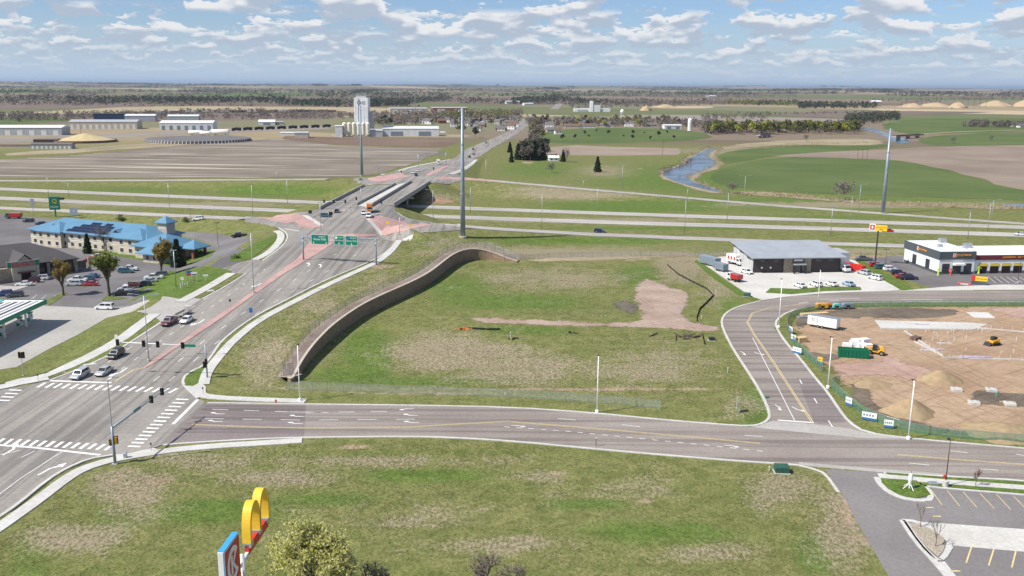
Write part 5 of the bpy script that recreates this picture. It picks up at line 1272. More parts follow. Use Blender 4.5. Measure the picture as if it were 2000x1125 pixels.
def car_proto(kind):
 """x forward, wheels on z = 0. shared meshes for every car of the kind"""
 if kind == 'sedan': L, Wd, wb, belt, roof, hood, cab = 4.8, 1.84, 2.8, .92, 1.45, .82, (-1.75, 1.15, -1.05, .35)
 elif kind == 'suv': L, Wd, wb, belt, roof, hood, cab = 4.75, 1.9, 2.75, 1.05, 1.72, 1.0, (-2.25, 1.2, -1.95, .45)
 elif kind == 'pickup': L, Wd, wb, belt, roof, hood, cab = 5.8, 2.0, 3.6, 1.15, 1.88, 1.12, (-.75, 1.5, -.55, .75)
 else: L, Wd, wb, belt, roof, hood, cab = 5.1, 1.98, 3.0, 1.05, 1.78, .98, (-2.4, 1.75, -2.2, .7)
 w = Wd / 2; f, r = L / 2, -L / 2; wr = .36 if kind in ('suv', 'pickup') else .33
 g = .26 if kind != 'pickup' else .38
 xf, xr = wb / 2 + .1, -wb / 2 + .1
 tail = belt if kind in ('suv', 'van') else belt + .02
 prof = [(r + .03, g + .1), (r, belt * .62), (r + .06, tail - .04), (r + .25, tail), (cab[0], belt), (cab[1], belt - .02), (f - .75, hood), (f - .2, hood - .14), (f, hood * .6), (f - .05, g + .08)]
 prof += [(xf + wr + .08, g)] + arch(xf, wr + .07, g)[0:] + [(xr + wr + .08, g)] + arch(xr, wr + .07, g) + [(xr - wr - .1, g)]
 body = MB().prism(prof, -w, w).mesh('body')
 bm = bmesh.new(); bm.from_mesh(body); bmesh.ops.triangulate(bm, faces=[q for q in bm.faces if len(q.verts) > 4])
 for v in bm.verts:
  if v.co.z > belt * .8: v.co.y *= .955
  if abs(v.co.x) > L / 2 - .3: v.co.y *= .92
 bm.to_mesh(body); bm.free()
 x0, x1, t0, t1 = cab; wt = w * .80
 cabm = MB().hexa([(x0, -w * .94, belt - .03), (x1, -w * .94, belt - .05), (x1, w * .94, belt - .05), (x0, w * .94, belt - .03), (t0, -wt, roof), (t1, -wt, roof), (t1, wt, roof), (t0, wt, roof)])
 cabin = cabm.mesh('cabin')
 if kind == 'pickup':
  pass
 def quad(a, b, c, d, off): return MB().add([Vector(p) + Vector(off) for p in (a, b, c, d)], [(0, 1, 2, 3)]).mesh('glass', False)
 def lerp(a, b, u): return tuple(p + (q - p) * u for p, q in zip(a, b))
 B = [(x0, -w * .94, belt), (x1, -w * .94, belt), (x1, w * .94, belt), (x0, w * .94, belt)]; T = [(t0, -wt, roof), (t1, -wt, roof), (t1, wt, roof), (t0, wt, roof)]
 def pane(i, j, u0, u1, v0, v1, off):
  p = lambda u, v: lerp(lerp(B[i], B[j], u), lerp(T[i], T[j], u), v)
  return quad(p(u0, v0), p(u1, v0), p(u1, v1), p(u0, v1), off)
 ws = pane(1, 2, .05, .95, .10, .92, (.015, 0, .01)); rw = pane(3, 0, .06, .94, .2, .9, (-.015, 0, .01))
 s1 = pane(0, 1, .06, .48, .15, .88, (0, -.012, .006)); s2 = pane(0, 1, .52, .92, .15, .88, (0, -.012, .006)); s3 = pane(2, 3, .08, .48, .15, .88, (0, .012, .006)); s4 = pane(2, 3, .52, .94, .15, .88, (0, .012, .006))
 ty = MB().lathe([(wr * .62, -.11), (wr * .95, -.11), (wr, -.08), (wr, .08), (wr * .95, .11), (wr * .62, .11)], 14, (0, 0, 0), 'y').mesh('tyre'); rm = MB().lathe([(wr * .60, -.105), (wr * .60, .105)], 10, (0, 0, 0), 'y').mesh('rim')
 o = empty('car_source')
 def part(n, me, mat, loc=(0, 0, 0), p=o): me.materials.append(M[mat]) if not me.materials else None; return mesh_obj(n, me, None, p, loc)
 part('body', body, 'paint_white'); part('cabin', cabin, 'paint_white'); part('windscreen', ws, 'car_glass'); part('rear_window', rw, 'car_glass')
 for q in (s1, s2, s3, s4): part('side_window', q, 'car_glass')
 for x in (xf, xr):
  for y in (-w + .1, w - .1):
   wh = part('wheel', ty, 'tyre', (x, y, wr)); part('rim', rm, 'rim', (0, .015 if y > 0 else -.015, 0), wh)
 hl = MB().box(f - .22, f - .035, -.2, .2, hood * .62, hood * .62 + .16).mesh('headlight'); tl = MB().box(r - .012, r + .1, -.12, .12, belt * .7, belt * .7 + .22).mesh('taillight')
 for y in (-w * .66, w * .66): part('headlight', hl, 'lamp_clear', (0, y, 0)); part('taillight', tl, 'lamp_red', (0, y * 1.15, 0))
 part('bumper', MB().box(f - .1, f + .035, -w * .86, w * .86, g + .06, g + .26).mesh('bumper'), 'trim')
 if kind == 'pickup':
  # open bed: flat dark plate, its colour standing in for the shaded well
  part('bed', MB().box(r + .12, cab[0] - .08, -w * .80, w * .80, belt - .02, belt + .012).mesh('bed'), 'trim')
  part('tailgate', MB().box(r - .02, r + .1, -w * .82, w * .82, belt * .55, belt + .02).mesh('tailgate'), 'paint_white')
 return o
for k in ('sedan', 'suv', 'pickup', 'van'): CARS[k] = car_proto(k)
NAMES = {'sedan': ('car', 'sedan'), 'suv': ('car', 'suv'), 'pickup': ('pickup_truck', 'pickup truck'), 'van': ('van', 'minivan')}
def car(px, py, kind, colour, heading, label, group=None, hf=None, z=None, scale=1.0):
 b = P0(px, py, z) if z is not None else (G(px, py) if hf is None else march(px, py, hf))
 o = copy_tree(CARS[kind]); o.name = NAMES[kind][0]
 zz = b[2] + .055
 o.location = (b[0], b[1], zz); o.scale = (scale,) * 3
 # follow the slope of the road
 h = R(heading); e = 2.0
 s = 0.0 if z is not None else (gz(b[0] + e * math.cos(h), b[1] + e * math.sin(h)) - gz(b[0] - e * math.cos(h), b[1] - e * math.sin(h))) / (2 * e)
 o.rotation_euler = (0, -math.atan(max(-.1, min(.1, s))), h)
 for ch in o.children:
  if ch.name.split('.')[0] in ('body', 'cabin', 'tailgate'):
   ch.material_slots[0].link = 'OBJECT'; ch.material_slots[0].material = M['paint_' + colour.replace(' ', '_')]
 tag(o, label, 'van' if kind == 'van' else 'truck' if kind == 'pickup' else 'car', group)
 return o
TR = 'vehicles driving on the roads'; RL = 'cars parked at the restaurant and hotel'; BL = 'vehicles parked by the grey roofed building'; TL = 'cars parked at the tyre shop'
for a in ((157, 737, 'suv', 'silver', -98, 'silver suv waiting first at the left crosswalk', TR), (204, 730, 'sedan', 'silver', -98, 'silver sedan waiting beside the suv at the left crosswalk', TR), (227, 697, 'suv', 'black', -98, 'black suv driving down behind the two silver cars', TR),
          (331, 633, 'pickup', 'maroon', -98, 'dark red pickup truck coming down the wide road', TR), (365, 629, 'sedan', 'white', -98, 'white sedan beside the dark red pickup truck', TR), (205, 604, 'van', 'white', 176, 'white minivan crossing the gas station forecourt', TR),
          (8, 578, 'suv', 'blue', 200, 'blue suv at the left edge of the restaurant lot', RL), (30, 580, 'suv', 'grey', 205, 'dark grey suv beside the blue one near the left edge', RL), (47, 558, 'sedan', 'white', 190, 'white sedan parked first by the restaurant patio', RL), (63, 552, 'suv', 'maroon', 195, 'dark red suv parked between two white cars by the patio', RL), (80, 547, 'suv', 'white', 195, 'white suv behind the dark red one by the patio', RL),
          (143, 528, 'sedan', 'white', 200, 'white car parked alone at the restaurant wall', RL), (177, 511, 'suv', 'red', 200, 'red suv parked at the far corner of the restaurant', RL), (190, 505, 'suv', 'white', 200, 'white suv just behind the red one at the restaurant corner', RL),
          (145, 558, 'suv', 'silver', 185, 'silver suv in the middle row of the lot', RL), (152, 551, 'pickup', 'white', 185, 'white pickup truck in the middle row of the lot', RL), (176, 558, 'sedan', 'red', 185, 'red hatchback in the middle row beside the green tree', RL), (171, 548, 'suv', 'teal', 185, 'dark teal suv in the middle row of the lot', RL), (180, 543, 'sedan', 'blue', 185, 'blue car at the far end of the middle row', RL),
          (252, 529, 'pickup', 'white', 5, 'white pickup truck parked alone in the hotel lot', RL), (246, 533, 'suv', 'teal', 5, 'dark teal suv in front of the lone white pickup', RL), (238, 577, 'pickup', 'black', 195, 'black pickup truck beside the big green tree', RL), (246, 569, 'suv', 'white', 195, 'white suv next to the black pickup truck', RL), (256, 562, 'suv', 'white', 195, 'white suv behind the small sign board', RL),
          (281, 559, 'suv', 'black', 195, 'black suv in the row beside the lawn', RL), (291, 552, 'sedan', 'silver', 195, 'silver sedan in the row beside the lawn', RL), (300, 546, 'pickup', 'white', 195, 'white pickup truck in the row beside the lawn', RL), (312, 540, 'suv', 'grey', 195, 'dark grey suv at the far end of the row beside the lawn', RL),
          (56, 434, 'suv', 'black', 180, 'black suv in the upper lot behind the hotel', RL), (80, 439, 'sedan', 'navy', 190, 'dark car at the far left end of the hotel roof', RL), (387, 430, 'suv', 'white', 178, 'white suv on the ramp behind the hotel', TR), (467, 463, 'pickup', 'black', 175, 'black pickup truck at the right end of the hotel lot', RL),
          (636, 424, 'suv', 'teal', 0, 'dark teal suv turning into the ramp crossing', TR), (658, 415, 'sedan', 'black', -90, 'black car coming off the bridge', TR), (710, 419, 'suv', 'white', -80, 'white suv at the near end of the bridge walkway', TR), (720, 424, 'van', 'white', -80, 'white van beside the orange truck at the bridge', TR),
          (1171, 454, 'suv', 'navy', -8, 'dark blue suv alone on the right ramp', TR), (1733, 453, 'sedan', 'red', 177, 'red car on the freeway behind the tyre shop pole sign', TR), (1993, 460, 'sedan', 'white', 177, 'white car on the freeway at the right edge', TR),
          (1458, 534, 'sedan', 'white', -60, 'white car parked at the side of the grey roofed building', BL), (1562, 561, 'sedan', 'white', 110, 'first white sedan from the left in front of the grey roofed building', BL), (1593, 559, 'suv', 'white', 108, 'white suv second from the left in front of the grey roofed building', BL), (1624, 558, 'sedan', 'white', 108, 'white sedan third from the left in front of the grey roofed building', BL), (1657, 558, 'sedan', 'pale blue', 106, 'pale blue sedan at the right end of the front row', BL),
          (1687, 536, 'suv', 'silver', 115, 'silver suv in front of the red dumpster', BL), (1709, 546, 'suv', 'white', 120, 'white suv beside the grass strip right of the building', BL), (1686, 509, 'pickup', 'grey', 178, 'dark grey pickup truck behind the red dumpster', TL),
          (1711, 521, 'suv', 'red', 5, 'red suv at the far end of the tyre shop row', TL), (1721, 525, 'suv', 'teal', 5, 'dark teal suv next to the far red one', TL), (1739, 529, 'suv', 'white', 5, 'white suv in the middle of the tyre shop row', TL), (1754, 536, 'suv', 'navy', 3, 'dark blue suv second from the near end of the tyre shop row', TL), (1774, 546, 'pickup', 'navy', 2, 'navy pickup truck nearest in the tyre shop row', TL), (1762, 543, 'sedan', 'red', 2, 'red car half hidden behind the navy pickup', TL)):
 car(*a)
for a in ((806, 339, 'suv', 'white', -85, 'left of two white cars north of the bridge'), (815, 335, 'suv', 'white', -85, 'right of two white cars north of the bridge'), (813, 344, 'suv', 'black', -85, 'black car coming onto the bridge from the north'), (917, 308, 'pickup', 'black', -84, 'black truck nearest on the far road past the tall pole'),
          (925, 303, 'suv', 'grey', -84, 'grey car just beyond the black truck on the far road'), (924, 293, 'suv', 'black', -84, 'black car in the middle of the far road'), (950, 280, 'suv', 'grey', -84, 'grey car climbing towards the village'), (998, 256, 'suv', 'white', -84, 'white car just before the village'), (1006, 251, 'suv', 'black', -84, 'black car entering the village')):
 car(*a, TR)
for o in CARS.values():
 for c in list(o.children_recursive) + [o]: bpy.data.objects.remove(c)

# trucks and trailers
def wheels(o, xs, y, r=.5, wdt=.3):
 me = MB().lathe([(r * .6, -wdt / 2), (r, -wdt / 2), (r, wdt / 2), (r * .6, wdt / 2)], 14, (0, 0, 0), 'y').mesh('tyre'); me.materials.append(M['tyre']); rm = MB().lathe([(r * .55, -wdt * .48), (r * .55, wdt * .48)], 10, (0, 0, 0), 'y').mesh('rim'); rm.materials.append(M['rim'])
 for x in xs:
  for s in (-1, 1):
   w = mesh_obj('wheel', me, None, o, (x, s * y, r)); mesh_obj('rim', rm, None, w, (0, s * .02, 0))
def box_truck(px, py, heading, label, boxmat, cabmat, group=None, L=7.5, stripes=None, z=None, h=3.5):
 b = G(px, py); o = empty('box_truck', (b[0], b[1], b[2] + .055), R(heading), label, 'truck', group)
 MB().box(-L / 2, L / 2 - 2.0, -1.2, 1.2, .95, h).build('cargo_box', M[boxmat], o, bevel=.05); MB().box(-L / 2, L / 2 - .2, -.45, .45, .55, .948).build('chassis', M['trim'], o)
 MB().prism([(L / 2 - 1.85, .6), (L / 2 - 1.85, 2.6), (L / 2 - .75, 2.55), (L / 2 - .15, 1.55), (L / 2, 1.35), (L / 2, .6)], -1.05, 1.05).build('cab', M[cabmat], o, bevel=.06)
 MB().add([(L / 2 - .70, -.92, 2.45), (L / 2 - .70, .92, 2.45), (L / 2 - .16, .98, 1.62), (L / 2 - .16, -.98, 1.62)], [(0, 1, 2, 3)]).build('windscreen', M['car_glass'], o, (.03, 0, .03))
 for s in (-1, 1): MB().add([(L / 2 - 1.6, s * 1.06, 1.6), (L / 2 - .6, s * 1.06, 1.6), (L / 2 - .85, s * 1.06, 2.35), (L / 2 - 1.6, s * 1.06, 2.4)], [(0, 1, 2, 3)]).build('side_window', M['car_glass'], o); MB().box(L / 2 - .02, L / 2 + .03, s * .75 - .15, s * .75 + .15, .8, 1.0).build('headlight', M['lamp_clear'], o)
 wheels(o, (-L / 2 + 1.5, L / 2 - 1.1), .95, .45)
 if stripes:
  for s in (-1, 1):
   for i in range(3): MB().box(-L / 2 + .8 + i * 1.5, -L / 2 + 1.6 + i * 1.5, s * 1.205 - .004, s * 1.205 + .004, 1.7, 2.9).build('red_mark', M[stripes], o)
 return o
box_truck(1436, 517, -62, 'white box truck with red marks beside the grey roofed building', 'paint_white', 'paint_white', BL, 7.0, 'sign_red')
box_truck(1434, 549, -62 + 180, 'white utility truck with a red box in the open lot', 'paint_red', 'paint_white', BL, 5.4, h=2.4)
box_truck(1645, 530, -75, 'white truck nosing out at the right end of the grey roofed building', 'paint_silver', 'paint_white', BL, 6.5, h=2.8)
box_truck(856, 321, -84, 'white box truck on the far road below the pale gantry', 'paint_white', 'paint_white', TR, 8.5)
box_truck(722, 414, -82, 'orange truck at the near end of the bridge walkway', 'paint_orange', 'paint_orange', TR, 8.0)
box_truck(27, 427, 180, 'pickup with a red and teal box in the upper left lot', 'paint_red', 'paint_teal', RL, 7.0, h=2.6)
box_truck(866, 262, 0, 'white semi truck at the end of the long white shed', 'paint_white', 'paint_white', None, 9)
def trailer(px, py, heading, label, L, W_, z0, z1, mat, roofmat=None, axles=(-.6, .5), text=None):
 b = G(px, py); o = empty('trailer', (b[0], b[1], b[2] + .05), R(heading), label, 'trailer')
 MB().box(-L / 2, L / 2, -W_ / 2, W_ / 2, z0, z1).build('cargo_box', M[mat], o, bevel=.04)
 if roofmat: MB().box(-L / 2 + .05, L / 2 - .05, -W_ / 2 + .05, W_ / 2 - .05, z1 - .01, z1 + .05).build('roof', M[roofmat], o)
 for s in (-1, 1): MB().box(-L / 2 - .02, L / 2 + .02, s * W_ / 2 - .02, s * W_ / 2 + .02, z0 + .0, z0 + .12).build('bottom_rail', M['galvanised'], o)
 MB().box(-L / 2 - .025, -L / 2 - .002, -W_ / 2 + .15, W_ / 2 - .15, z0 + .15, z1 - .15).build('rear_door', M['galvanised'], o)
 wheels(o, axles, W_ / 2 - .02, .38, .22); MB().tube((L / 2, 0, z0 + .05), (L / 2 + 1.3, 0, z0 + .05), .08, n=6).build('drawbar', M['black_steel'], o); MB().tube((L / 2 + 1.1, 0, .0), (L / 2 + 1.1, 0, z0 + .3), .05, n=6).build('jack', M['black_steel'], o)
 if text:
  for t_, m_, x in text: mesh_obj('lettering', text_mesh(t_, 1.3, .006), M[m_], o, (x, -W_ / 2 - .015, (z0 + z1) / 2 + .2))
 return o
plain('trailer_grey', (0.20, 0.25, 0.30), 0.45, 0.1)
trailer(1608, 640, -40, 'white enclosed trailer with red and black letters on the building site', 7.6, 2.5, .55, 2.9, 'sign_white', 'galvanised', (-.9, .1), (('C', 'signal_black', -2.2), ('S', 'sign_red', -1.2)))
trailer(1386, 518, -62, 'blue-grey container trailer at the left edge of the new concrete lot', 8.5, 2.5, .5, 3.0, 'trailer_grey', 'blue_grey_steel')
trailer(1407, 529, -62, 'dark open-framed trailer in front of the blue-grey container', 5.2, 2.3, .6, 2.6, 'trailer_grey', 'galvanised')
def flat_trailer(px, py, heading, label):
 b = G(px, py); o = empty('utility_trailer', (b[0], b[1], b[2] + .05), R(heading), label, 'trailer', TR)
 MB().box(-2.4, 2.4, -1, 1, .5, .62).build('bed', M['paint_tan'], o)
 for s in (-1, 1): MB().box(-2.4, 2.4, s - .03, s + .03, .62, 1.0).build('side_rail', M['galvanised'], o)
 g = MB()
 for i in range(7): g.tube((-2.4, -1 + i / 3, .62), (-2.4, -1 + i / 3, 1.9), .03, n=5)
 g.tube((-2.4, -1, 1.9), (-2.4, 1, 1.9), .03, n=5).build('ramp_gate', M['galvanised'], o); wheels(o, (-.5, .4), 1.1, .35, .22); MB().tube((2.4, 0, .5), (3.6, 0, .5), .06, n=6).build('drawbar', M['black_steel'], o)
flat_trailer(359, 616, -98, 'flat utility trailer with a rear gate towed behind the dark red pickup')

# ------------------------------------------------------------------ building materials
def siding(name, c, vertical=True, step=0.35, rough=0.6, depth=.85):
 t = NT(name); p = t.obj(); sp = t.node('ShaderNodeSeparateXYZ'); t.l.new(p, sp.inputs[0])
 v = t.math('ADD', sp.outputs[0], sp.outputs[1]) if vertical else sp.outputs[2]
 fr = t.math('FRACT', t.math('DIVIDE', v, step)); g = t.math('LESS_THAN', fr, 0.14)
 n = t.noise(p, .25, 4, .6); cc = t.mix(t.ramp(n, .3, .7), tuple(x * .92 for x in c) + (1,), tuple(min(1, x * 1.06) for x in c) + (1,))
 t.col(t.mix(g, cc, t.mix(1.0, cc, (depth, depth, depth, 1), 'MULTIPLY'))); t.rough(rough); t.spec(.35); M[name] = t.m
siding('blue_roof', (0.12, 0.26, 0.39), True, .6, .45, .80); siding('grey_metal_roof', (0.36, 0.385, 0.42), True, .6, .4, .9); siding('dark_shingle', (0.085, 0.08, 0.082), False, .3, .9, .8); siding('dark_panel', (0.055, 0.045, 0.042), False, .5, .5, .75)
siding('pale_panel', (0.50, 0.50, 0.50), False, .45, .6, .85); siding('stucco', (0.56, 0.49, 0.385), False, 3.0, .9, .9); siding('white_wall', (0.80, 0.80, 0.79), False, 1.2, .7, .96); siding('grey_fascia', (0.085, 0.10, 0.11), True, 1.2, .6, .95); siding('red_fascia', (0.15, 0.03, 0.035), False, .4, .6, .9)
siding('white_metal', (0.70, 0.71, 0.71), True, .8, .55, .88); siding('tan_metal', (0.52, 0.46, 0.38), True, 1.0, .6, .9); siding('grey_metal', (0.42, 0.44, 0.46), True, 1.0, .5, .88); siding('navy_metal', (0.03, 0.05, 0.10), True, 6, .5, 1.2)
siding('brown_wall', (0.10, 0.075, 0.06), False, .4, .85, .85); siding('brick_red', (0.26, 0.11, 0.07), False, .25, .9, .85); siding('house_grey', (0.40, 0.38, 0.36), False, .3, .8, .9); siding('roof_grey', (0.16, 0.15, 0.15), False, .4, .9, .85); siding('roof_brown', (0.17, 0.115, 0.085), False, .4, .9, .85)
plain('membrane', (0.80, 0.80, 0.80), 0.6, 0, 0.04, .3); plain('solar', (0.015, 0.022, 0.055), 0.15, 0.2, 0.2, .6, .8); plain('frame_white', (0.72, 0.72, 0.70), 0.5); plain('stone', (0.30, 0.255, 0.205), 0.9, 0, 0.35, 2.2); plain('canopy_green', (0.0, 0.22, 0.13), 0.4); plain('canopy_teal', (0.15, 0.52, 0.46), 0.45)
plain('bay_yellow', (0.72, 0.55, 0.06), 0.5); plain('bay_dark', (0.018, 0.012, 0.012), 0.7); plain('lime', (0.55, 0.72, 0.08), 0.5); plain('fabric_red', (0.65, 0.10, 0.06), 0.7); plain('silo_cream', (0.78, 0.74, 0.60), 0.7, 0, 0.15, .3); plain('elevator_white', (0.82, 0.83, 0.83), 0.75, 0, 0.12, .15); plain('corn', (0.52, 0.42, 0.23), 0.9, 0, 0.10, .2)
plain('sign_orange', (0.85, 0.36, 0.02), 0.45, var=.03)
def window(parent, loc, w, h, rz, glass='glass_dark', frame='frame_white', sill=True):
 """window standing in the local x-z plane, facing local -y"""
 o = MB().box(-w / 2 - .1, w / 2 + .1, -.04, .03, -h / 2 - .1, h / 2 + .1).build('window', M[frame], parent, loc, rz)
 MB().box(-w / 2, w / 2, -.055, -.041, -h / 2, h / 2).build('pane', M[glass], o)
 if sill: MB().box(-w / 2 - .15, w / 2 + .15, -.14, -.042, -h / 2 - .2, -h / 2 - .1).build('sill', M[frame], o)
 return o
def hip(x0, x1, y0, y1, z0, z1, over=.8, gable=False):
 x0 -= over; x1 += over; y0 -= over; y1 += over; w = (y1 - y0) / 2; yc = (y0 + y1) / 2
 i = 0 if gable else min(w, (x1 - x0) / 2 - .1)
 return MB().add([(x0, y0, z0), (x1, y0, z0), (x1, y1, z0), (x0, y1, z0), (x0 + i, yc, z1), (x1 - i, yc, z1), (x0, y0, z0 - .3), (x1, y0, z0 - .3), (x1, y1, z0 - .3), (x0, y1, z0 - .3)],
     [(0, 1, 5, 4), (1, 2, 5), (2, 3, 4, 5), (3, 0, 4), (0, 6, 7, 1), (1, 7, 8, 2), (2, 8, 9, 3), (3, 9, 6, 0), (6, 9, 8, 7)])
def hip_y(x0, x1, y0, y1, z0, z1, over=.8):
 x0 -= over; x1 += over; y0 -= over; y1 += over; w = (x1 - x0) / 2; xc = (x0 + x1) / 2; i = min(w, (y1 - y0) / 2 - .1)
 return MB().add([(x0, y0, z0), (x1, y0, z0), (x1, y1, z0), (x0, y1, z0), (xc, y0 + i, z1), (xc, y1 - i, z1), (x0, y0, z0 - .3), (x1, y0, z0 - .3), (x1, y1, z0 - .3), (x0, y1, z0 - .3)],
     [(0, 1, 4), (1, 2, 5, 4), (2, 3, 5), (3, 0, 4, 5), (0, 6, 7, 1), (1, 7, 8, 2), (2, 8, 9, 3), (3, 9, 6, 0), (6, 9, 8, 7)])
# ------------------------------------------------------------------ hotel with the blue roof
def hotel():
 A, B = Vector(P0(62, 477)), Vector(P0(290, 500)); d = B - A; L = d.length; ang = math.atan2(d.y, d.x)
 o = empty('hotel', A, ang, 'two-storey beige hotel with bright blue metal roof and solar panels', 'building')
 D, E, Rr = 17.0, 6.0, 9.6
 MB().box(0, L, 0, D, -.2, E).build('wall', M['stucco'], o)
 MB().box(-.05, L + .05, -.06, D + .06, 2.9, 3.15).build('string_course', M['frame_white'], o)
 r = hip(0, L, 0, D, E, Rr, 1.0).build('roof', M['blue_roof'], o)
 n = 15
 for fl in (1.6, 4.5):
  for i in range(n):
   x = 2.2 + (L - 4.4) * i / (n - 1)
   window(o, (x, -.005, fl), 1.5, 1.4, 0)
 # two projecting bays with their own hipped roofs
 for x0, x1 in ((L * .09, L * .30), (L * .78, L * .99)):
  MB().box(x0, x1, -1.6, .5, -.2, E).build('bay_wall', M['stucco'], o); hip_y(x0, x1, -1.6, D * .55, E + .02, E + 2.9, .8).build('bay_roof', M['blue_roof'], o)
  for fl in (1.6, 4.5):
   for i in range(3): window(o, (x0 + (x1 - x0) * (i + .5) / 3, -1.605, fl), 1.5, 1.4, 0)
 # dark gablets in the roof
 for x in (L * .18, L * .72): MB().add([(x - 2, 1.5, 7.0), (x + 2, 1.5, 7.0), (x, 1.5, 8.3), (x, 6.0, 8.3)], [(0, 1, 2), (1, 3, 2), (0, 2, 3)]).build('gablet', M['blue_roof'], o); MB().add([(x - 1.3, 1.45, 7.1), (x + 1.3, 1.45, 7.1), (x, 1.45, 8.0)], [(0, 1, 2)]).build('louvre', M['black_steel'], o)
 # solar panels on the front slope
 sl = math.atan2(Rr - E, D / 2 + 1); me = MB().box(-.5, .5, -.85, .85, .06, .12).mesh('solar_panel'); me.materials.append(M['solar']); fm = MB().box(-.53, .53, -.88, .88, .03, .075).mesh('panel_frame'); fm.materials.append(M['galvanised'])
 for ix in range(17):
  for iy in range(4):
   if iy == 3 and ix not in (6, 7, 8, 9, 12, 13, 14): continue
   if iy < 3 and ix < (3 - 0) * 0 + iy * 2 - 1: continue
   x = L * .33 + ix * 1.14; y = .6 + iy * 1.9 * math.cos(sl)
   z = E + (y + 1.0) * math.tan(sl)
   p = mesh_obj('solar_panel', me, None, o, (x, y, z + .08), (sl, 0, 0)); mesh_obj('panel_frame', fm, None, p)
 # lobby wing at the right with a lower roof, and the porch
 w0 = L - 1; 
 MB().box(w0, w0 + 15, -5, 9, -.2, 4.6).build('wing_wall', M['stucco'], o); hip(w0, w0 + 15, -5, 9, 4.6, 8.3, 1.1).build('wing_roof', M['blue_roof'], o)
 MB().box(w0 + 8, w0 + 16.5, -9.5, -4.9, -.2, 3.2).build('porch_wall', M['stucco'], o); hip(w0 + 7, w0 + 17.5, -10, -3, 3.3, 6.2, 1.0).build('porch_roof', M['blue_roof'], o)
 for i in range(3): window(o, (w0 + 10 + i * 3.0, -9.505, 1.7), 1.2, 1.6, 0)
 for y in (-2.5, 2, 6.5): window(o, (w0 + 15.005, y, 2.4), 1.4, 1.5, R(90))
 for i in range(4): window(o, (w0 + 1.5 + i * 1.9, -5.005, 2.3), 1.2, 1.4, 0)
 MB().box(w0 + 15.01, w0 + 21, 1, 8, 3.6, 4.0).build('drive_canopy', M['brick_red'], o); hip(w0 + 15.01, w0 + 21, 1, 8, 4.0, 6.4, .8).build('drive_canopy_roof', M['blue_roof'], o)
 for x in (w0 + 16, w0 + 20):
  for y in (1.5, 7.5): MB().box(x - .4, x + .4, y - .4, y + .4, 0, 3.6).build('canopy_pillar', M['brick_red'], o)
 # square tower with a pyramid roof
 tx, ty = L * .93, 9.5
 MB().box(tx, tx + 4.2, ty, ty + 4.2, 5, 10.6).build('tower', M['house_grey'], o); hip(tx, tx + 4.2, ty, ty + 4.2, 10.6, 12.8, .8).build('tower_roof', M['blue_roof'], o); MB().box(tx + .2, tx + 4.0, ty - .06, ty - .005, 8.2, 10.3).build('tower_panel', M['stucco'], o)
 return o
hotel()
# ------------------------------------------------------------------ restaurant with the dark roof
def restaurant():
 A, B = Vector(P0(-62, 560)), Vector(P0(150, 533)); d = B - A; L = d.length; ang = math.atan2(d.y, d.x)
 o = empty('restaurant', A, ang, 'restaurant with dark grey hipped roof and stone columns at the left edge', 'building')
 D, E = 22, 4.6
 MB().box(0, L, 2, D, -.2, E).build('wall', M['brown_wall'], o); hip(0, L, 2, D, E, 9.6, 1.4).build('roof', M['dark_shingle'], o)
 MB().box(4, L * .46, -1.5, 2.02, -.2, E - .3).build('porch_wall', M['stone'], o)
 for i in range(6): MB().box(L * .46 + i * 4.2, L * .46 + i * 4.2 + .8, .8, 1.6, -.2, E - .2).build('column', M['stone'], o)
 for i in range(5): window(o, (L * .46 + 2.5 + i * 4.2, 1.99, 2.2), 2.4, 2.2, 0, frame='trim', sill=False)
 # gabled entrance with the sign board
 g0, g1 = L * .40, L * .60; gc = (g0 + g1) / 2
 MB().prism([(g0, -.2), (g1, -.2), (g1, E + .6), (gc, E + 3.2), (g0, E + .6)], -2.2, 3.0).build('entrance', M['stucco'], o)
 MB().add([(g0 - .8, -2.8, E + .3), (gc, -2.8, E + 3.7), (gc, 9, E + 3.7), (g0 - .8, 9, E + .3), (g1 + .8, -2.8, E + .3), (g1 + .8, 9, E + .3)], [(0, 1, 2, 3), (1, 4, 5, 2)]).build('entrance_roof', M['dark_shingle'], o)
 s = MB().box(-4.6, 4.6, -.15, .1, -1.0, 1.0).build('sign_board', M['stone'], o, (gc - .6, -2.6, E + .9), 0)
 MB().box(-4.62, 4.62, -.18, -.152, .82, .95).build('sign_edge', M['sign_white'], s)
 mesh_obj('lettering', text_mesh("Carino's", 1.9, .03), M['sign_red'], s, (-.1, -.2, 0)); MB().box(-4.5, -3.5, -.19, -.153, -.8, .8).build('green_end', M['sign_green'], s); MB().box(3.5, 4.5, -.19, -.153, -.8, .8).build('green_end', M['sign_green'], s)
 MB().box(gc - 2.4, gc + 2.4, -3.4, -2.25, 2.6, 3.0).build('awning', M['paint_maroon'], o); MB().box(gc - 1.4, gc + 1.4, -2.26, -2.21, -.1, 2.5).build('door', M['bay_dark'], o)
 MB().box(gc + 3.2, gc + 3.9, -2.35, -1.65, -.2, E + .4).build('column', M['stucco'], o); MB().box(gc - 3.9, gc - 3.2, -2.35, -1.65, -.2, E + .4).build('column', M['stucco'], o)
 return o
restaurant()
sheet('sidewalk', [(-30, 556), (28, 560), (60, 548), (135, 528), (150, 530), (95, 545), (48, 562), (20, 570), (-30, 566)], M['concrete_lot'], .12)
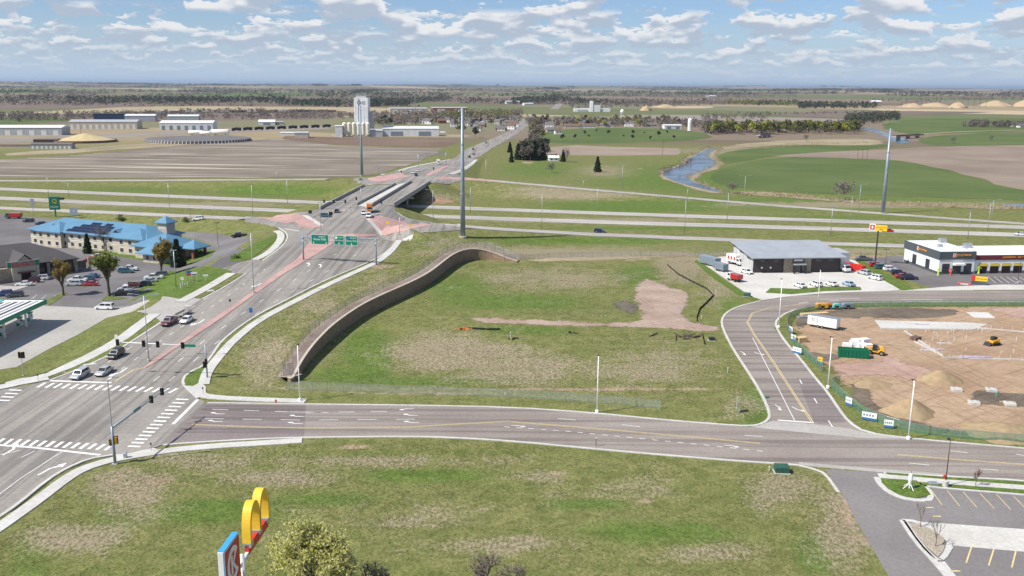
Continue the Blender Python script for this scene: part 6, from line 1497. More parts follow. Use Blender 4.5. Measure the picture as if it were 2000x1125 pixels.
# ------------------------------------------------------------------ gas station canopy and pumps
def canopy():
 Z = 5.0
 c = Vector(P0(91, 592, Z)); q = Vector(P0(0, 634, Z)); d = (q - c); d.z = 0; d.normalize(); n = Vector((d.y, -d.x, 0))
 if n.y < 0: n = -n
 ang = math.atan2(-d.y, -d.x); L, D = 34.0, 13.0
 o = empty('gas_station_canopy', (c.x, c.y, 0), ang, 'gas station canopy with a green edge at the left', 'canopy')
 # local x runs from the far left end (negative) to the corner at 0, y runs back
 MB().box(-L, 0, 0, D, Z - .05, Z + .75).build('roof_slab', M['membrane'], o)
 for (x0, x1, y0, y1) in ((-L, .05, -.08, -.005), (-L, .05, D + .005, D + .08), (.005, .08, -.08, D + .08)): MB().box(x0, x1, y0, y1, Z - .15, Z + 1.0).build('green_fascia', M['canopy_green'], o)
 for i in range(7): MB().box(-L + .5, -1.0 - i * .4, 1.4 + i * 1.55, 2.1 + i * 1.55, Z + .752, Z + .85).build('roof_rib', M['dark_shingle'] if i % 2 else M['grey_metal'], o)
 MB().box(-7, -.6, D - 2.6, D - .3, Z + .76, Z + .95).build('teal_panel', M['canopy_teal'], o)
 for x in (-5, -15, -25):
  for y in (3, 10): MB().box(x - .2, x + .2, y - .2, y + .2, 0, Z - .05).build('column', M['frame_white'], o)
 return o, ang
_, CANG = canopy()
def pump(px, py, label):
 b = G(px, py); o = empty('fuel_pump', (b[0], b[1], .06), CANG, label, 'fuel pump', 'fuel pumps under the canopy')
 MB().box(-1.6, 1.6, -.6, .6, 0, .15).build('island', M['sidewalk_concrete'], o); MB().box(-.5, .5, -.35, .35, .15, 1.9).build('cabinet', M['frame_white'], o); MB().box(-.65, .65, -.45, .45, 1.9, 2.25).build('green_top', M['canopy_green'], o); MB().box(-.35, .35, -.37, -.352, 1.1, 1.6).build('screen', M['glass_dark'], o)
 for s in (-1, 1): MB().path([(s * .45, -.36, 1.5), (s * .6, -.5, .9), (s * .5, -.42, .5)], .03).build('hose', M['black_steel'], o)
 MB().box(-1.4, -1.0, -.3, .3, .15, .9).build('bin', M['canopy_green'], o)
pump(60, 626, 'fuel pump with a green top standing clear of the canopy edge'); pump(40, 636, 'second fuel pump with a green bin in front of it'); pump(6, 655, 'fuel pump at the left edge of the picture')
# ------------------------------------------------------------------ grey roofed building with dark panels
def building_a():
 A, B = Vector(P0(1470, 533)), Vector(P0(1640, 531)); d = B - A; L = d.length; ang = math.atan2(d.y, d.x)
 o = empty('shop_building', A, ang, 'low building with wide grey metal roof, dark panels and a stone entrance', 'building')
 D, E, T = 20.0, 5.3, 6.9
 MB().prism([(0, -.2), (D, -.2), (D, T), (0, E)], 0, L).build('wall', M['dark_panel'], o, (0, 0, 0), 0)
 o.children[-1].rotation_euler = (0, 0, R(90)); o.children[-1].scale = (1, -1, 1)
 MB().hexa([(-1.2, -2.0, E - .25), (L + 1.2, -2.0, E - .25), (L + 1.2, D + 1, T + .1), (-1.2, D + 1, T + .1), (-1.2, -2.0, E + .05), (L + 1.2, -2.0, E + .05), (L + 1.2, D + 1, T + .4), (-1.2, D + 1, T + .4)]).build('roof', M['grey_metal_roof'], o)
 for i in range(6): MB().hexa([(-.06, D * i / 6, -.2), (-.001, D * i / 6, -.2), (-.001, D * (i + 1) / 6 - .12, -.2), (-.06, D * (i + 1) / 6 - .12, -.2), (-.06, D * i / 6, E + (T - E) * i / 6 - .35), (-.001, D * i / 6, E + (T - E) * i / 6 - .35), (-.001, D * (i + 1) / 6 - .12, E + (T - E) * i / 6 - .2), (-.06, D * (i + 1) / 6 - .12, E + (T - E) * i / 6 - .2)]).build('side_panel', M['pale_panel'], o)
 for i in range(3): window(o, (-.07, 4 + i * 7.5, 4.4 + i * .8), 3.4, .7, R(-90), frame='trim', sill=False)
 s0, s1 = L * .345, L * .655
 MB().box(s0, s1, -.5, -.002, -.2, E - .15).build('stone_front', M['stone'], o)
 MB().box(L * .44, L * .575, -2.6, -.505, 2.9, 3.2).build('porch_roof', M['grey_metal_roof'], o)
 for x in (L * .445, L * .57): MB().box(x - .25, x + .25, -2.55, -2.05, -.1, 2.9).build('porch_post', M['black_steel'], o)
 for i in range(3): window(o, (L * .475 + i * 1.6, -.51, 1.3), 1.2, 2.3, 0, frame='trim', sill=False)
 MB().box(L * .44, L * .575, -.62, -.505, 3.6, 4.8).build('sign_board', M['signal_black'], o); MB().slab([(-1.7, -.3), (1.3, -.3), (1.7, 0), (1.3, .3), (-1.3, .32), (-1.7, .1)], 0, .03).build('sign_plate', M['sign_white'], o, (L * .508, -.63, 4.2), (R(90), 0, 0))
 for x0, x1 in ((1.5, L * .33), (L * .67, L - 1)):
  for k in range(2): window(o, (x0 + (x1 - x0) * (.25 + .5 * k), -.01, 4.0), 2.2, .6, 0, frame='trim', sill=False)
 for x in (3, 6): MB().lathe([(.35, 0), (.35, .05)], 10, (x, -.06, 1.7), 'y').build('wall_lamp', M['sign_white'], o)
 MB().box(L + .1, L + 8, D - 10, D, -.2, 4.6).build('rear_wing', M['grey_metal'], o)
 return o
building_a()
# ------------------------------------------------------------------ tyre shop
def building_b():
 C, A, B = Vector(P0(1776, 511)), Vector(P0(1832, 536)), Vector(P0(2000, 534)); d = B - A; ang = math.atan2(d.y, d.x)
 o = empty('tyre_shop', A, ang, 'white tyre shop with dark grey parapet and yellow-topped service bays', 'building')
 D = (C - A).length; W1, L, H1, H2 = 12.2, 60.0, 7.6, 6.2
 MB().box(0, W1, 0, D, -.2, H1 - 2.6).build('wall', M['white_wall'], o); MB().box(-.25, W1 + .25, -.25, D + .25, H1 - 2.6, H1).build('parapet', M['grey_fascia'], o); MB().box(.2, W1 - .2, .2, D - .2, H1 + .002, H1 + .02).build('roof', M['membrane'], o)
 MB().box(W1 + .26, L, .6, D - 4, -.2, H2 - 1.6).build('bay_wall', M['white_wall'], o); MB().box(W1 + .26, L, .4, D - 4, H2 - 1.6, H2).build('bay_parapet', M['red_fascia'], o); MB().box(W1 + .3, L, .7, D - 4.2, H2 + .002, H2 + .02).build('bay_roof', M['membrane'], o)
 for x in range(6):
  x0 = W1 + 1.9 + x * 4.1
  b = MB().box(x0, x0 + 3.0, .52, .598, -.1, 3.4).build('bay_door', M['bay_dark'], o); MB().box(x0, x0 + 3.0, .44, .515, 2.5, 3.35).build('yellow_header', M['bay_yellow'], o)
  MB().box(x0 - 1.0, x0 - .15, .5, .599, -.1, .9).build('base_block', M['grey_fascia'], o)
 for x, w in ((1.2, 2.4), (8.8, 2.4)): window(o, (x + w / 2, -.01, 2.0), w, 3.0, 0, frame='trim', sill=False)
 MB().box(4.6, 8.2, -1.8, -.26, 3.3, 3.8).build('entrance_canopy', M['sign_white'], o); window(o, (6.2, -.01, 1.5), 2.8, 2.6, 0, frame='trim', sill=False)
 for y in (7, D - 7): window(o, (-.01, y, 2.2), 2.4, 3.2, R(-90), frame='trim', sill=False)
 MB().box(-.06, -.002, .3, D - .3, -.1, .9).build('plinth', M['grey_fascia'], o); MB().box(.3, W1, -.06, -.002, -.1, .85).build('plinth', M['grey_fascia'], o)
 for loc, rz, s in (((6.6, -.3, H1 - 1.2), 0, 1.0), ((-.3, D * .52, H1 - 1.2), R(-90), 1.0)):
  g = MB().box(-2.3, -1.2, -.08, 0, -.65, .65).build('logo_panel', M['sign_white'], o, loc, rz); MB().box(-2.15, -1.35, -.1, -.085, -.5, .5).build('logo_red', M['sign_red'], g); MB().box(-1.9, -1.6, -.115, -.105, -.3, .3).build('logo_mark', M['sign_white'], g)
  mesh_obj('lettering', text_mesh('LES SCHWAB', .95, .05), M['sign_orange'], g, (1.45, -.06, 0)); g.scale = (.95,) * 3
 mesh_obj('lettering', text_mesh('ALIGNMENT • BATTERIES • BRAKES', .85, .04), M['sign_orange'], o, (W1 + 16.5, .33, H2 - .8))
 for x, y, s in ((9.5, D - 6, 1.4), (4.0, 8, .9), (17, D - 9, 1.5)):
  MB().box(x, x + 1.6 * s, y, y + 1.3 * s, H2 if x > W1 else H1, (H2 if x > W1 else H1) + 1.1 * s).build('roof_unit', M['galvanised'], o)
 return o
building_b()
def pole_sign(px, py, top):
 b = G(px, py); h = zt_for(b, top) - b[2]
 o = empty('pole_sign', b, R(0), 'tall pole sign with red, white and yellow panels beside the tyre shop', 'sign'); MB().tube((0, 0, -.2), (0, 0, h), .28, .24, n=8).build('pole', M['bronze_steel'], o)
 a = R(-28)
 p = MB().box(-2.3, -.4, -.35, .35, -1.1, 1.1).build('logo_panel', M['sign_white'], o, (-.6, 0, h), a); MB().box(-2.1, -.6, -.38, -.352, -.85, .85).build('logo_red', M['sign_red'], p); MB().box(-1.6, -1.1, -.4, -.385, -.45, .45).build('logo_mark', M['sign_white'], p)
 q = MB().box(-.38, 3.4, -.35, .35, -1.15, .8).build('name_panel', M['sign_yellow'], o, (-.6, 0, h), a); mesh_obj('lettering', text_mesh('LES SCHWAB', .55, .02), M['sign_red'], q, (1.5, -.37, .1)); mesh_obj('lettering', text_mesh('TIRES', .55, .02), M['signal_black'], q, (1.5, -.37, -.6))
 return o
pole_sign(1709, 517, 444)
def monument(px, py):
 b = G(px, py); o = empty('monument_sign', b, R(-24), 'low yellow and red sign in front of the tyre shop', 'sign')
 MB().box(-2.2, 2.2, -.5, .5, 0, 1.2).build('base', M['grey_fascia'], o); p = MB().box(-1.2, 2.2, -.3, .3, 1.2, 2.6).build('name_panel', M['sign_yellow'], o); MB().box(-2.3, -1.21, -.3, .3, 1.2, 2.8).build('logo_panel', M['sign_red'], o); mesh_obj('lettering', text_mesh('LES SCHWAB', .5, .02), M['signal_black'], p, (.5, -.32, 1.9))
monument(1912, 556)
def hotel_sign(px, py, top):
 b = G(px, py); h = zt_for(b, top) - b[2]; o = empty('pole_sign', b, 0, 'tall dark green hotel sign on a pole behind the blue roof', 'sign'); MB().tube((0, 0, -.2), (0, 0, h - 1), .35, .3, n=8).build('pole', M['canopy_green'], o)
 p = MB().box(-2.2, 2.2, -.5, .5, h - 6, h).build('sign_cabinet', M['lens_green'], o, (0, 0, 0), R(12)); mesh_obj('lettering', text_mesh('Q', 2.6, .03), M['sign_yellow'], p, (.2, -.54, h - 2.1)); mesh_obj('lettering', text_mesh('Quality', 1.1, .03), M['sign_white'], p, (0, -.54, h - 4.6))
 MB().box(2.2, 4.6, -.3, .3, h - 1.4, h - .4).build('side_board', M['black_steel'], o)
hotel_sign(109, 424, 384)
for px, py, top, lab in ((66, 424, 388, 'grey back of a pole sign left of the green hotel sign'), (141, 426, 406, 'small dark sign post just right of the green hotel sign'), (149, 426, 407, 'thin dark sign post second right of the green hotel sign')):
 b = G(px, py); h = zt_for(b, top) - b[2]; o = empty('sign_post', b, 0, lab, 'sign'); MB().tube((0, 0, 0), (0, 0, h), .1, n=6).build('post', M['galvanised'], o); MB().box(-.8, .8, -.1, .1, h - 3.2, h).build('sign_plate', M['blue_grey_steel'], o)
# lawn signs beside the hotel drive
def lawn_sign(px, py, w, h, z0, mat, label, posts=2, stripe_=None):
 b = G(px, py); o = empty('lawn_sign', b, R(8), label, 'sign')
 for i in range(posts): x = (-w * .4 + w * .8 * i / max(1, posts - 1)) if posts > 1 else 0; MB().box(x - .05, x + .05, -.05, .05, -.1, z0 + h * .5).build('post', M['frame_white'], o)
 MB().box(-w / 2, w / 2, -.09, -.055, z0, z0 + h).build('sign_plate', M[mat], o)
 if stripe_: MB().box(-w / 2 + .1, w / 2 - .1, -.1, -.092, z0 + .15, z0 + h * .45).build('print', M[stripe_], o)
lawn_sign(371, 549, 1.7, 1.5, 1.6, 'sign_blue', 'blue sign with a red band standing on the lawn', 1, 'sign_red'); lawn_sign(380, 551, 1.7, 1.1, 1.9, 'sign_white', 'white sign beside the blue one on the lawn', 2, 'trim'); lawn_sign(402, 549, 1.5, .5, 1.5, 'sign_white', 'narrow white sign at the right end of the lawn', 1); lawn_sign(357, 560, .9, .8, 2.0, 'sign_white', 'small square white sign above the white posts', 1)
lawn_sign(262, 572, 3.0, 1.5, 1.9, 'stone', 'dark framed pinkish sign board beside the parked white cars', 2, 'sign_red')
for i in range(4):
 b = G(353 + i * 4.5, 564 - i * .6); t = empty('bollard', b, 0, '%s of the four white posts on the lawn, counted from the left' % ordw(i), 'bollard', 'white posts on the lawn'); MB().tube((0, 0, -.1), (0, 0, 1.5 + .2 * (i % 2)), .1, n=8).build('post', M['frame_white'], t); MB().lathe([(.1, 0), (.07, .06), (.01, .08)], 8, (0, 0, 1.5 + .2 * (i % 2))).build('cap', M['galvanised'], t)

# ------------------------------------------------------------------ the tall sign in the foreground
def tall_sign():
 zc, ang, t = 18.9, R(87.3), .29         # the panels run almost straight away from the viewer
 o = empty('tall_pole_sign', (-24.1, 75.3, 0), 0, 'tall white pole sign with a red letter panel and golden arches in the foreground', 'sign')
 MB().tube((0, 0, -.3), (0, 0, zc - .2), .30, .26, n=14).build('pole', M['frame_white'], o, smooth=True)
 def part(name, mb, mat, **kw): return mb.build(name, M[mat], o, (0, 0, 0), ang, **kw)
 part('bracket', MB().box(-1.4, 1.6, -.14, .14, zc - 1.1, zc - .7), 'frame_white')
 x0, x1, zb, zt = -4.75, -1.15, 16.9, 21.5                                     # letter cabinet, nearer
 part('cabinet', MB().box(x0, x1, -t, t, zb, zt), 'sign_white', bevel=.03)
 for u in (0, 1): part('cabinet_top', MB().box(x0 + .03 + 1.77 * u, x0 + 1.77 + 1.77 * u, -t + .02, t - .02, zt + .002, zt + .07), 'sign_skyblue')
 part('blue_edge', MB().box(x0 - .012, x0 - .001, -t + .03, -t + .12, zb, zt), 'sign_skyblue')
 part('red_face', MB().box(x0 + .12, x1 - .12, -t - .035, -t - .002, zb + .1, zt - .12), 'sign_red')
 cx_, cz_ = (x0 + x1) / 2, (zb + zt) / 2 + .35
 ring, n = MB(), 28
 prof = [R(38) + (2 * math.pi - R(76)) * i / n for i in range(n + 1)]
 for a0, a1 in zip(prof[:-1], prof[1:]):
  ring.hexa([(cx_ + r * math.cos(a), y, cz_ + 1.12 * r * math.sin(a)) for y in (-t - .07, -t - .036) for r, a in ((.95, a0), (1.4, a0), (1.4, a1), (.95, a1))])
 ring.build('letter_ring', M['sign_white'], o, (0, 0, 0), ang)
 k = MB(); k.box(cx_ - .5, cx_ - .16, -t - .072, -t - .036, cz_ - .85, cz_ + .85)
 for s_ in (-1, 1): k.hexa([((cx_ - .155, y, cz_ + s_ * .02), (cx_ + .15, y, cz_ - s_ * .02), (cx_ + .85, y, cz_ + s_ * .85), (cx_ + .42, y, cz_ + s_ * .85))[i] for y in (-t - .072, -t - .036) for i in range(4)])
 k.build('letter', M['sign_white'], o, (0, 0, 0), ang)
 part('orange_band', MB().box(x0 + .12, x1 - .12, -t - .06, -t - .037, zb + .3, zb + .85), 'sign_orange')
 part('red_base', MB().box(1.45, 7.1, -.2, .2, zc - .95, zc - .05), 'sign_red')
 for xx in (1.45, 4.0, 6.4): part('arch_foot', MB().box(xx, xx + .72, -.4, .4, zc - .3, zc + .12), 'galvanised')
 for xa, xb in ((1.45, 4.5), (4.2, 7.12)):
  m, n = MB(), 24; H_, w, c0, ro = 3.5, .36, (xa + xb) / 2, (xb - xa) / 2
  def pt(u, r_, hh): a = math.pi * u; return (c0 - r_ * math.cos(a), hh * math.sin(a) ** .62)
  for j in range(n):
   q = [pt(j / n, ro, H_), pt((j + 1) / n, ro, H_), pt((j + 1) / n, ro - w, H_ - .5), pt(j / n, ro - w, H_ - .5)]
   m.hexa([(c[0], y, zc + .12 + c[1]) for y in (-.4, .4) for c in q])
  m.build('golden_arch', M['arch_yellow'], o, (0, 0, 0), ang)
 return o
plain('sign_skyblue', (0.06, 0.36, 0.72), 0.4, var=.04); plain('arch_yellow', (0.88, 0.56, 0.05), 0.45, var=.04)
tall_sign()

# ------------------------------------------------------------------ trees
def leafmat(name, c1, c2, trans=0.35):
 t = NT(name); g = t.node('ShaderNodeNewGeometry')
 c = t.mix(g.outputs['Random Per Island'], c1 + (1,), c2 + (1,))
 t.col(c); t.rough(0.75); t.spec(.2)
 tl = t.node('ShaderNodeBsdfTranslucent'); t.put(tl.inputs[0], c); mx = t.node('ShaderNodeMixShader'); mx.inputs[0].default_value = trans; t.l.new(t.b.outputs[0], mx.inputs[1]); t.l.new(tl.outputs[0], mx.inputs[2]); t.l.new(mx.outputs[0], t.out.inputs[0])
 M[name] = t.m
def barkmat(name, c):
 plain(name, c, 0.95, 0, 0.25, 4.0, .1)
barkmat('bark', (0.12, 0.095, 0.075)); barkmat('pale_bark', (0.24, 0.21, 0.185)); barkmat('twig', (0.20, 0.165, 0.14))
leafmat('leaf_amber', (0.20, 0.145, 0.035), (0.36, 0.27, 0.08)); leafmat('leaf_spring', (0.14, 0.17, 0.035), (0.30, 0.32, 0.075)); leafmat('leaf_lime', (0.26, 0.28, 0.045), (0.50, 0.50, 0.11)); leafmat('leaf_lime2', (0.52, 0.53, 0.16), (0.82, 0.80, 0.38), .55); leafmat('leaf_green', (0.10, 0.16, 0.03), (0.22, 0.30, 0.06)); leafmat('needle', (0.025, 0.042, 0.022), (0.075, 0.098, 0.05)); leafmat('twig_grey', (0.17, 0.145, 0.13), (0.31, 0.275, 0.25)); leafmat('blossom', (0.55, 0.54, 0.50), (0.75, 0.74, 0.70))
leafmat('wood_bare', (0.150, 0.125, 0.105), (0.275, 0.235, 0.20)); leafmat('wood_dark', (0.050, 0.060, 0.040), (0.115, 0.122, 0.080)); leafmat('wood_green', (0.13, 0.145, 0.04), (0.25, 0.26, 0.08)); leafmat('reed', (0.34, 0.27, 0.155), (0.52, 0.43, 0.28)); leafmat('shrub', (0.10, 0.12, 0.05), (0.20, 0.21, 0.10)); leafmat('red_bud', (0.20, 0.09, 0.06), (0.32, 0.17, 0.11))
def quads_at(pts, size, rng, tri=False):
 """small randomly turned leaf faces at points"""
 n = len(pts); a = rng.normal(size=(n, 3)); a /= np.linalg.norm(a, axis=1, keepdims=True); b = np.cross(a, rng.normal(size=(n, 3))); b /= np.linalg.norm(b, axis=1, keepdims=True) + 1e-9
 s = (size * rng.uniform(.6, 1.4, (n, 1))); u, v = a * s, b * s * .7
 V = np.stack([pts - u - v, pts + u - v, pts + u + v, pts - u + v], 1).reshape(-1, 3)
 return V, np.arange(4 * n).reshape(n, 4)
def grow(seed, H, spread, trunk_h, up, levels=4, kids=4, r0=.16):
 rng = random.Random(seed); mb = MB(); tips = []
 def rec(p, d, L, r, lev):
  q = p + d * L; mb.tube(p, q, r, r * .68, n=5 if lev > 1 else 7, cap=False)
  if lev >= levels: tips.append((p, q)); return
  for i in range(kids + (1 if lev == 0 else 0)):
   a = 2 * math.pi * (i + rng.random()) / kids; t = spread * rng.uniform(.6, 1.25)
   o = d.orthogonal().normalized(); o = Matrix.Rotation(a, 3, d) @ o
   nd = (d * math.cos(t) + o * math.sin(t) + Vector((0, 0, up))).normalized(); st = p.lerp(q, rng.uniform(.55, 1.0))
   rec(st, nd, L * rng.uniform(.58, .82), r * .60, lev + 1)
  if lev > 0: tips.append((p.lerp(q, .5), q))
 first = trunk_h
 rec(Vector((0, 0, -.1)), Vector((rng.uniform(-.04, .04), rng.uniform(-.04, .04), 1)).normalized(), first, r0, 0)
 return mb, tips
TREES = {}
def tree_proto(key, seed, H, spread, trunk_h, up, leaf, nleaf, lsize, bark='bark', levels=4, kids=4, r0=.16, extra=None):
 mb, tips = grow(seed, H, spread, trunk_h, up, levels, kids, r0)
 rng = np.random.default_rng(seed)
 P = np.array([[*a, *b] for a, b in tips]); z = P[:, 5].max(); s = H / z
 tm = mb.mesh('trunk', False); tm.transform(Matrix.Scale(s, 4)); tm.materials.append(M[bark])
 cm = None
 if nleaf:
  k = rng.integers(0, len(P), nleaf); u = rng.random((nleaf, 1)) * 1.15
  pts = (P[k, :3] * (1 - u) + P[k, 3:] * u) * s + rng.normal(0, H * .022, (nleaf, 3))
  V, Fq = quads_at(pts, lsize, rng); cm = np_mesh('crown', V, Fq); cm.materials.append(M[leaf])
 TREES[key] = (tm, cm, H)
 if extra:
  k = rng.integers(0, len(P), extra[1]); V, Fq = quads_at(P[k, 3:] * s + rng.normal(0, H * .02, (extra[1], 3)), lsize * 1.1, rng); em = np_mesh('blossom', V, Fq); em.materials.append(M[extra[0]]); TREES[key] = (tm, cm, H, em)
def conifer_proto(key, seed, H, rad, n, leaf='needle'):
 rng = np.random.default_rng(seed); tm = MB().tube((0, 0, -.1), (0, 0, H * .95), .16, .03, n=6).mesh('trunk', False); tm.materials.append(M['bark'])
 u = rng.random(n) ** .75; z = H * (.06 + .94 * u); tier = .8 + .2 * np.sin(z * 5.0 / max(1, H / 7)); r = rad * (1 - u) ** .85 * tier * np.sqrt(rng.random(n)) * rng.uniform(.8, 1.15, n); a = rng.random(n) * 2 * np.pi
 pts = np.stack([r * np.cos(a), r * np.sin(a), z - r * .35], 1); V, Fq = quads_at(pts, .055 * H, rng); cm = np_mesh('crown', V, Fq); cm.materials.append(M[leaf]); TREES[key] = (tm, cm, H)
def puff_proto(key, seed, H, rad, n, leaf, size, bark='bark', low=.18):
 """cheap tree for the distance: trunk, forks and a loose lumpy crown"""
 rng = np.random.default_rng(seed); mb = MB(); mb.tube((0, 0, -.2), (0, 0, H * .5), .22, .12, n=5, cap=False)
 lobes = [(rng.normal(0, rad * .42), rng.normal(0, rad * .42), H * rng.uniform(low + .25, .80), rad * rng.uniform(.35, .6)) for _ in range(9)] + [(0, 0, H * .84, rad * .42)]
 for lx, ly, lz, lr in lobes: mb.tube((0, 0, H * .32), (lx, ly, lz), .09, .03, n=4, cap=False)
 tm = mb.mesh('trunk', False); tm.materials.append(M[bark])
 k = rng.integers(0, len(lobes), n); L = np.array(lobes)[k]; d = rng.normal(size=(n, 3)); d /= np.linalg.norm(d, axis=1, keepdims=True); rr = rng.random((n, 1)) ** .45
 pts = L[:, :3] + d * rr * L[:, 3:4] * np.array([1, 1, .85]); V, Fq = quads_at(pts, size, rng); cm = np_mesh('crown', V, Fq); cm.materials.append(M[leaf]); TREES[key] = (tm, cm, H)
tree_proto('amber', 3, 10, .46, 1.7, .32, 'leaf_amber', 4400, .15); tree_proto('amber_b', 5, 10, .48, 1.7, .30, 'leaf_amber', 4000, .15); tree_proto('spring', 8, 12, .52, 1.8, .27, 'leaf_spring', 6500, .16, extra=('blossom', 160)); tree_proto('bare', 12, 11, .55, 2.6, .22, 'twig_grey', 900, .06, 'pale_bark', 5, 3, .2)
tree_proto('lime', 21, 9, .70, 1.3, .10, 'leaf_lime2', 15000, .085, 'twig', 4, 5, .11); tree_proto('bush_bare', 31, 4, .75, .6, .12, 'twig_grey', 500, .05, 'twig', 4, 4, .06); tree_proto('sapling', 41, 4.5, .42, 1.3, .35, None, 0, .05, 'twig', 3, 3, .05); tree_proto('sapling_red', 43, 4.0, .42, 1.2, .4, 'red_bud', 260, .06, 'bark', 3, 3, .05)
conifer_proto('spruce', 51, 9, 3.0, 1500); conifer_proto('spruce_b', 53, 9, 2.6, 1300); puff_proto('shrub_pale', 61, 3.2, 2.4, 700, 'shrub', .16, low=.0); puff_proto('hedge', 63, 1.6, 1.5, 300, 'leaf_green', .12, low=.0)
puff_proto('far_bare', 71, 11, 4.2, 360, 'wood_bare', .42); puff_proto('far_bare_b', 72, 11, 4.6, 340, 'wood_bare', .45); puff_proto('far_green', 73, 12, 4.6, 420, 'wood_green', .5); puff_proto('far_lime', 74, 13, 4.4, 420, 'leaf_lime', .5); puff_proto('far_dark', 75, 10, 4.0, 380, 'wood_dark', .5); puff_proto('far_amber', 76, 12, 4.8, 400, 'leaf_amber', .5); puff_proto('poplar', 77, 16, 3.2, 380, 'wood_green', .5, 'pale_bark', .12); puff_proto('river_bush', 78, 8, 4.4, 420, 'twig_grey', .22, 'pale_bark', .05)
CATS = {'bush_bare': 'bush', 'shrub_pale': 'shrub', 'hedge': 'shrub', 'river_bush': 'bush'}
def tree(px, py, h, key, label, group=None, at=None, sx=1.0):
 b = at if at is not None else G(px, py); pr = TREES[key]; s = h / pr[2]
 nm = {'bush': 'bush', 'shrub': 'shrub'}.get(CATS.get(key), 'conifer' if 'spruce' in key else 'tree')
 o = empty(nm, b, random.uniform(0, 6.28), label, CATS.get(key, 'tree'), group); o.scale = (s * sx, s * sx, s)
 mesh_obj('trunk', pr[0], None, o)
 if pr[1]: mesh_obj('crown', pr[1], None, o)
 if len(pr) > 3: mesh_obj('blossom', pr[3], None, o)
 return o
def th(px, py, top):       # height from the frame rows of foot and tip
 b = G(px, py); return zt_for(b, top) - b[2]
for px, py, top, key, lab in ((124, 577, 508, 'amber', 'amber budding tree at the near corner of the restaurant lot'), (214, 579, 488, 'spring', 'large green spring tree with white blossom beside the black pickup'), (316, 538, 462, 'amber_b', 'amber budding tree in front of the hotel wing'), (205, 492, 438, 'bare', 'leafless spreading tree in front of the hotel solar panels'),
                              (347, 521, 469, 'spruce', 'dark spruce at the right end of the hotel front'), (172, 495, 458, 'spruce_b', 'slim evergreen against the hotel wall behind the restaurant'), (237, 431, 419, 'shrub_pale', 'pale round shrub behind the hotel roof'), (362, 434, 424, 'shrub_pale', 'pale shrub on the bank right of the hotel tower'), (390, 497, 488, 'hedge', 'low green shrub at the hotel porch'),
                              (55, 545, 533, 'hedge', 'green shrub at the restaurant entrance'), (618, 1190, 1018, 'lime', 'yellow-green budding tree at the bottom edge beside the tall sign'), (950, 1155, 1078, 'bush_bare', 'leafless grey bush at the bottom edge, middle'), (1000, 1160, 1100, 'bush_bare', 'smaller leafless bush at the bottom edge, right of the middle'), (735, 1160, 1096, 'bush_bare', 'leafless bush at the bottom edge right of the yellow-green tree'),
                              (1797, 1030, 984, 'sapling', 'bare sapling at the upper end of the pebble bed'), (1827, 1068, 1014, 'sapling', 'bare sapling at the lower end of the pebble bed'), (1905, 950, 913, 'sapling_red', 'young reddish tree on the strip beside the car park'), (458, 505, 496, 'hedge', 'low shrub on the grass island by the hotel drive'),
                              (1167, 336, 307, 'spruce', 'lone dark spruce in the meadow left of the river'), (999, 317, 296, 'spruce_b', 'small dark spruce nearest the far road'), (996, 298, 278, 'spruce', 'dark spruce beside the far road behind the small one'), (1100, 316, 293, 'spruce_b', 'dark spruce beside the white shed in the meadow'), (1106, 317, 286, 'bare', 'bare tree standing behind the meadow spruce'), (1078, 338, 317, 'river_bush', 'grey leafless bush in the meadow below the white shed'),
                              (1648, 392, 350, 'river_bush', 'large leafless tree on the bank of the dry channel'), (1430, 378, 354, 'river_bush', 'leafless bush at the lower end of the river bend'), (1575, 276, 262, 'river_bush', 'grey bush on the tan strip before the poplar row'), (1290, 256, 247, 'river_bush', 'low grey bush beside the white silo'), (928, 269, 249, 'far_dark', 'dark round evergreen beside the far road behind the tall pole'), (1936, 275, 264, 'river_bush', 'grey bush in the far right meadow'), (1860, 280, 266, 'river_bush', 'leafless bush right of the leaning pole')):
 tree(px, py, th(px, py, top), key, lab)
# the dark spruce clump left of the meadow
sp = [(1012, 312), (1020, 313), (1028, 313), (1036, 314), (1044, 313), (1052, 313), (1060, 313), (1066, 309), (1016, 305), (1024, 304), (1032, 304), (1040, 305), (1048, 305), (1056, 305), (1064, 302)]
for i, (x, y) in enumerate(sorted(sp)): tree(x, y, random.uniform(11, 16), ('spruce', 'far_dark', 'far_bare', 'far_dark')[i % 4], 'tree of the dark clump right of the far road, %s from the left' % ordw(i), 'spruces in the clump')
for i, (x, y) in enumerate(sorted([(1028, 296), (1037, 297), (1047, 296), (1056, 296), (1035, 288), (1048, 289)])): tree(x, y, random.uniform(12, 15), 'far_bare', 'bare brown tree rising behind the spruce clump, %s from the left' % ordw(i), 'bare trees behind the spruces')
for i, (x, y, s) in enumerate(sorted([(1098, 274, 7), (1123, 272, 6), (1142, 264, 6), (1150, 269, 4), (1165, 258, 4), (1188, 263, 6), (1236, 263, 6), (1235, 273, 6), (1270, 274, 5), (1286, 267, 7), (1303, 262, 5), (1316, 272, 5), (1218, 268, 3), (1258, 262, 3)])): tree(x, y, s, 'far_dark', 'dark bush on the green slope below the houses, %s from the left' % ordw(i), 'dark bushes on the green slope')
# the row of poplars on the far bank
rg = random.Random(5)
row = sorted([(1385 + i * 6.6 + rg.uniform(-2, 2), 262 + rg.uniform(-3, 1.5) - (i * .03)) for i in range(45)])
for i, (x, y) in enumerate(row): tree(x, y, rg.uniform(15, 20), ('poplar', 'far_lime', 'poplar', 'far_green')[i % 4], 'tree of the yellow-green row beyond the river, %s from the left' % ordw(i), 'yellow-green trees in the far row', sx=rg.uniform(.8, 1.1))
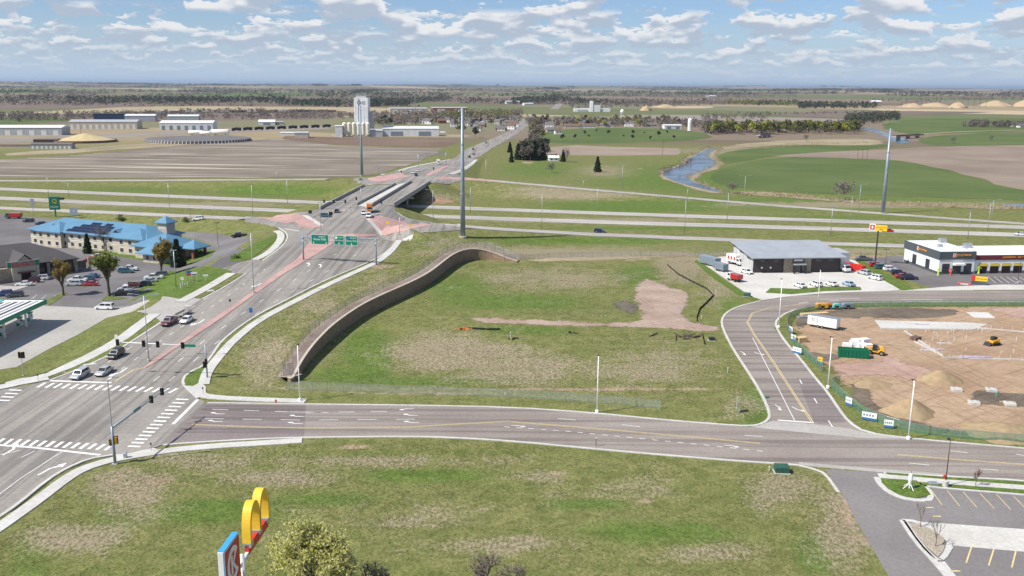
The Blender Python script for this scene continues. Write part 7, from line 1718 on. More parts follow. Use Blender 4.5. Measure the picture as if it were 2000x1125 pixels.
# trees among the houses
rg = random.Random(9)
VT = [(rg.uniform(740, 1010), rg.uniform(226, 262)) for _ in range(58)] + [(rg.uniform(1040, 1330), rg.uniform(235, 249)) for _ in range(46)] + [(1046, 266), (1052, 262), (1060, 270), (1041, 258), (1120, 243), (1130, 244), (1155, 243), (1168, 244), (1235, 245), (1245, 246), (1252, 245)]
VT = [(x, y) for x, y in VT if not (700 < x < 880 and y > 246) and not (960 < x + (262 - y) * -1.7 < 1000 and y > 240 and x > 950)]
VT.sort()
for i, (x, y) in enumerate(VT):
 key = 'far_lime' if (x > 1110 and i % 3 == 0) else rg.choice(['far_bare', 'far_bare_b', 'far_bare', 'far_dark', 'far_green', 'far_amber', 'far_bare'])
 tree(x, y, rg.uniform(8, 13), key, 'tree among the village houses, %s from the left' % ordw(i), 'trees among the village houses')
# bare trees in the strip at the right
rg = random.Random(14)
for i, (x, y) in enumerate(sorted([(rg.uniform(1895, 2010), rg.uniform(243, 250)) for _ in range(16)])): tree(x, y, rg.uniform(9, 13), rg.choice(['far_bare', 'far_bare_b', 'river_bush']), 'grey leafless tree by the far white house at right, %s from the left' % ordw(i), 'grey trees at the far right')

# ------------------------------------------------------------------ far woods: masses nobody could count
def wood_mass(name, pts, hs, leaf, label, k=16, seed=1, wide=.42):
 rng = np.random.default_rng(seed); n = len(pts); pts = np.asarray(pts); hs = np.asarray(hs)
 i = np.repeat(np.arange(n), k); u = rng.random(n * k); z = hs[i] * (.08 + .92 * u)
 rad = hs[i] * wide * np.sqrt(np.maximum(.05, 1 - ((u - .45) / .60) ** 2)) * np.sqrt(rng.random(n * k)); a = rng.random(n * k) * 2 * np.pi
 c = np.stack([pts[i, 0] + rad * np.cos(a), pts[i, 1] + rad * np.sin(a), pts[i, 2] + z], 1)
 V, Fq = quads_at(c, 1.0, rng)
 V = (V.reshape(-1, 4, 3) - c[:, None]) * (hs[i] * (.085 if k > 20 else .13))[:, None, None] + c[:, None]
 me = np_mesh(name, V.reshape(-1, 3), Fq); o = mesh_obj(name, me, M[leaf]); tag(o, label, 'wood', None, 'stuff'); return o
def strip_pts(px0, px1, yb, depth, n, seed, jit=1.0):
 """points along a line of the frame, spread back over depth metres"""
 r = random.Random(seed); out = []
 for _ in range(n):
  u = r.random(); x = px0 + (px1 - px0) * u; y = (yb[0] + (yb[1] - yb[0]) * u) if isinstance(yb, tuple) else yb
  p = P0(x, y); d = math.hypot(p[0], p[1]); e = (r.random() ** jit) * depth; s = 1 + e / d
  out.append((p[0] * s, p[1] * s, 0.0))
 return out
def hs(n, a, b, seed): return list(np.random.default_rng(seed).uniform(a, b, n))
def mass(px0, px1, yb, depth, n, h, leaf, label, seed, k=26, wide=.42):
 p = strip_pts(px0, px1, yb, depth, n, seed)
 p = [(x, y, float(max(0, Hfar(np.float64(x), np.float64(y)))) if math.hypot(x, y) > 2600 else 0) for x, y, _ in p]
 return wood_mass('far_wood', p, hs(n, h[0], h[1], seed), leaf, label, k, seed, wide)
mass(-60, 330, (240, 232), 260, 300, (7, 12), 'wood_bare', 'brown leafless wood behind the industrial sheds at left', 1); mass(330, 700, (234, 233), 200, 200, (6, 11), 'wood_bare', 'brown leafless wood between the sheds and the grain elevator', 2)
mass(720, 1020, (246, 238), 500, 560, (7, 12), 'wood_bare', 'leafless trees filling the village', 3); mass(1036, 1062, (272, 262), 60, 26, (8, 12), 'wood_bare', 'brown leafless trees at the village edge above the evergreen clump', 41); mass(860, 1000, 236, 350, 150, (8, 13), 'wood_green', 'budding trees at the back of the village', 4); mass(1030, 1400, (246, 250), 160, 240, (7, 13), 'wood_bare', 'grey trees behind the houses on the slope', 5); mass(1370, 1680, (262, 258), 70, 170, (11, 16), 'wood_bare', 'leafless undergrowth of the yellow-green row', 6)
mass(1650, 1755, (247, 236), 350, 150, (10, 15), 'wood_dark', 'wood along the far reach of the river, coloured dark for cloud shadow', 7); mass(1880, 2060, (249, 250), 60, 80, (8, 12), 'wood_bare', 'leafless trees round the far right house', 8); mass(130, 560, (203, 201), 500, 420, (12, 18), 'wood_dark', 'dark shelter belt beyond the ploughed field at left', 9, 14); mass(540, 660, (205, 210), 400, 130, (12, 18), 'wood_dark', 'dark wood left of the grain elevator', 10, 14)  # river wood: the dark leaf colour stands in for cloud shadow
mass(715, 800, (209, 206), 350, 140, (14, 20), 'wood_dark', 'dark wood right of the grain elevator top', 11, 14); mass(1420, 1560, (205, 208), 500, 130, (10, 16), 'wood_green', 'budding wood before the quarry', 12, 14); mass(1560, 1710, (212, 212), 400, 170, (12, 18), 'wood_dark', 'dark grove left of the quarry', 13, 14); mass(1000, 1090, (205, 199), 900, 160, (12, 18), 'wood_dark', 'dark wood left of the distant hill road', 14, 14); mass(1110, 1420, (214, 205), 900, 260, (8, 14), 'wood_bare', 'leafless scrub round the distant plant', 15, 14); mass(1370, 1500, 233, 260, 110, (4, 8), 'wood_bare', 'scrub on the grey flats', 16, 14)
mass(350, 640, (222, 224), 200, 150, (5, 9), 'wood_bare', 'low leafless scrub along the railway', 17, 16); mass(1440, 1720, (226, 221), 120, 60, (3, 6), 'wood_dark', 'dotted bushes on the sandy flats', 18, 16); mass(1700, 2050, (201, 199), 500, 120, (8, 13), 'wood_bare', 'bare trees along the top of the quarry', 19, 12); mass(1480, 1560, (206, 204), 300, 70, (10, 15), 'wood_dark', 'dark trees by the white silo farm', 20, 14)
def far_belts():
 """shelter belts and woods of the far fields, thinning to the horizon"""
 rng = np.random.default_rng(77); groups = {'wood_dark': [], 'wood_bare': []}; H_ = {'wood_dark': [], 'wood_bare': []}
 for _ in range(190):
  d = 2700 * math.exp(rng.random() * 2.1); az = R(rng.uniform(-35, 35)); cx_, cy_ = d * math.sin(az), d * math.cos(az)
  L = rng.uniform(150, 900) * (1 + d / 12000); w = rng.uniform(20, 110); ang = R(rng.choice([0, 0, 0, 90]) + rng.normal(0, 6)); key = 'wood_dark' if rng.random() < .65 else 'wood_bare'
  if az > R(12) and d < 6000: continue
  n = int(min(110, L / 8))
  for _ in range(n):
   a, b = (rng.random() - .5) * L, (rng.random() - .5) * w; x = cx_ + a * math.cos(ang) - b * math.sin(ang); y = cy_ + a * math.sin(ang) + b * math.cos(ang)
   groups[key].append((x, y)); H_[key].append(rng.uniform(9, 17) * (1 + d / 30000))
 for key in groups:
  q = np.array(groups[key]); z = np.maximum(0, Hfar(q[:, 0], q[:, 1])); wood_mass('far_wood', np.column_stack([q, z - 1]), H_[key], key, {'wood_dark': 'dark shelter belts scattered over the far fields', 'wood_bare': 'leafless woods scattered over the far fields'}[key], 9, 5, .8)
far_belts()
# reeds and scrub along the banks
def scrub(px_line, w, n, h, leaf, label, seed, k=10):
 r = random.Random(seed); out = []
 pts = [G(*q) for q in px_line]
 for _ in range(n):
  i = r.randrange(len(pts) - 1); u = r.random(); a, b = pts[i], pts[i + 1]
  x, y = a[0] + (b[0] - a[0]) * u + r.gauss(0, w), a[1] + (b[1] - a[1]) * u + r.gauss(0, w); out.append((x, y, gz(x, y)))
 o = wood_mass('reeds', out, hs(n, h[0], h[1], seed), leaf, label, k, seed, .8); o['category'] = 'reeds'
scrub([(1440, 380), (1560, 384), (1700, 397), (1850, 404), (2000, 408)], 3.0, 420, (.8, 2.0), 'reed', 'tan reeds along the dry channel', 31); scrub([(1402, 290), (1385, 303), (1405, 317), (1385, 331), (1348, 345), (1372, 361), (1410, 376)], 3.0, 260, (.8, 2.0), 'reed', 'tan reeds on the inner bank of the river bend', 32)
scrub([(1385, 288), (1350, 305), (1336, 322), (1305, 331), (1293, 342)], 2.5, 160, (1.0, 2.4), 'wood_bare', 'brown scrub on the outer bank of the river', 33); scrub([(1480, 290), (1560, 283), (1700, 279)], 5, 160, (.8, 2), 'reed', 'tan reeds on the strip below the yellow-green row', 34)

# ------------------------------------------------------------------ distant buildings
def mpp(y): p = P0(1000, y); return math.hypot(p[1], CAMH) / FPX
def shed(x0, x1, yb, yt, depth, wall, roof, label, name='shed', rise=.22, doors=0, cat='building', group=None, windows=0):
 a, b = Vector(P0(x0, yb)), Vector(P0(x1, yb)); L = (b - a).length; ang = math.atan2((b - a).y, (b - a).x); h = zt_for(a, yt) ; e = h * (1 - rise)
 o = empty(name, a, ang, label, cat, group)
 MB().box(0, L, 0, depth, -.3, e).build('wall', M[wall], o)
 MB().add([(-.4, -.4, e), (L + .4, -.4, e), (L + .4, depth + .4, e), (-.4, depth + .4, e), (-.4, depth / 2, h), (L + .4, depth / 2, h)], [(0, 1, 5, 4), (2, 3, 4, 5), (1, 2, 5), (3, 0, 4), (0, 3, 2, 1)]).build('roof', M[roof], o)
 for i in range(doors): MB().box(L * (i + .5) / doors - L / doors * .22, L * (i + .5) / doors + L / doors * .22, -.12, -.02, -.2, e * .62).build('door', M['frame_white' if wall != 'white_metal' else 'trailer_grey'], o)
 for i in range(windows): window(o, (L * (i + .5) / windows, -.02, e * .6), 1.2, 1.1, 0, sill=False)
 return o
IND = 'sheds of the industrial park'
shed(-20, 121, 264, 245, 30, 'grey_metal', 'membrane', 'long white-roofed shed at the left edge', doors=6, group=IND); shed(135, 268, 252, 234, 30, 'tan_metal', 'grey_metal', 'tan shed with a row of white doors', doors=11, group=IND); shed(183, 243, 236, 222, 20, 'navy_metal', 'navy_metal', 'dark navy shed behind the tan one', rise=.03, group=IND); shed(244, 303, 237, 223, 24, 'grey_metal', 'white_metal', 'pale grey shed right of the navy one', group=IND)
shed(312, 416, 254, 236, 34, 'white_metal', 'membrane', 'white shed in front of the grey ridge shed', doors=7, group=IND); shed(327, 388, 237, 224, 24, 'grey_metal', 'white_metal', 'grey ridge shed behind the white one', group=IND); shed(505, 537, 244, 234, 18, 'white_metal', 'membrane', 'small white gabled barn before the railway', doors=1, rise=.4, group=IND); shed(537, 553, 243, 237, 14, 'grey_metal', 'grey_metal', 'low grey lean-to beside the small white barn', group=IND)
shed(576, 602, 270, 257, 14, 'tan_metal', 'grey_metal', 'small tan shed at the corner of the ploughed field', group=IND); shed(548, 575, 264, 258, 8, 'white_metal', 'white_metal', 'low white shed beside the small tan one', group=IND); shed(60, 140, 291, 279, 10, 'house_grey', 'roof_grey', 'low grey brick shed in front of the yellow grain pile', doors=9, group=IND); shed(65, 112, 279, 271, 12, 'brown_wall', 'roof_brown', 'brown roofed shed left of the yellow grain pile', group=IND)
shed(-10, 60, 288, 282, 8, 'tan_metal', 'roof_brown', 'low brown shed at the left edge by the field', group=IND)
# grain elevator
def elevator():
 a = Vector(P0(693, 266)); o = empty('grain_elevator', a, 0, 'tall white concrete grain elevator beside the road north', 'grain elevator'); s = mpp(266); top = zt_for(a, 191)
 MB().box(0, 26 * s, 0, 18, -.5, top).build('tower', M['elevator_white'], o); MB().box(3 * s, 22 * s, 4, 14, top, top + 2.2).build('headhouse', M['grey_metal'], o); MB().box(26.05 * s, 33 * s, 3, 16, -.5, top * .62).build('annex', M['grey_metal'], o)
 rail = MB()
 for i in range(9): rail.tube((3 * s + i * 2.3 * s, 4, top + 2.2), (3 * s + i * 2.3 * s, 4, top + 4.2), .12, n=4)
 rail.tube((3 * s, 4, top + 4.2), (22 * s, 4, top + 4.2), .12, n=4).build('railing', M['grey_metal'], o)
 for i in range(5): MB().box(26 * s * (i + .5) / 5 - .12, 26 * s * (i + .5) / 5 + .12, -.2, -.02, 0, top * .8).build('rib', M['elevator_white'], o)
 mesh_obj('lettering', text_mesh('CHS', 5.5, .05), M['trailer_grey'], o, (13 * s, -.3, top * .87))
 MB().tube((8 * s, -.6, 0), (8 * s, -.6, top), .35, n=6).build('leg_pipe', M['galvanised'], o)
elevator()
for i in range(6):
 x = 673.5 + i * 9.1; b = P0(x, 267); s = mpp(267); h = zt_for(b, 239); r = 3.9 * s; o = empty('silo', b, 0, 'cream silo in front of the grain elevator, %s of six from the left' % ordw(i), 'silo', 'cream silos'); MB().lathe([(r, 2.4), (r, h - 1.2), (r * .35, h)], 18).build('tank', M['silo_cream'], o, smooth=False)
 for k in range(5): a = k * 2 * math.pi / 5; MB().tube((r * .85 * math.cos(a), r * .85 * math.sin(a), -.2), (r * .85 * math.cos(a), r * .85 * math.sin(a), 2.4), .22, n=5).build('leg', M['galvanised'], o)
 MB().lathe([(.3, .8), (r * .9, 2.39)], 14).build('hopper', M['grey_metal'], o)
shed(655, 669, 268, 245, 16, 'white_metal', 'white_metal', 'white shed at the left foot of the grain elevator', rise=.05); shed(748, 857, 266, 247, 22, 'white_metal', 'white_metal', 'long white storage shed right of the grain elevator', doors=2); shed(722, 747, 267, 252, 14, 'grey_metal', 'grey_metal', 'grey shed between the elevator and the long white shed')
# grain pile, round bunker, tanks, rail cars
def grain_pile():
 b = Vector(P0(167, 277)); s = mpp(280); o = empty('grain_pile', b, 0, 'conical yellow grain pile with a brown rim wall', 'grain pile'); n = 30; h = 11.0
 MB().lathe([(55 * s, 1.6), (40 * s, 3.4), (20 * s, 6.2), (6 * s, 8.3), (.5, 8.7)], n).build('heap', M['corn'], o); MB().lathe([(55.5 * s, -.3), (55.5 * s, 2.4), (54 * s, 2.4), (54 * s, -.3)], n).build('rim_wall', M['roof_brown'], o)
grain_pile()
def bunker():
 b = Vector(P0(388, 275)); s = mpp(273); o = empty('round_bunker', b, 0, 'low round grain bunker ringed with pale buttresses', 'bunker'); n = 64; r = 92 * s
 MB().lathe([(r, -.3), (r, 2.6), (r * .96, 3.0), (r * .5, 3.3), (1, 3.4)], n).build('cover', M['roof_grey'], o)
 me = MB().prism([(0, -.3), (1.6, -.3), (0, 2.8)], -.2, .2).mesh('buttress'); me.materials.append(M['frame_white'])
 for i in range(40): a = R(-170 + 160 * i / 39); mesh_obj('buttress', me, None, o, (r * math.cos(a), r * math.sin(a), 0), a)
bunker()
for i, (x, y, L, r, lab) in enumerate(((383, 264, 16, 2.4, 'first white horizontal tank behind the round bunker'), (402, 265, 12, 2.2, 'second white horizontal tank behind the round bunker'), (430, 264, 20, 3.0, 'largest white horizontal tank behind the round bunker'))):
 b = P0(x, y); o = empty('storage_tank', b, 0, lab, 'tank', 'white tanks'); MB().add(*(lambda m: (m.v, m.f))(MB().lathe([(.3, -L / 2 - r * .5), (r * .8, -L / 2 - r * .2), (r, -L / 2), (r, L / 2), (r * .8, L / 2 + r * .2), (.3, L / 2 + r * .5)], 14, (0, 0, r + 1), 'y'))).build('tank', M['white_steel'], o, (0, 0, 0), R(90), smooth=True)
 for s in (-1, 1): MB().box(s * L * .3 - .4, s * L * .3 + .4, -r * .7, r * .7, -.2, r * .55).build('saddle', M['bridge_concrete'], o)
for i in range(9):
 x = 462 + i * 22; y = 255.5 - i * .85; b = Vector(P0(x, y)); a = Vector(P0(x + 10, y - .4)) - b; o = empty('tank_car', b, math.atan2(a.y, a.x), 'black railway tank car, %s of nine from the left' % ordw(i), 'rail car', 'black tank cars'); m = MB().lathe([(.4, -7.2), (1.5, -6.6), (1.6, 0), (1.5, 6.6), (.4, 7.2)], 12, (0, 0, 2.6), 'y'); m.build('tank', M['black_steel'], o, (0, 0, 0), R(90), smooth=True); MB().box(-7.4, 7.4, -1.2, 1.2, .8, 1.05).build('frame', M['trim'], o)
 for s in (-5, 5): MB().box(s - 1.3, s + 1.3, -1.1, 1.1, 0, .8).build('bogie', M['trim'], o)
 MB().lathe([(.6, 0), (.6, .7), (.2, .8)], 8, (0, 0, 4.1)).build('dome', M['black_steel'], o)
rg = random.Random(3)
for i in range(24):
 x = 300 + i * 15; y = 220.5 - i * .1 + (i % 2) * .6; b = Vector(P0(x, y)); o = empty('rail_car', b, R(2), 'distant railway wagon, %s from the left' % ordw(i), 'rail car', 'distant railway wagons'); c = rg.choice(['roof_brown', 'rust_steel', 'roof_grey', 'black_steel', 'grey_metal']); MB().box(-13, 13, -1.5, 1.5, 1.1, 4.6).build('body', M[c], o); MB().box(-12, 12, -1.2, 1.2, .3, 1.1).build('underframe', M['trim'], o)
# village houses
def house(x, y, w, d, h, wall, roof, rz, label, group='village houses'):
 b = P0(x, y); o = empty('house', b, rz, label, 'house', group); MB().box(-w / 2, w / 2, -d / 2, d / 2, -.3, h).build('wall', M[wall], o); r = MB().add([(-w / 2 - .5, -d / 2 - .5, h), (w / 2 + .5, -d / 2 - .5, h), (w / 2 + .5, d / 2 + .5, h), (-w / 2 - .5, d / 2 + .5, h), (-w / 2 - .5, 0, h + d * .38), (w / 2 + .5, 0, h + d * .38)], [(0, 1, 5, 4), (2, 3, 4, 5), (1, 2, 5), (3, 0, 4), (0, 3, 2, 1)]).build('roof', M[roof], o)
 for i in range(max(2, int(w / 4))): window(o, (-w / 2 + w * (i + .5) / max(2, int(w / 4)), -d / 2 - .02, h * .55), 1.2, 1.2, 0, sill=False)
 MB().box(w * .2, w * .2 + .8, -.4, .4, h + d * .3, h + d * .38 + 1.2).build('chimney', M['brick_red'], r)
 return o
HS = [(1073, 250, 12, 9, 5.5, 'white_wall', 'roof_grey', 0, 'tall white house at the left end of the slope'), (1078, 258, 14, 9, 3.2, 'house_grey', 'roof_grey', .1, 'grey house below the tall white one'), (1090, 262, 9, 7, 4.5, 'white_wall', 'roof_brown', .2, 'narrow white house at the foot of the slope'), (1118, 250, 22, 9, 3, 'tan_metal', 'roof_brown', 0, 'long tan house with a brown roof on the slope'), (1146, 250, 26, 10, 3, 'white_wall', 'roof_brown', .05, 'long low house with a reddish brown roof'), (1185, 248, 20, 9, 3, 'tan_metal', 'roof_grey', -.1, 'low tan house in the middle of the slope'), (1137, 244, 9, 8, 5, 'white_wall', 'roof_grey', .1, 'small white house behind the long low one'),
      (1228, 247, 14, 9, 5.5, 'white_wall', 'roof_grey', 0, 'white house under the yellow-green trees'), (1268, 247, 22, 8, 2.6, 'house_grey', 'roof_grey', .1, 'low dark house right of the white one'), (1192, 246, 9, 8, 4.2, 'white_wall', 'roof_grey', .2, 'small pale house beside the low tan one'), (1982, 247, 16, 9, 4, 'white_wall', 'roof_grey', 0, 'white house at the far right edge'), (1993, 249, 9, 8, 3.4, 'white_wall', 'roof_grey', .3, 'small white outbuilding at the far right edge')]
for q in HS: house(*q)
o = house(1081, 313, 8, 5, 2.6, 'white_wall', 'membrane', .1, 'small white shed in the meadow beside the spruce', None); o.location = P0(1081, 314)
shed(1298, 1332, 252, 243, 14, 'white_metal', 'white_metal', 'white farm shed left of the white silo', doors=2)
b = P0(1347, 255); o = empty('silo', b, 0, 'tall white farm silo at the end of the green slope', 'silo'); hh = zt_for(b, 231); MB().lathe([(3.0, -.3), (3.0, hh - 2.2), (2.4, hh - .8), (.6, hh)], 18).build('barrel', M['elevator_white'], o); [MB().lathe([(3.08, 0), (3.08, .3)], 18, (0, 0, k * hh / 7)).build('hoop', M['grey_metal'], o) for k in range(1, 6)]
rg = random.Random(21); TOWN = []
for i in range(56): TOWN.append((rg.uniform(745, 1005), rg.uniform(222, 256)))
TOWN = sorted([(x, y) for x, y in TOWN if not (x < 880 and y > 245)])
for i, (x, y) in enumerate(TOWN): house(x, y, rg.uniform(9, 16), rg.uniform(8, 10), rg.uniform(3, 5.5), rg.choice(['white_wall', 'house_grey', 'tan_metal', 'white_wall', 'brick_red']), rg.choice(['roof_grey', 'roof_brown', 'roof_grey']), rg.uniform(-.4, .4), 'village house left of the far road, %s from the left' % ordw(i), 'houses left of the far road')
shed(762, 835, 219, 210, 30, 'tan_metal', 'grey_metal', 'large grey-roofed hall at the back of the village', doors=3); shed(845, 912, 217, 209, 30, 'brick_red', 'grey_metal', 'second grey-roofed hall with reddish walls', doors=2); shed(922, 990, 236, 231, 16, 'white_metal', 'membrane', 'long low white roof before the village street'); shed(990, 1015, 203, 197, 20, 'white_metal', 'white_metal', 'white shed on the green rise left of the hill road'); shed(1024, 1042, 206, 201, 20, 'white_metal', 'white_metal', 'white barn right of the white shed on the rise')
# distant plant, quarry and farm silos
def plant():
 a = Vector(P0(1122, 218)); o = empty('concrete_plant', a, 0, 'distant white plant with a tower and low sheds', 'plant'); s = mpp(218)
 MB().box(0, 70 * s, 0, 40, -.5, 7).build('shed', M['white_metal'], o); MB().box(30 * s, 36 * s, -4, 8, -.5, zt_for(a, 197)).build('tower', M['elevator_white'], o); MB().box(37 * s, 50 * s, -3, 10, -.5, zt_for(a, 205)).build('block', M['white_metal'], o); MB().box(6 * s, 24 * s, -8, -.5, -.5, 5).build('annex', M['grey_metal'], o)
plant()
b = P0(1215, 228); o = empty('white_tank', b, 0, 'small white tank on legs above the houses', 'tank'); MB().lathe([(.5, 6), (3.6, 8), (4, 11), (2.5, 14), (.4, 15)], 14).build('tank', M['white_steel'], o, smooth=True); [MB().tube((3 * math.cos(a), 3 * math.sin(a), -.3), (2.5 * math.cos(a), 2.5 * math.sin(a), 8), .3, n=5).build('leg', M['white_steel'], o) for a in (.8, 2.4, 3.9, 5.5)]
shed(1384, 1400, 193, 186, 30, 'white_metal', 'white_metal', 'farm building with white silos on the horizon'); shed(1705, 1722, 208, 196, 20, 'tan_metal', 'membrane', 'tan block at the left end of the quarry')
plain('sand_heap', (0.46, 0.34, 0.21), .95)
def quarry_heap(x, y, w, h, label, mat='sand_heap'):
 b = Vector(P0(x, y)); s = mpp(y); rr = random.Random(int(x)); o = empty('sand_heap', b, rr.uniform(0, 3), label, 'heap', 'sand heaps of the quarry'); n = 22; prof = [(1.0, -.02), (.86, .12), (.55, .55), (.30, .82), (.08, .98), (.01, 1.0)]; V = []
 for r_, z in prof:
  for i in range(n): a = 2 * math.pi * i / n; j = 1 + rr.uniform(-.22, .22); V.append((w * s / 2 * r_ * j * math.cos(a), w * s / 2 * r_ * j * .7 * math.sin(a), h * s * z * (1 + rr.uniform(-.18, .18))))
 F_ = [(k * n + i, k * n + (i + 1) % n, (k + 1) * n + (i + 1) % n, (k + 1) * n + i) for k in range(len(prof) - 1) for i in range(n)]; MB().add(V, F_).build('heap', M[mat], o, smooth=True)
for q in ((1825, 209, 84, 9, 'pale sand heap left of the conveyor frames'), (1870, 211, 66, 12, 'pointed sand heap among the conveyor frames'), (1945, 208, 110, 13, 'broad sand heap right of the conveyor frames'), (2000, 209, 90, 15, 'sand heap at the far right edge'), (1262, 216, 30, 10, 'orange sand heap beyond the houses'), (1300, 209, 60, 5, 'low orange spoil bank beyond the houses'), (1780, 210, 80, 9, 'low sand bank at the left of the quarry')): quarry_heap(*q)
def conveyor(x0, x1, yb, yt, label):
 a, b = Vector(P0(x0, yb)), Vector(P0(x1, yb)); h0 = zt_for(a, yt); o = empty('conveyor', a, 0, label, 'conveyor', 'quarry conveyors'); d = b - a; m = MB()
 m.tube((0, 0, h0), (d.x, d.y, h0), .9, n=6).build('belt', M['rust_steel'], o)
 for i in range(5): p = d * (i / 4); MB().tube((p.x, p.y, -.3), (p.x, p.y, h0), .6, n=5).build('trestle', M['rust_steel'], o)
conveyor(1878, 1925, 211, 193, 'long level conveyor frame in the quarry'); conveyor(1760, 1800, 210, 199, 'dark conveyor frame at the left of the quarry'); conveyor(1800, 1835, 207, 197, 'second dark conveyor frame in the quarry')
def road_bridge(x0, x1, y, label):
 a, b = Vector(P0(x0, y)), Vector(P0(x1, y - 3)); d = b - a; L = d.length; o = empty('farm_bridge', a, math.atan2(d.y, d.x), label, 'bridge'); MB().box(0, L, -3, 3, 3.0, 3.8).build('deck', M['bridge_concrete'], o)
 for i in range(3): MB().box(L * (i + .5) / 3 - .6, L * (i + .5) / 3 + .6, -2.6, 2.6, -.3, 3).build('pier', M['bridge_concrete'], o)
 for s in (-1, 1): MB().box(0, L, s * 3 - .1, s * 3 + .1, 3.8, 4.7).build('railing', M['rust_steel'], o)
road_bridge(1745, 1800, 272, 'small farm bridge over the far reach of the river'); road_bridge(1480, 1505, 270, 'small bridge at the bend of the tan track')
def radio_mast(x, y, top, label):
 b = P0(x, y); h = zt_for(b, top); o = empty('lattice_mast', b, 0, label, 'mast'); m = MB(); n = 10
 for i in range(3):
  a = 2 * math.pi * i / 3; m.tube((2 * math.cos(a), 2 * math.sin(a), -.3), (.4 * math.cos(a), .4 * math.sin(a), h), .25, n=4)
 m.build('legs', M['galvanised'], o); k = MB()
 for j in range(n): z0, z1 = h * j / n, h * (j + 1) / n; r0 = 2 - 1.6 * j / n; [k.tube((r0 * math.cos(2 * math.pi * i / 3), r0 * math.sin(2 * math.pi * i / 3), z0), (r0 * .85 * math.cos(2 * math.pi * (i + 1) / 3), r0 * .85 * math.sin(2 * math.pi * (i + 1) / 3), z1), .12, n=4) for i in range(3)]
 k.build('lattice', M['galvanised'], o)
radio_mast(811, 226, 190, 'lattice mast rising from the village'); radio_mast(1122, 185, 164, 'distant lattice mast on the horizon')

# ------------------------------------------------------------------ building site and small things
plain('dumpster_green', (0.0, 0.14, 0.07), 0.5); plain('machine_yellow', (0.75, 0.40, 0.03), 0.45); plain('lumber', (0.60, 0.45, 0.24), 0.8, 0, .2); plain('wrap_white', (0.82, 0.82, 0.82), 0.35); plain('pipe_violet', (0.48, 0.40, 0.58), 0.5); plain('banner_blue', (0.05, 0.16, 0.36), 0.6); plain('silt_black', (0.02, 0.022, 0.02), 0.9); plain('box_green', (0.03, 0.10, 0.07), 0.6); plain('orange_net', (0.70, 0.20, 0.06), 0.8); plain('sand_tan', (0.33, 0.245, 0.145), 0.95, 0, .14, .8)
def dumpster(px, py, rz, mat, label, L=6.5, W_=2.4, H_=1.8):
 b = G(px, py); o = empty('dumpster', b, rz, label, 'dumpster')
 for s in (-1, 1):
  MB().box(-L / 2, L / 2, s * W_ / 2 - .05, s * W_ / 2 + .05, .15, H_).build('side_wall', M[mat], o); MB().box(s * L / 2 - .05, s * L / 2 + .05, -W_ / 2 + .052, W_ / 2 - .052, .15, H_).build('end_wall', M[mat], o); MB().box(-L / 2 - .06, L / 2 + .06, s * W_ / 2 - .09, s * W_ / 2 + .09, H_, H_ + .12).build('top_rail', M[mat], o)
  for i in range(8): x = -L / 2 + L * (i + .5) / 8; MB().box(x - .06, x + .06, s * (W_ / 2 + .06), s * (W_ / 2 + .14), .15, H_ - .02).build('rib', M[mat], o)
 MB().box(-L / 2, L / 2, -W_ / 2, W_ / 2, .05, .148).build('floor', M['rust_steel'], o); MB().box(-L / 2 + .2, L / 2 - .2, -W_ / 2 + .1, W_ / 2 - .1, .15, H_ * .72).build('load', M['lumber'], o)
dumpster(1666, 697, R(-14), 'dumpster_green', 'long green dumpster on the building site'); dumpster(1665, 527, R(-48), 'sign_red', 'long red dumpster right of the grey roofed building', 8, 2.4, 1.9)
def telehandler(px, py, rz, label):
 b = G(px, py); o = empty('telehandler', b, rz, label, 'loader'); o.scale = (.85,) * 3; MB().box(-2.2, 2.2, -.75, .75, .7, 1.35).build('chassis', M['machine_yellow'], o, bevel=.06); MB().box(-1.9, -.5, -.72, .1, 1.352, 2.0).build('engine_cover', M['machine_yellow'], o, bevel=.08); MB().prism([(-.3, 1.352), (1.0, 1.352), (.85, 2.6), (-.2, 2.6)], .12, .98).build('cab', M['glass_dark'], o); MB().box(-.3, .95, .1, 1.0, 2.6, 2.7).build('cab_roof', M['trim'], o)
 MB().tube((-1.7, -.2, 2.2), (3.0, -.2, 1.5), .2, n=6).build('boom', M['machine_yellow'], o); MB().box(2.95, 3.15, -1.0, .7, .5, 1.7).build('carriage', M['trim'], o); [MB().box(3.15, 4.4, y, y + .14, .45, .55).build('fork', M['trim'], o) for y in (-.7, .3)]; wheels(o, (-1.5, 1.5), .95, .68, .45)
telehandler(1711, 692, R(150), 'black and yellow telehandler beside the green dumpster')
def skid_steer(px, py, rz, label):
 b = G(px, py); o = empty('skid_steer', b, rz, label, 'loader'); MB().box(-1.3, .9, -.6, .6, .4, 1.25).build('body', M['machine_yellow'], o, bevel=.06); MB().prism([(-.6, 1.25), (.7, 1.25), (.6, 2.1), (-.5, 2.1)], -.5, .5).build('cab', M['trim'], o); MB().box(-1.35, -.6, -.55, .55, 1.252, 1.6).build('engine_cover', M['machine_yellow'], o)
 for s in (-1, 1): MB().path([(-1.2, s * .75, 1.6), (.6, s * .75, 1.4), (1.5, s * .7, .5)], .1).build('lift_arm', M['machine_yellow'], o); MB().box(-1.3, 1.0, s * .85 - .2, s * .85 + .2, .02, .75).build('track', M['tyre'], o, bevel=.15)
 MB().prism([(1.4, .05), (2.3, .05), (2.2, .2), (1.6, .85), (1.4, .85)], -.95, .95).build('bucket', M['trim'], o)
skid_steer(1940, 674, R(200), 'small yellow loader standing in the middle of the excavation')
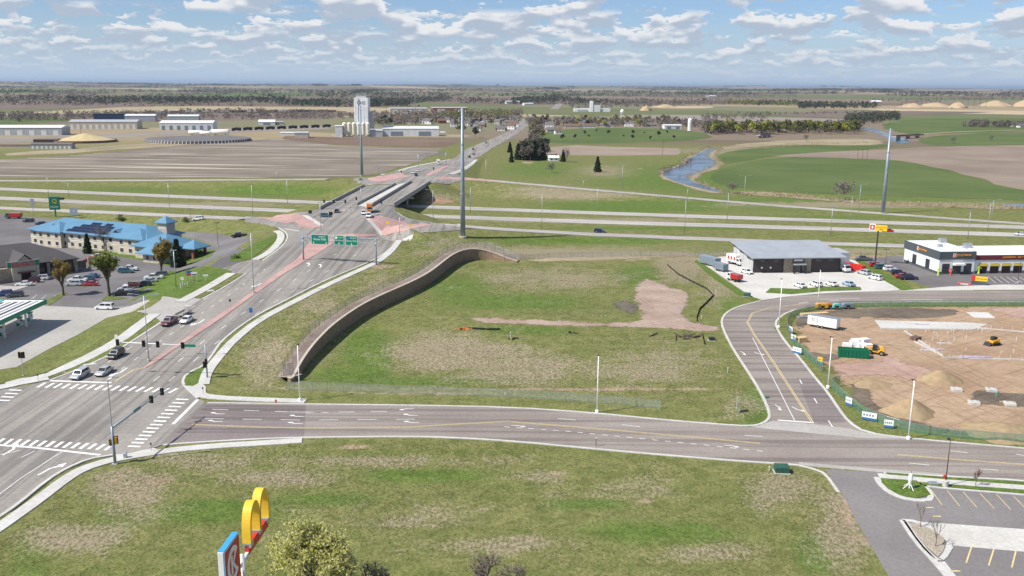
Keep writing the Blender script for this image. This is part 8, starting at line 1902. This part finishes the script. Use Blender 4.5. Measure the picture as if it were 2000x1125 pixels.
def stack(px, py, rz, label, w, d, h, mat, n=3, name='material_stack', cat='stack', group=None):
 b = G(px, py); o = empty(name, b, rz, label, cat, group)
 for i in range(n):
  for j in range(2): MB().box(-w / 2, w / 2, (-.5 + .5 * j) * d + .03, (.5 * j) * d - .03, h * i / n + .02, h * (i + 1) / n - .02).build('bundle', M[mat], o, bevel=.02)
 for s in (-1, 1): MB().box(s * w * .3 - .06, s * w * .3 + .06, -d / 2, d / 2, -.05, .02).build('skid', M['lumber'], o)
WS = 'white wrapped stacks behind the dumpster'
for i, (x, y) in enumerate(((1654, 682), (1668, 680), (1682, 682), (1694, 686), (1672, 674), (1688, 675))): stack(x, y, R(-14 + i * 7), 'white wrapped pallet stack behind the green dumpster, %s of six' % ordw(i), 2.0, 1.7, 1.5 + .3 * (i % 2), 'wrap_white', 2, group=WS)
stack(1565, 668, R(20), 'pale lumber stack just inside the site fence', 2.4, 1.6, 1.3, 'lumber', 3); stack(1788, 664, R(30), 'dark stack of forms at the edge of the excavation', 2.2, 1.8, .9, 'rust_steel', 2); stack(1590, 615, R(14), 'grey and tan planks stacked along the site fence', 8, 1.6, .6, 'lumber', 2); stack(1572, 620, R(14), 'pale steel sheets left of the plank stack', 4.5, 1.6, .4, 'galvanised', 2)
def compressor(px, py, rz, mat, label, L=2.6, name='towed_generator'):
 b = G(px, py); o = empty(name, b, rz, label, 'machine'); MB().prism([(-L / 2, .5), (L / 2, .5), (L / 2, 1.3), (L / 2 - .4, 1.7), (-L / 2 + .4, 1.7), (-L / 2, 1.3)], -.8, .8).build('housing', M[mat], o, bevel=.05); wheels(o, (0,), .85, .36, .22); MB().tube((L / 2, 0, .5), (L / 2 + 1.2, 0, .4), .06, n=6).build('drawbar', M['black_steel'], o); MB().box(-.6, .6, -.815, -.802, .7, 1.2).build('vent', M['black_steel'], o)
compressor(1604, 604, R(8), 'machine_yellow', 'yellow towed machine by the far site fence', 3.2); compressor(1620, 603, R(4), 'paint_orange', 'orange towed machine right of the yellow one', 2.6); compressor(1632, 604, R(4), 'canopy_teal', 'teal towed machine in the row by the far site fence', 2.2); compressor(1654, 603, R(4), 'trailer_grey', 'grey towed machine at the right end of the row', 3.0)
def heap(px, py, w, h, label, seed):
 b = G(px, py); rr = random.Random(seed); o = empty('soil_heap', b, 0, label, 'soil heap'); n = 30; prof = [(1.0, -.06), (.90, .08), (.70, .32), (.45, .62), (.22, .88), (.06, .99), (.005, 1.0)]; V = []; ph = [rr.uniform(0, 6.3) for _ in range(4)]
 for r_, z in prof:
  for i in range(n): a = 2 * math.pi * i / n; j = 1 + .10 * math.sin(3 * a + ph[0]) + .06 * math.sin(7 * a + ph[1]) + rr.uniform(-.03, .03); V.append((w / 2 * r_ * j * math.cos(a), w * .38 * r_ * j * math.sin(a), h * z * (1 + .06 * math.sin(5 * a + ph[2]) * r_)))
 MB().add(V, [(k * n + i, k * n + (i + 1) % n, (k + 1) * n + (i + 1) % n, (k + 1) * n + i) for k in range(len(prof) - 1) for i in range(n)]).build('heap', M['sand_tan'], o, smooth=True)
heap(1836, 744, 10, 2.4, 'brown soil heap in the middle of the building site', 1); heap(1775, 807, 10.5, 2.9, 'tan soil heap behind the near street light', 2); heap(1965, 846, 16, 1.8, 'broad tan soil heap at the right edge of the site', 3); heap(1700, 751, 9, 1.2, 'low dark soil bank near the site gate', 4)
for i, (x, y) in enumerate(((1868, 763), (1936, 764), (1902, 789), (1972, 791))):
 b = G(x, y); o = empty('footing', b, R(-12), 'pale concrete footing on the near part of the site, %s of four' % ordw(i), 'footing', 'concrete footings'); MB().box(-1.0, 1.0, -.9, .9, -.1, .55).build('block', M['sidewalk_concrete'], o, bevel=.05); MB().box(-1.5, 1.5, .95, 1.5, -.05, .3).build('spoil', M['sand_tan'], o, bevel=.1); [MB().tube((sx * .5, sy * .4, .5), (sx * .5, sy * .4, 1.1), .03, n=4).build('bar', M['rust_steel'], o) for sx in (-1, 1) for sy in (-1, 1)]
# footing trenches with pale forms
def form(p, q, label, h=.3, w=.35, mat='sidewalk_concrete'):
 a, b = Vector(G(*p)), Vector(G(*q)); d = b - a; o = empty('concrete_form', a, math.atan2(d.y, d.x), label, 'formwork', 'concrete forms of the new building'); L = math.hypot(d.x, d.y); MB().box(0, L, -w / 2, w / 2, -.05, h).build('beam', M[mat], o)
 n = max(2, int(L / 2.2)); me = MB().tube((0, 0, -.05), (0, 0, h + .75), .035, n=5).mesh('stake'); me.materials.append(M['frame_white'])
 for i in range(n): mesh_obj('stake', me, None, o, (L * (i + .5) / n, w * .55, 0))
for i, (p, q) in enumerate((((1766, 647), (1842, 697)), ((1842, 700), (1890, 700)), ((1940, 702), (2030, 705)), ((1905, 641), (2030, 652)), ((1830, 671), (1860, 672)), ((1786, 668), (1830, 690)), ((1720, 643), (1900, 645)))): form(p, q, 'pale concrete form of the new building, %s of seven' % ordw(i))
def pipes(px, py, w, d, n, label, seed):
 b = G(px, py); rr = random.Random(seed); o = empty('pipe_bundle', b, R(-3), label, 'pipes', 'violet pipe bundles')
 for i in range(n): y = rr.uniform(-d, d); x = rr.uniform(-.3, .3) * w; a = rr.gauss(0, .12); MB().tube((x - w / 2, y - a * w / 2, .08 + .05 * (i % 3)), (x + w / 2, y + a * w / 2, .1 + .05 * (i % 3)), .05, n=5).build('pipe', M['pipe_violet' if i % 3 else 'frame_white'], o)
pipes(1903, 699, 6, 1.2, 14, 'violet pipe bundle along the near form', 1); pipes(1822, 684, 4, .9, 10, 'violet pipe bundle beside the slanting form', 2); pipes(1792, 634, 4, .5, 8, 'violet pipes lying on the long slab', 3)
rr = random.Random(8)
for i in range(26):
 x, y = (rr.uniform(1800, 1925), rr.uniform(642, 655)) if i < 16 else (rr.uniform(1780, 1990), rr.uniform(660, 695)); b = G(x, y); o = empty('stub_pipe', b, 0, 'small upright stub pipe in the excavation', 'pipe', 'upright stub pipes'); MB().tube((0, 0, -.1), (0, 0, rr.uniform(.7, 1.3)), .06, n=6).build('pipe', M['frame_white'], o); MB().lathe([(.09, 0), (.09, .08)], 6, (0, 0, .6)).build('collar', M['wrap_white'], o)
def banner(px, py, w, h, rz, label, mat='sign_white'):
 b = G(px, py); o = empty('banner', b, rz, label, 'banner'); MB().box(-w / 2, w / 2, -.03, 0, .25, .25 + h).build('sheet', M[mat], o); MB().box(-w / 2, w / 2, -.04, -.031, .25, .25 + h * .3).build('blue_band', M['banner_blue'], o); [MB().box(x, x + w * .13, -.04, -.031, .25 + h * .5, .25 + h * .75).build('print', M['blue_grey_steel'], o) for x in (-w * .42, -w * .22, -w * .02, w * .18)]; [MB().tube((s * w / 2, .05, -.1), (s * w / 2, .05, .4 + h), .04, n=5).build('stake', M['galvanised'], o) for s in (-1, 1)]
banner(1697, 823, 2.6, 1.5, R(-30), 'wide blue and white banner on the near site fence'); banner(1735, 838, 1.6, 1.5, R(-22), 'small white banner with blue print on the near site fence'); banner(1657, 794, 1.5, 1.6, R(-60), 'narrow white banner at the bend of the near site fence'); banner(1556, 692, 2.4, 1.4, R(-55), 'pale banner on the site fence beside the street', 'sign_white'); banner(1549, 668, 1.8, 1.6, R(-70), 'white banner higher up the site fence'); banner(1544, 652, 1.6, 1.6, R(-75), 'uppermost pale banner on the site fence', 'wrap_white'); banner(1601, 712, 1.2, 1.5, R(-40), 'yellow sign at the lower end of the street-side fence', 'sign_yellow')
def utility_box(px, py, w, d, h, rz, label, mat='box_green'):
 b = G(px, py); o = empty('utility_box', b, rz, label, 'utility box'); MB().box(-w / 2 - .15, w / 2 + .15, -d / 2 - .15, d / 2 + .15, -.1, .12).build('pad', M['sidewalk_concrete'], o); MB().prism([(-d / 2, .12), (d / 2, .12), (d / 2, h), (-d / 2, h * .88)], -w / 2, w / 2).build('cabinet', M[mat], o, (0, 0, 0), R(90), bevel=.03); MB().box(-w * .02, w * .02, -d / 2 - .012, -d / 2 - .001, .2, h * .8).build('door_seam', M['trim'], o)
utility_box(1526, 922, 2.2, 1.6, 1.2, R(-4), 'green transformer box beside the drive'); utility_box(1459, 579, 1.8, 1.4, 1.1, R(-30), 'green transformer box at the tip of the grass strip'); utility_box(1390, 665, 1.4, 1.2, .8, 0, 'small dark utility box beside the gravel track', 'black_steel'); utility_box(245, 895, .5, .5, 1.1, 0, 'small grey cabinet behind the near traffic signal', 'galvanised'); utility_box(1822, 946, 1.4, 1.0, .35, 0, 'pale flat vault on the strip beside the car park', 'galvanised'); utility_box(412, 569, 1.6, 1.2, .3, R(20), 'pale flat box on the verge by the hotel drive', 'sidewalk_concrete')
utility_box(176, 713, 2.4, 1.0, .25, R(30), 'dark storm inlet in the verge beside the silver cars', 'sidewalk_concrete')
def silt(pxs, label):
 pts = [G(*q) for q in pxs]; o = empty('silt_fence', pts[0], 0, label, 'silt fence'); V = []
 pts2 = resample([p[:2] for p in pts], 1.5); c = pts[0]
 for x, y in pts2: z = gz(x, y); V += [(x - c[0], y - c[1], z - c[2]), (x - c[0], y - c[1], z - c[2] + .55)]
 n = len(pts2); V2 = [(x + .03, y + .04, z) for x, y, z in V]; F_ = [(2 * i, 2 * i + 2, 2 * i + 3, 2 * i + 1) for i in range(n - 1)] + [(2 * n + 2 * i, 2 * n + 2 * i + 1, 2 * n + 2 * i + 3, 2 * n + 2 * i + 2) for i in range(n - 1)] + [(2 * i + 1, 2 * i + 3, 2 * n + 2 * i + 3, 2 * n + 2 * i + 1) for i in range(n - 1)]
 MB().add(V + V2, F_).build('fabric', M['silt_black'], o); me = MB().box(-.03, .03, -.03, .03, -.2, .8).mesh('stake'); me.materials.append(M['lumber'])
 for x, y in pts2[::2]: mesh_obj('stake', me, None, o, (x - c[0], y - c[1], gz(x, y) - c[2]))
silt([(1303, 518), (1325, 537), (1355, 553), (1380, 565), (1393, 578), (1380, 592), (1366, 605), (1360, 622), (1360, 628)], 'black silt fence winding down the right of the vacant lot'); silt([(922, 643), (950, 645), (978, 645)], 'short black silt fence beside the end of the gravel track'); silt([(1370, 652), (1373, 664), (1376, 673)], 'short black silt fence below the gravel track')
def rubble(px, py, n, label, mat='silt_black', s=1.0):
 b = G(px, py); rr = random.Random(int(px)); o = empty('debris_pile', b, 0, label, 'debris')
 for i in range(n): x, y = rr.gauss(0, 1.4 * s), rr.gauss(0, .7 * s); a = rr.uniform(0, 3); l = rr.uniform(.5, 1.4) * s; MB().box(-l, l, -.07, .07, .02 + .05 * i / n, .16 + .3 * rr.random()).build('piece', M[mat], o, (x, y, 0), (rr.gauss(0, .15), rr.gauss(0, .15), a))
rubble(1325, 657, 16, 'dark pile of poles beside the gravel track', 'bark', 1.5); rubble(911, 643, 8, 'orange netting heap at the end of the track', 'orange_net', .7); rubble(1005, 662, 5, 'small dark heap in the vacant lot', 'silt_black', .5); rubble(1118, 651, 4, 'dark scrap at the edge of the track', 'silt_black', .6)
def stake(px, py, h, mat, label, name='survey_stake'):
 b = G(px, py); o = empty(name, b, 0, label, 'stake'); MB().box(-.05, .05, -.05, .05, -.1, h).build('post', M[mat], o); MB().box(-.12, .12, -.07, -.052, h - .35, h - .05).build('tag_plate', M['sign_white'], o)
for x, y, h, m_, l in ((997, 660, 1.6, 'frame_white', 'white stake standing in the middle of the vacant lot'), (1332, 606, 1.3, 'frame_white', 'white stake on the gravel patch'), (1370, 623, 1.0, 'frame_white', 'white stake at the lower end of the winding silt fence'), (1398, 574, 1.2, 'frame_white', 'white stake at the bend of the winding silt fence'), (1421, 728, 1.3, 'frame_white', 'white stake near the side street in the vacant lot'), (986, 774, .8, 'frame_white', 'small white marker before the near fence'), (1502, 920, .9, 'frame_white', 'white marker left of the green transformer'), (660, 645, 1.8, 'frame_white', 'pale post standing before the retaining wall'), (1164, 872, 1.8, 'bronze_steel', 'thin dark post on the far verge of the near field'), (1945, 776, 1.6, 'canopy_teal', 'green marker post between the footings')): stake(x, y, h, m_, l)
def hydrant(px, py, label):
 b = G(px, py); o = empty('fire_hydrant', b, 0, label, 'hydrant'); MB().lathe([(.2, -.05), (.2, .08), (.13, .1), (.13, .6), (.18, .62), (.16, .75), (.03, .85)], 10).build('barrel', M['sign_red'], o); MB().tube((-.28, 0, .48), (.28, 0, .48), .07, n=8).build('nozzle', M['sign_red'], o)
hydrant(539, 788, 'red hydrant at the verge by the near sidewalk'); hydrant(1844, 936, 'red hydrant beside the dark car park light')
# wrapped young tree on the lower right island
b = G(1776, 955); o = empty('wrapped_sapling', b, 0, 'young tree bundled in white wrap on the lower right island', 'tree'); MB().lathe([(.12, -.05), (.16, .6), (.35, 1.6), (.3, 2.3), (.1, 2.6)], 9).build('wrap', M['wrap_white'], o); [MB().tube((0, 0, 1.0), (1.2 * math.cos(a), 1.2 * math.sin(a), 0), .06, n=5).build('guy', M['wrap_white'], o) for a in (.4, 2.0, 3.3, 4.9)]; MB().tube((0, 0, 2.3), (.05, 0, 3.0), .04, n=5).build('stem', M['bark'], o)
b = G(1846, 951); o = empty('lamp_base', b, 0, 'round white concrete base under the dark car park light', 'lamp base'); MB().lathe([(.45, -.1), (.45, 1.0), (.42, 1.06)], 14).build('drum', M['sidewalk_concrete'], o); MB().lathe([(.46, .8), (.46, .86)], 14).build('band', M['galvanised'], o)
# inflatables and people-sized things before the tyre shop
def tube_man(px, py, mat, label):
 b = G(px, py); o = empty('air_dancer', b, 0, label, 'inflatable'); o.scale = (.65,) * 3; MB().lathe([(.5, 0), (.5, .9), (.3, 1.0)], 10).build('blower', M[mat], o); MB().path([(0, 0, .9), (.1, 0, 2.2), (-.15, 0, 3.2), (.1, 0, 4.0)], .28, 8).build('body', M[mat], o); [MB().path([(0, 0, 3.0), (s * .8, 0, 3.2), (s * 1.2, 0, 2.6)], .14, 6).build('arm', M[mat], o) for s in (-1, 1)]
tube_man(1832, 538, 'lime', 'lime green inflatable at the corner of the tyre shop'); tube_man(1911, 535, 'lime', 'lime green inflatable beside the first service bay'); tube_man(1856, 538, 'fabric_red', 'orange-red inflatable before the tyre shop entrance')
b = G(1885, 556); o = empty('red_banner', b, R(-20), 'low red banner lying before the tyre shop sign', 'banner'); MB().box(-2.2, 1.6, -.5, .5, 0, .5).build('cloth', M['fabric_red'], o, bevel=.1); MB().box(-1.4, .8, -.52, -.505, .12, .4).build('print', M['sign_white'], o)
# pebbles of the island: real stones
rr = np.random.default_rng(4)
poly = [G(*q)[:2] for q in [(1775, 1024), (1792, 1025), (1827, 1040), (1846, 1056), (1841, 1077), (1832, 1085), (1807, 1063)]]; xs = [p[0] for p in poly]; ys = [p[1] for p in poly]
Q = np.column_stack([rr.uniform(min(xs), max(xs), 6000), rr.uniform(min(ys), max(ys), 6000)]); Q = Q[inside(Q[:, 0], Q[:, 1], poly)]; n = len(Q)
oct_ = np.array([(1, 0, 0), (0, 1, 0), (-1, 0, 0), (0, -1, 0), (0, 0, 1.0)]); sc = rr.uniform(.05, .13, (n, 1, 3)) * np.array([1, 1, .7]); V = (oct_[None] * sc) + np.column_stack([Q, np.full(n, .10)])[:, None, :]; T = np.array([(0, 1, 4), (1, 2, 4), (2, 3, 4), (3, 0, 4)])
leafmat('stones', (0.30, 0.25, 0.19), (0.72, 0.66, 0.56)); o = mesh_obj('stones', np_mesh('stones', V.reshape(-1, 3), (np.arange(n)[:, None, None] * 5 + T[None]).reshape(-1, 3)), M['stones']); tag(o, 'tan and grey pebbles filling the lower right island', 'stones', None, 'stuff')

# ------------------------------------------------------------------ weeds: tufts of grass over the near fields
TRACK = [G(*q)[:2] for q in TRACK_PX]
def tufts(px_poly, n, label, mats, seed, size=(.10, .32), hf=Hall):
 rng = np.random.default_rng(seed); poly = [march(a, b, hf)[:2] for a, b in px_poly]; a = np.array(poly); lo, hi = a.min(0), a.max(0); Q = np.column_stack([rng.uniform(lo[0], hi[0], n), rng.uniform(lo[1], hi[1], n)]); Q = Q[inside(Q[:, 0], Q[:, 1], poly)]
 Q = Q[~inside(Q[:, 0], Q[:, 1], TRACK)]
 w = vnoise(Q[:, 0], Q[:, 1], 5.0, seed) * .6 + vnoise(Q[:, 0], Q[:, 1], 17.0, seed + 1) * .6; Q = Q[w > rng.uniform(.25, 1.0, len(Q))]; m = len(Q); k = 5
 c = np.repeat(np.column_stack([Q, hf(Q[:, 0], Q[:, 1])]), k, 0); s = np.repeat(rng.uniform(size[0], size[1], m), k); an = rng.random(m * k) * 2 * np.pi; d = np.stack([np.cos(an), np.sin(an), np.zeros(m * k)], 1); wv = np.stack([-np.sin(an), np.cos(an), np.zeros(m * k)], 1) * (s * .28)[:, None]
 tip = c + d * (s * rng.uniform(.3, 1.0, m * k))[:, None] + np.array([0, 0, 1.0]) * (s * rng.uniform(.7, 1.3, m * k))[:, None]; V = np.stack([c - wv, c + wv, tip], 1).reshape(-1, 3)
 o = mesh_obj('grass_tufts', np_mesh('grass_tufts', V, np.arange(3 * m * k).reshape(-1, 3)), M[mats]); tag(o, label, 'grass', None, 'stuff')
leafmat('tuft', (0.14, 0.175, 0.05), (0.34, 0.34, 0.15)); leafmat('tuft_dry', (0.22, 0.19, 0.10), (0.42, 0.37, 0.23))
NEARF = [(0, 1060), (130, 955), (230, 910), (330, 893), (590, 868), (800, 856), (1000, 866), (1400, 903), (1560, 913), (1600, 930), (1680, 1060), (1720, 1140), (900, 1180), (200, 1180), (-60, 1160)]
tufts(NEARF, 30000, 'green weeds and grass tufts over the near field', 'tuft', 1, (.06, .17)); tufts(NEARF, 26000, 'dry straw tufts over the near field', 'tuft_dry', 2, (.06, .16))
PADF = [(600, 750), (700, 640), (880, 545), (920, 515), (1200, 510), (1350, 508), (1400, 560), (1390, 640), (1480, 800), (1290, 790), (1000, 772)]
tufts(PADF, 36000, 'green weeds over the vacant lot', 'tuft', 3, (.07, .2)); tufts(PADF, 26000, 'dry straw over the vacant lot', 'tuft_dry', 4, (.07, .18))
tufts([(420, 740), (450, 670), (640, 568), (770, 500), (800, 470), (980, 470), (990, 490), (880, 500), (700, 590), (560, 690), (545, 755)], 16000, 'weeds on the bank between sidewalk and retaining wall', 'tuft', 5, (.10, .26), Hup); tufts([(420, 740), (450, 670), (640, 568), (770, 500), (800, 470), (980, 470), (990, 490), (880, 500), (700, 590), (560, 690), (545, 755)], 12000, 'dry weeds on the bank between sidewalk and retaining wall', 'tuft_dry', 6, (.10, .24), Hup)

tufts([(-20, 1060), (120, 985), (210, 1010), (180, 1140), (-40, 1180)], 9000, 'dense green weeds in the lower left corner', 'tuft', 7, (.06, .15)); tufts([(1440, 700), (1500, 790), (1500, 822), (1465, 830), (1420, 760)], 5000, 'dense green weeds beside the side street', 'tuft', 8, (.06, .15))
# ------------------------------------------------------------------ sink the turf a little beneath every paved surface so that none of it shows through
co = np.empty(len(gme.vertices) * 3, np.float32); gme.vertices.foreach_get('co', co); co = co.reshape(-1, 3)
def sink(xy, d=.22):
 m = inside(co[:, 0], co[:, 1], xy); co[m, 2] -= d
for px in (ARTERIAL_PX, NORTH_PX): sink([G(*q)[:2] for q in px])
for rp in (RAMP_SE, RAMP_SW, RAMP_NW, RAMP_NE): m = dist_line(co[:, 0], co[:, 1], [p[:2] for p in rp]) < 4.5; co[m, 2] -= .25
gme.vertices.foreach_set('co', co.ravel()); gme.update()

# ------------------------------------------------------------------ the air
hz = NT('air'); hz.n.remove(hz.b); pv = hz.node('ShaderNodeVolumePrincipled'); pv.inputs['Color'].default_value = (0.55, 0.70, 0.95, 1); pv.inputs['Density'].default_value = 3.2e-5; pv.inputs['Anisotropy'].default_value = 0.2
hz.l.new(pv.outputs[0], hz.out.inputs['Volume'])
hb = MB().box(-44000, 44000, -2500, 47000, -20, 150).build('haze', hz.m); tag(hb, 'thin blue haze over the distant fields', None, None, 'stuff')
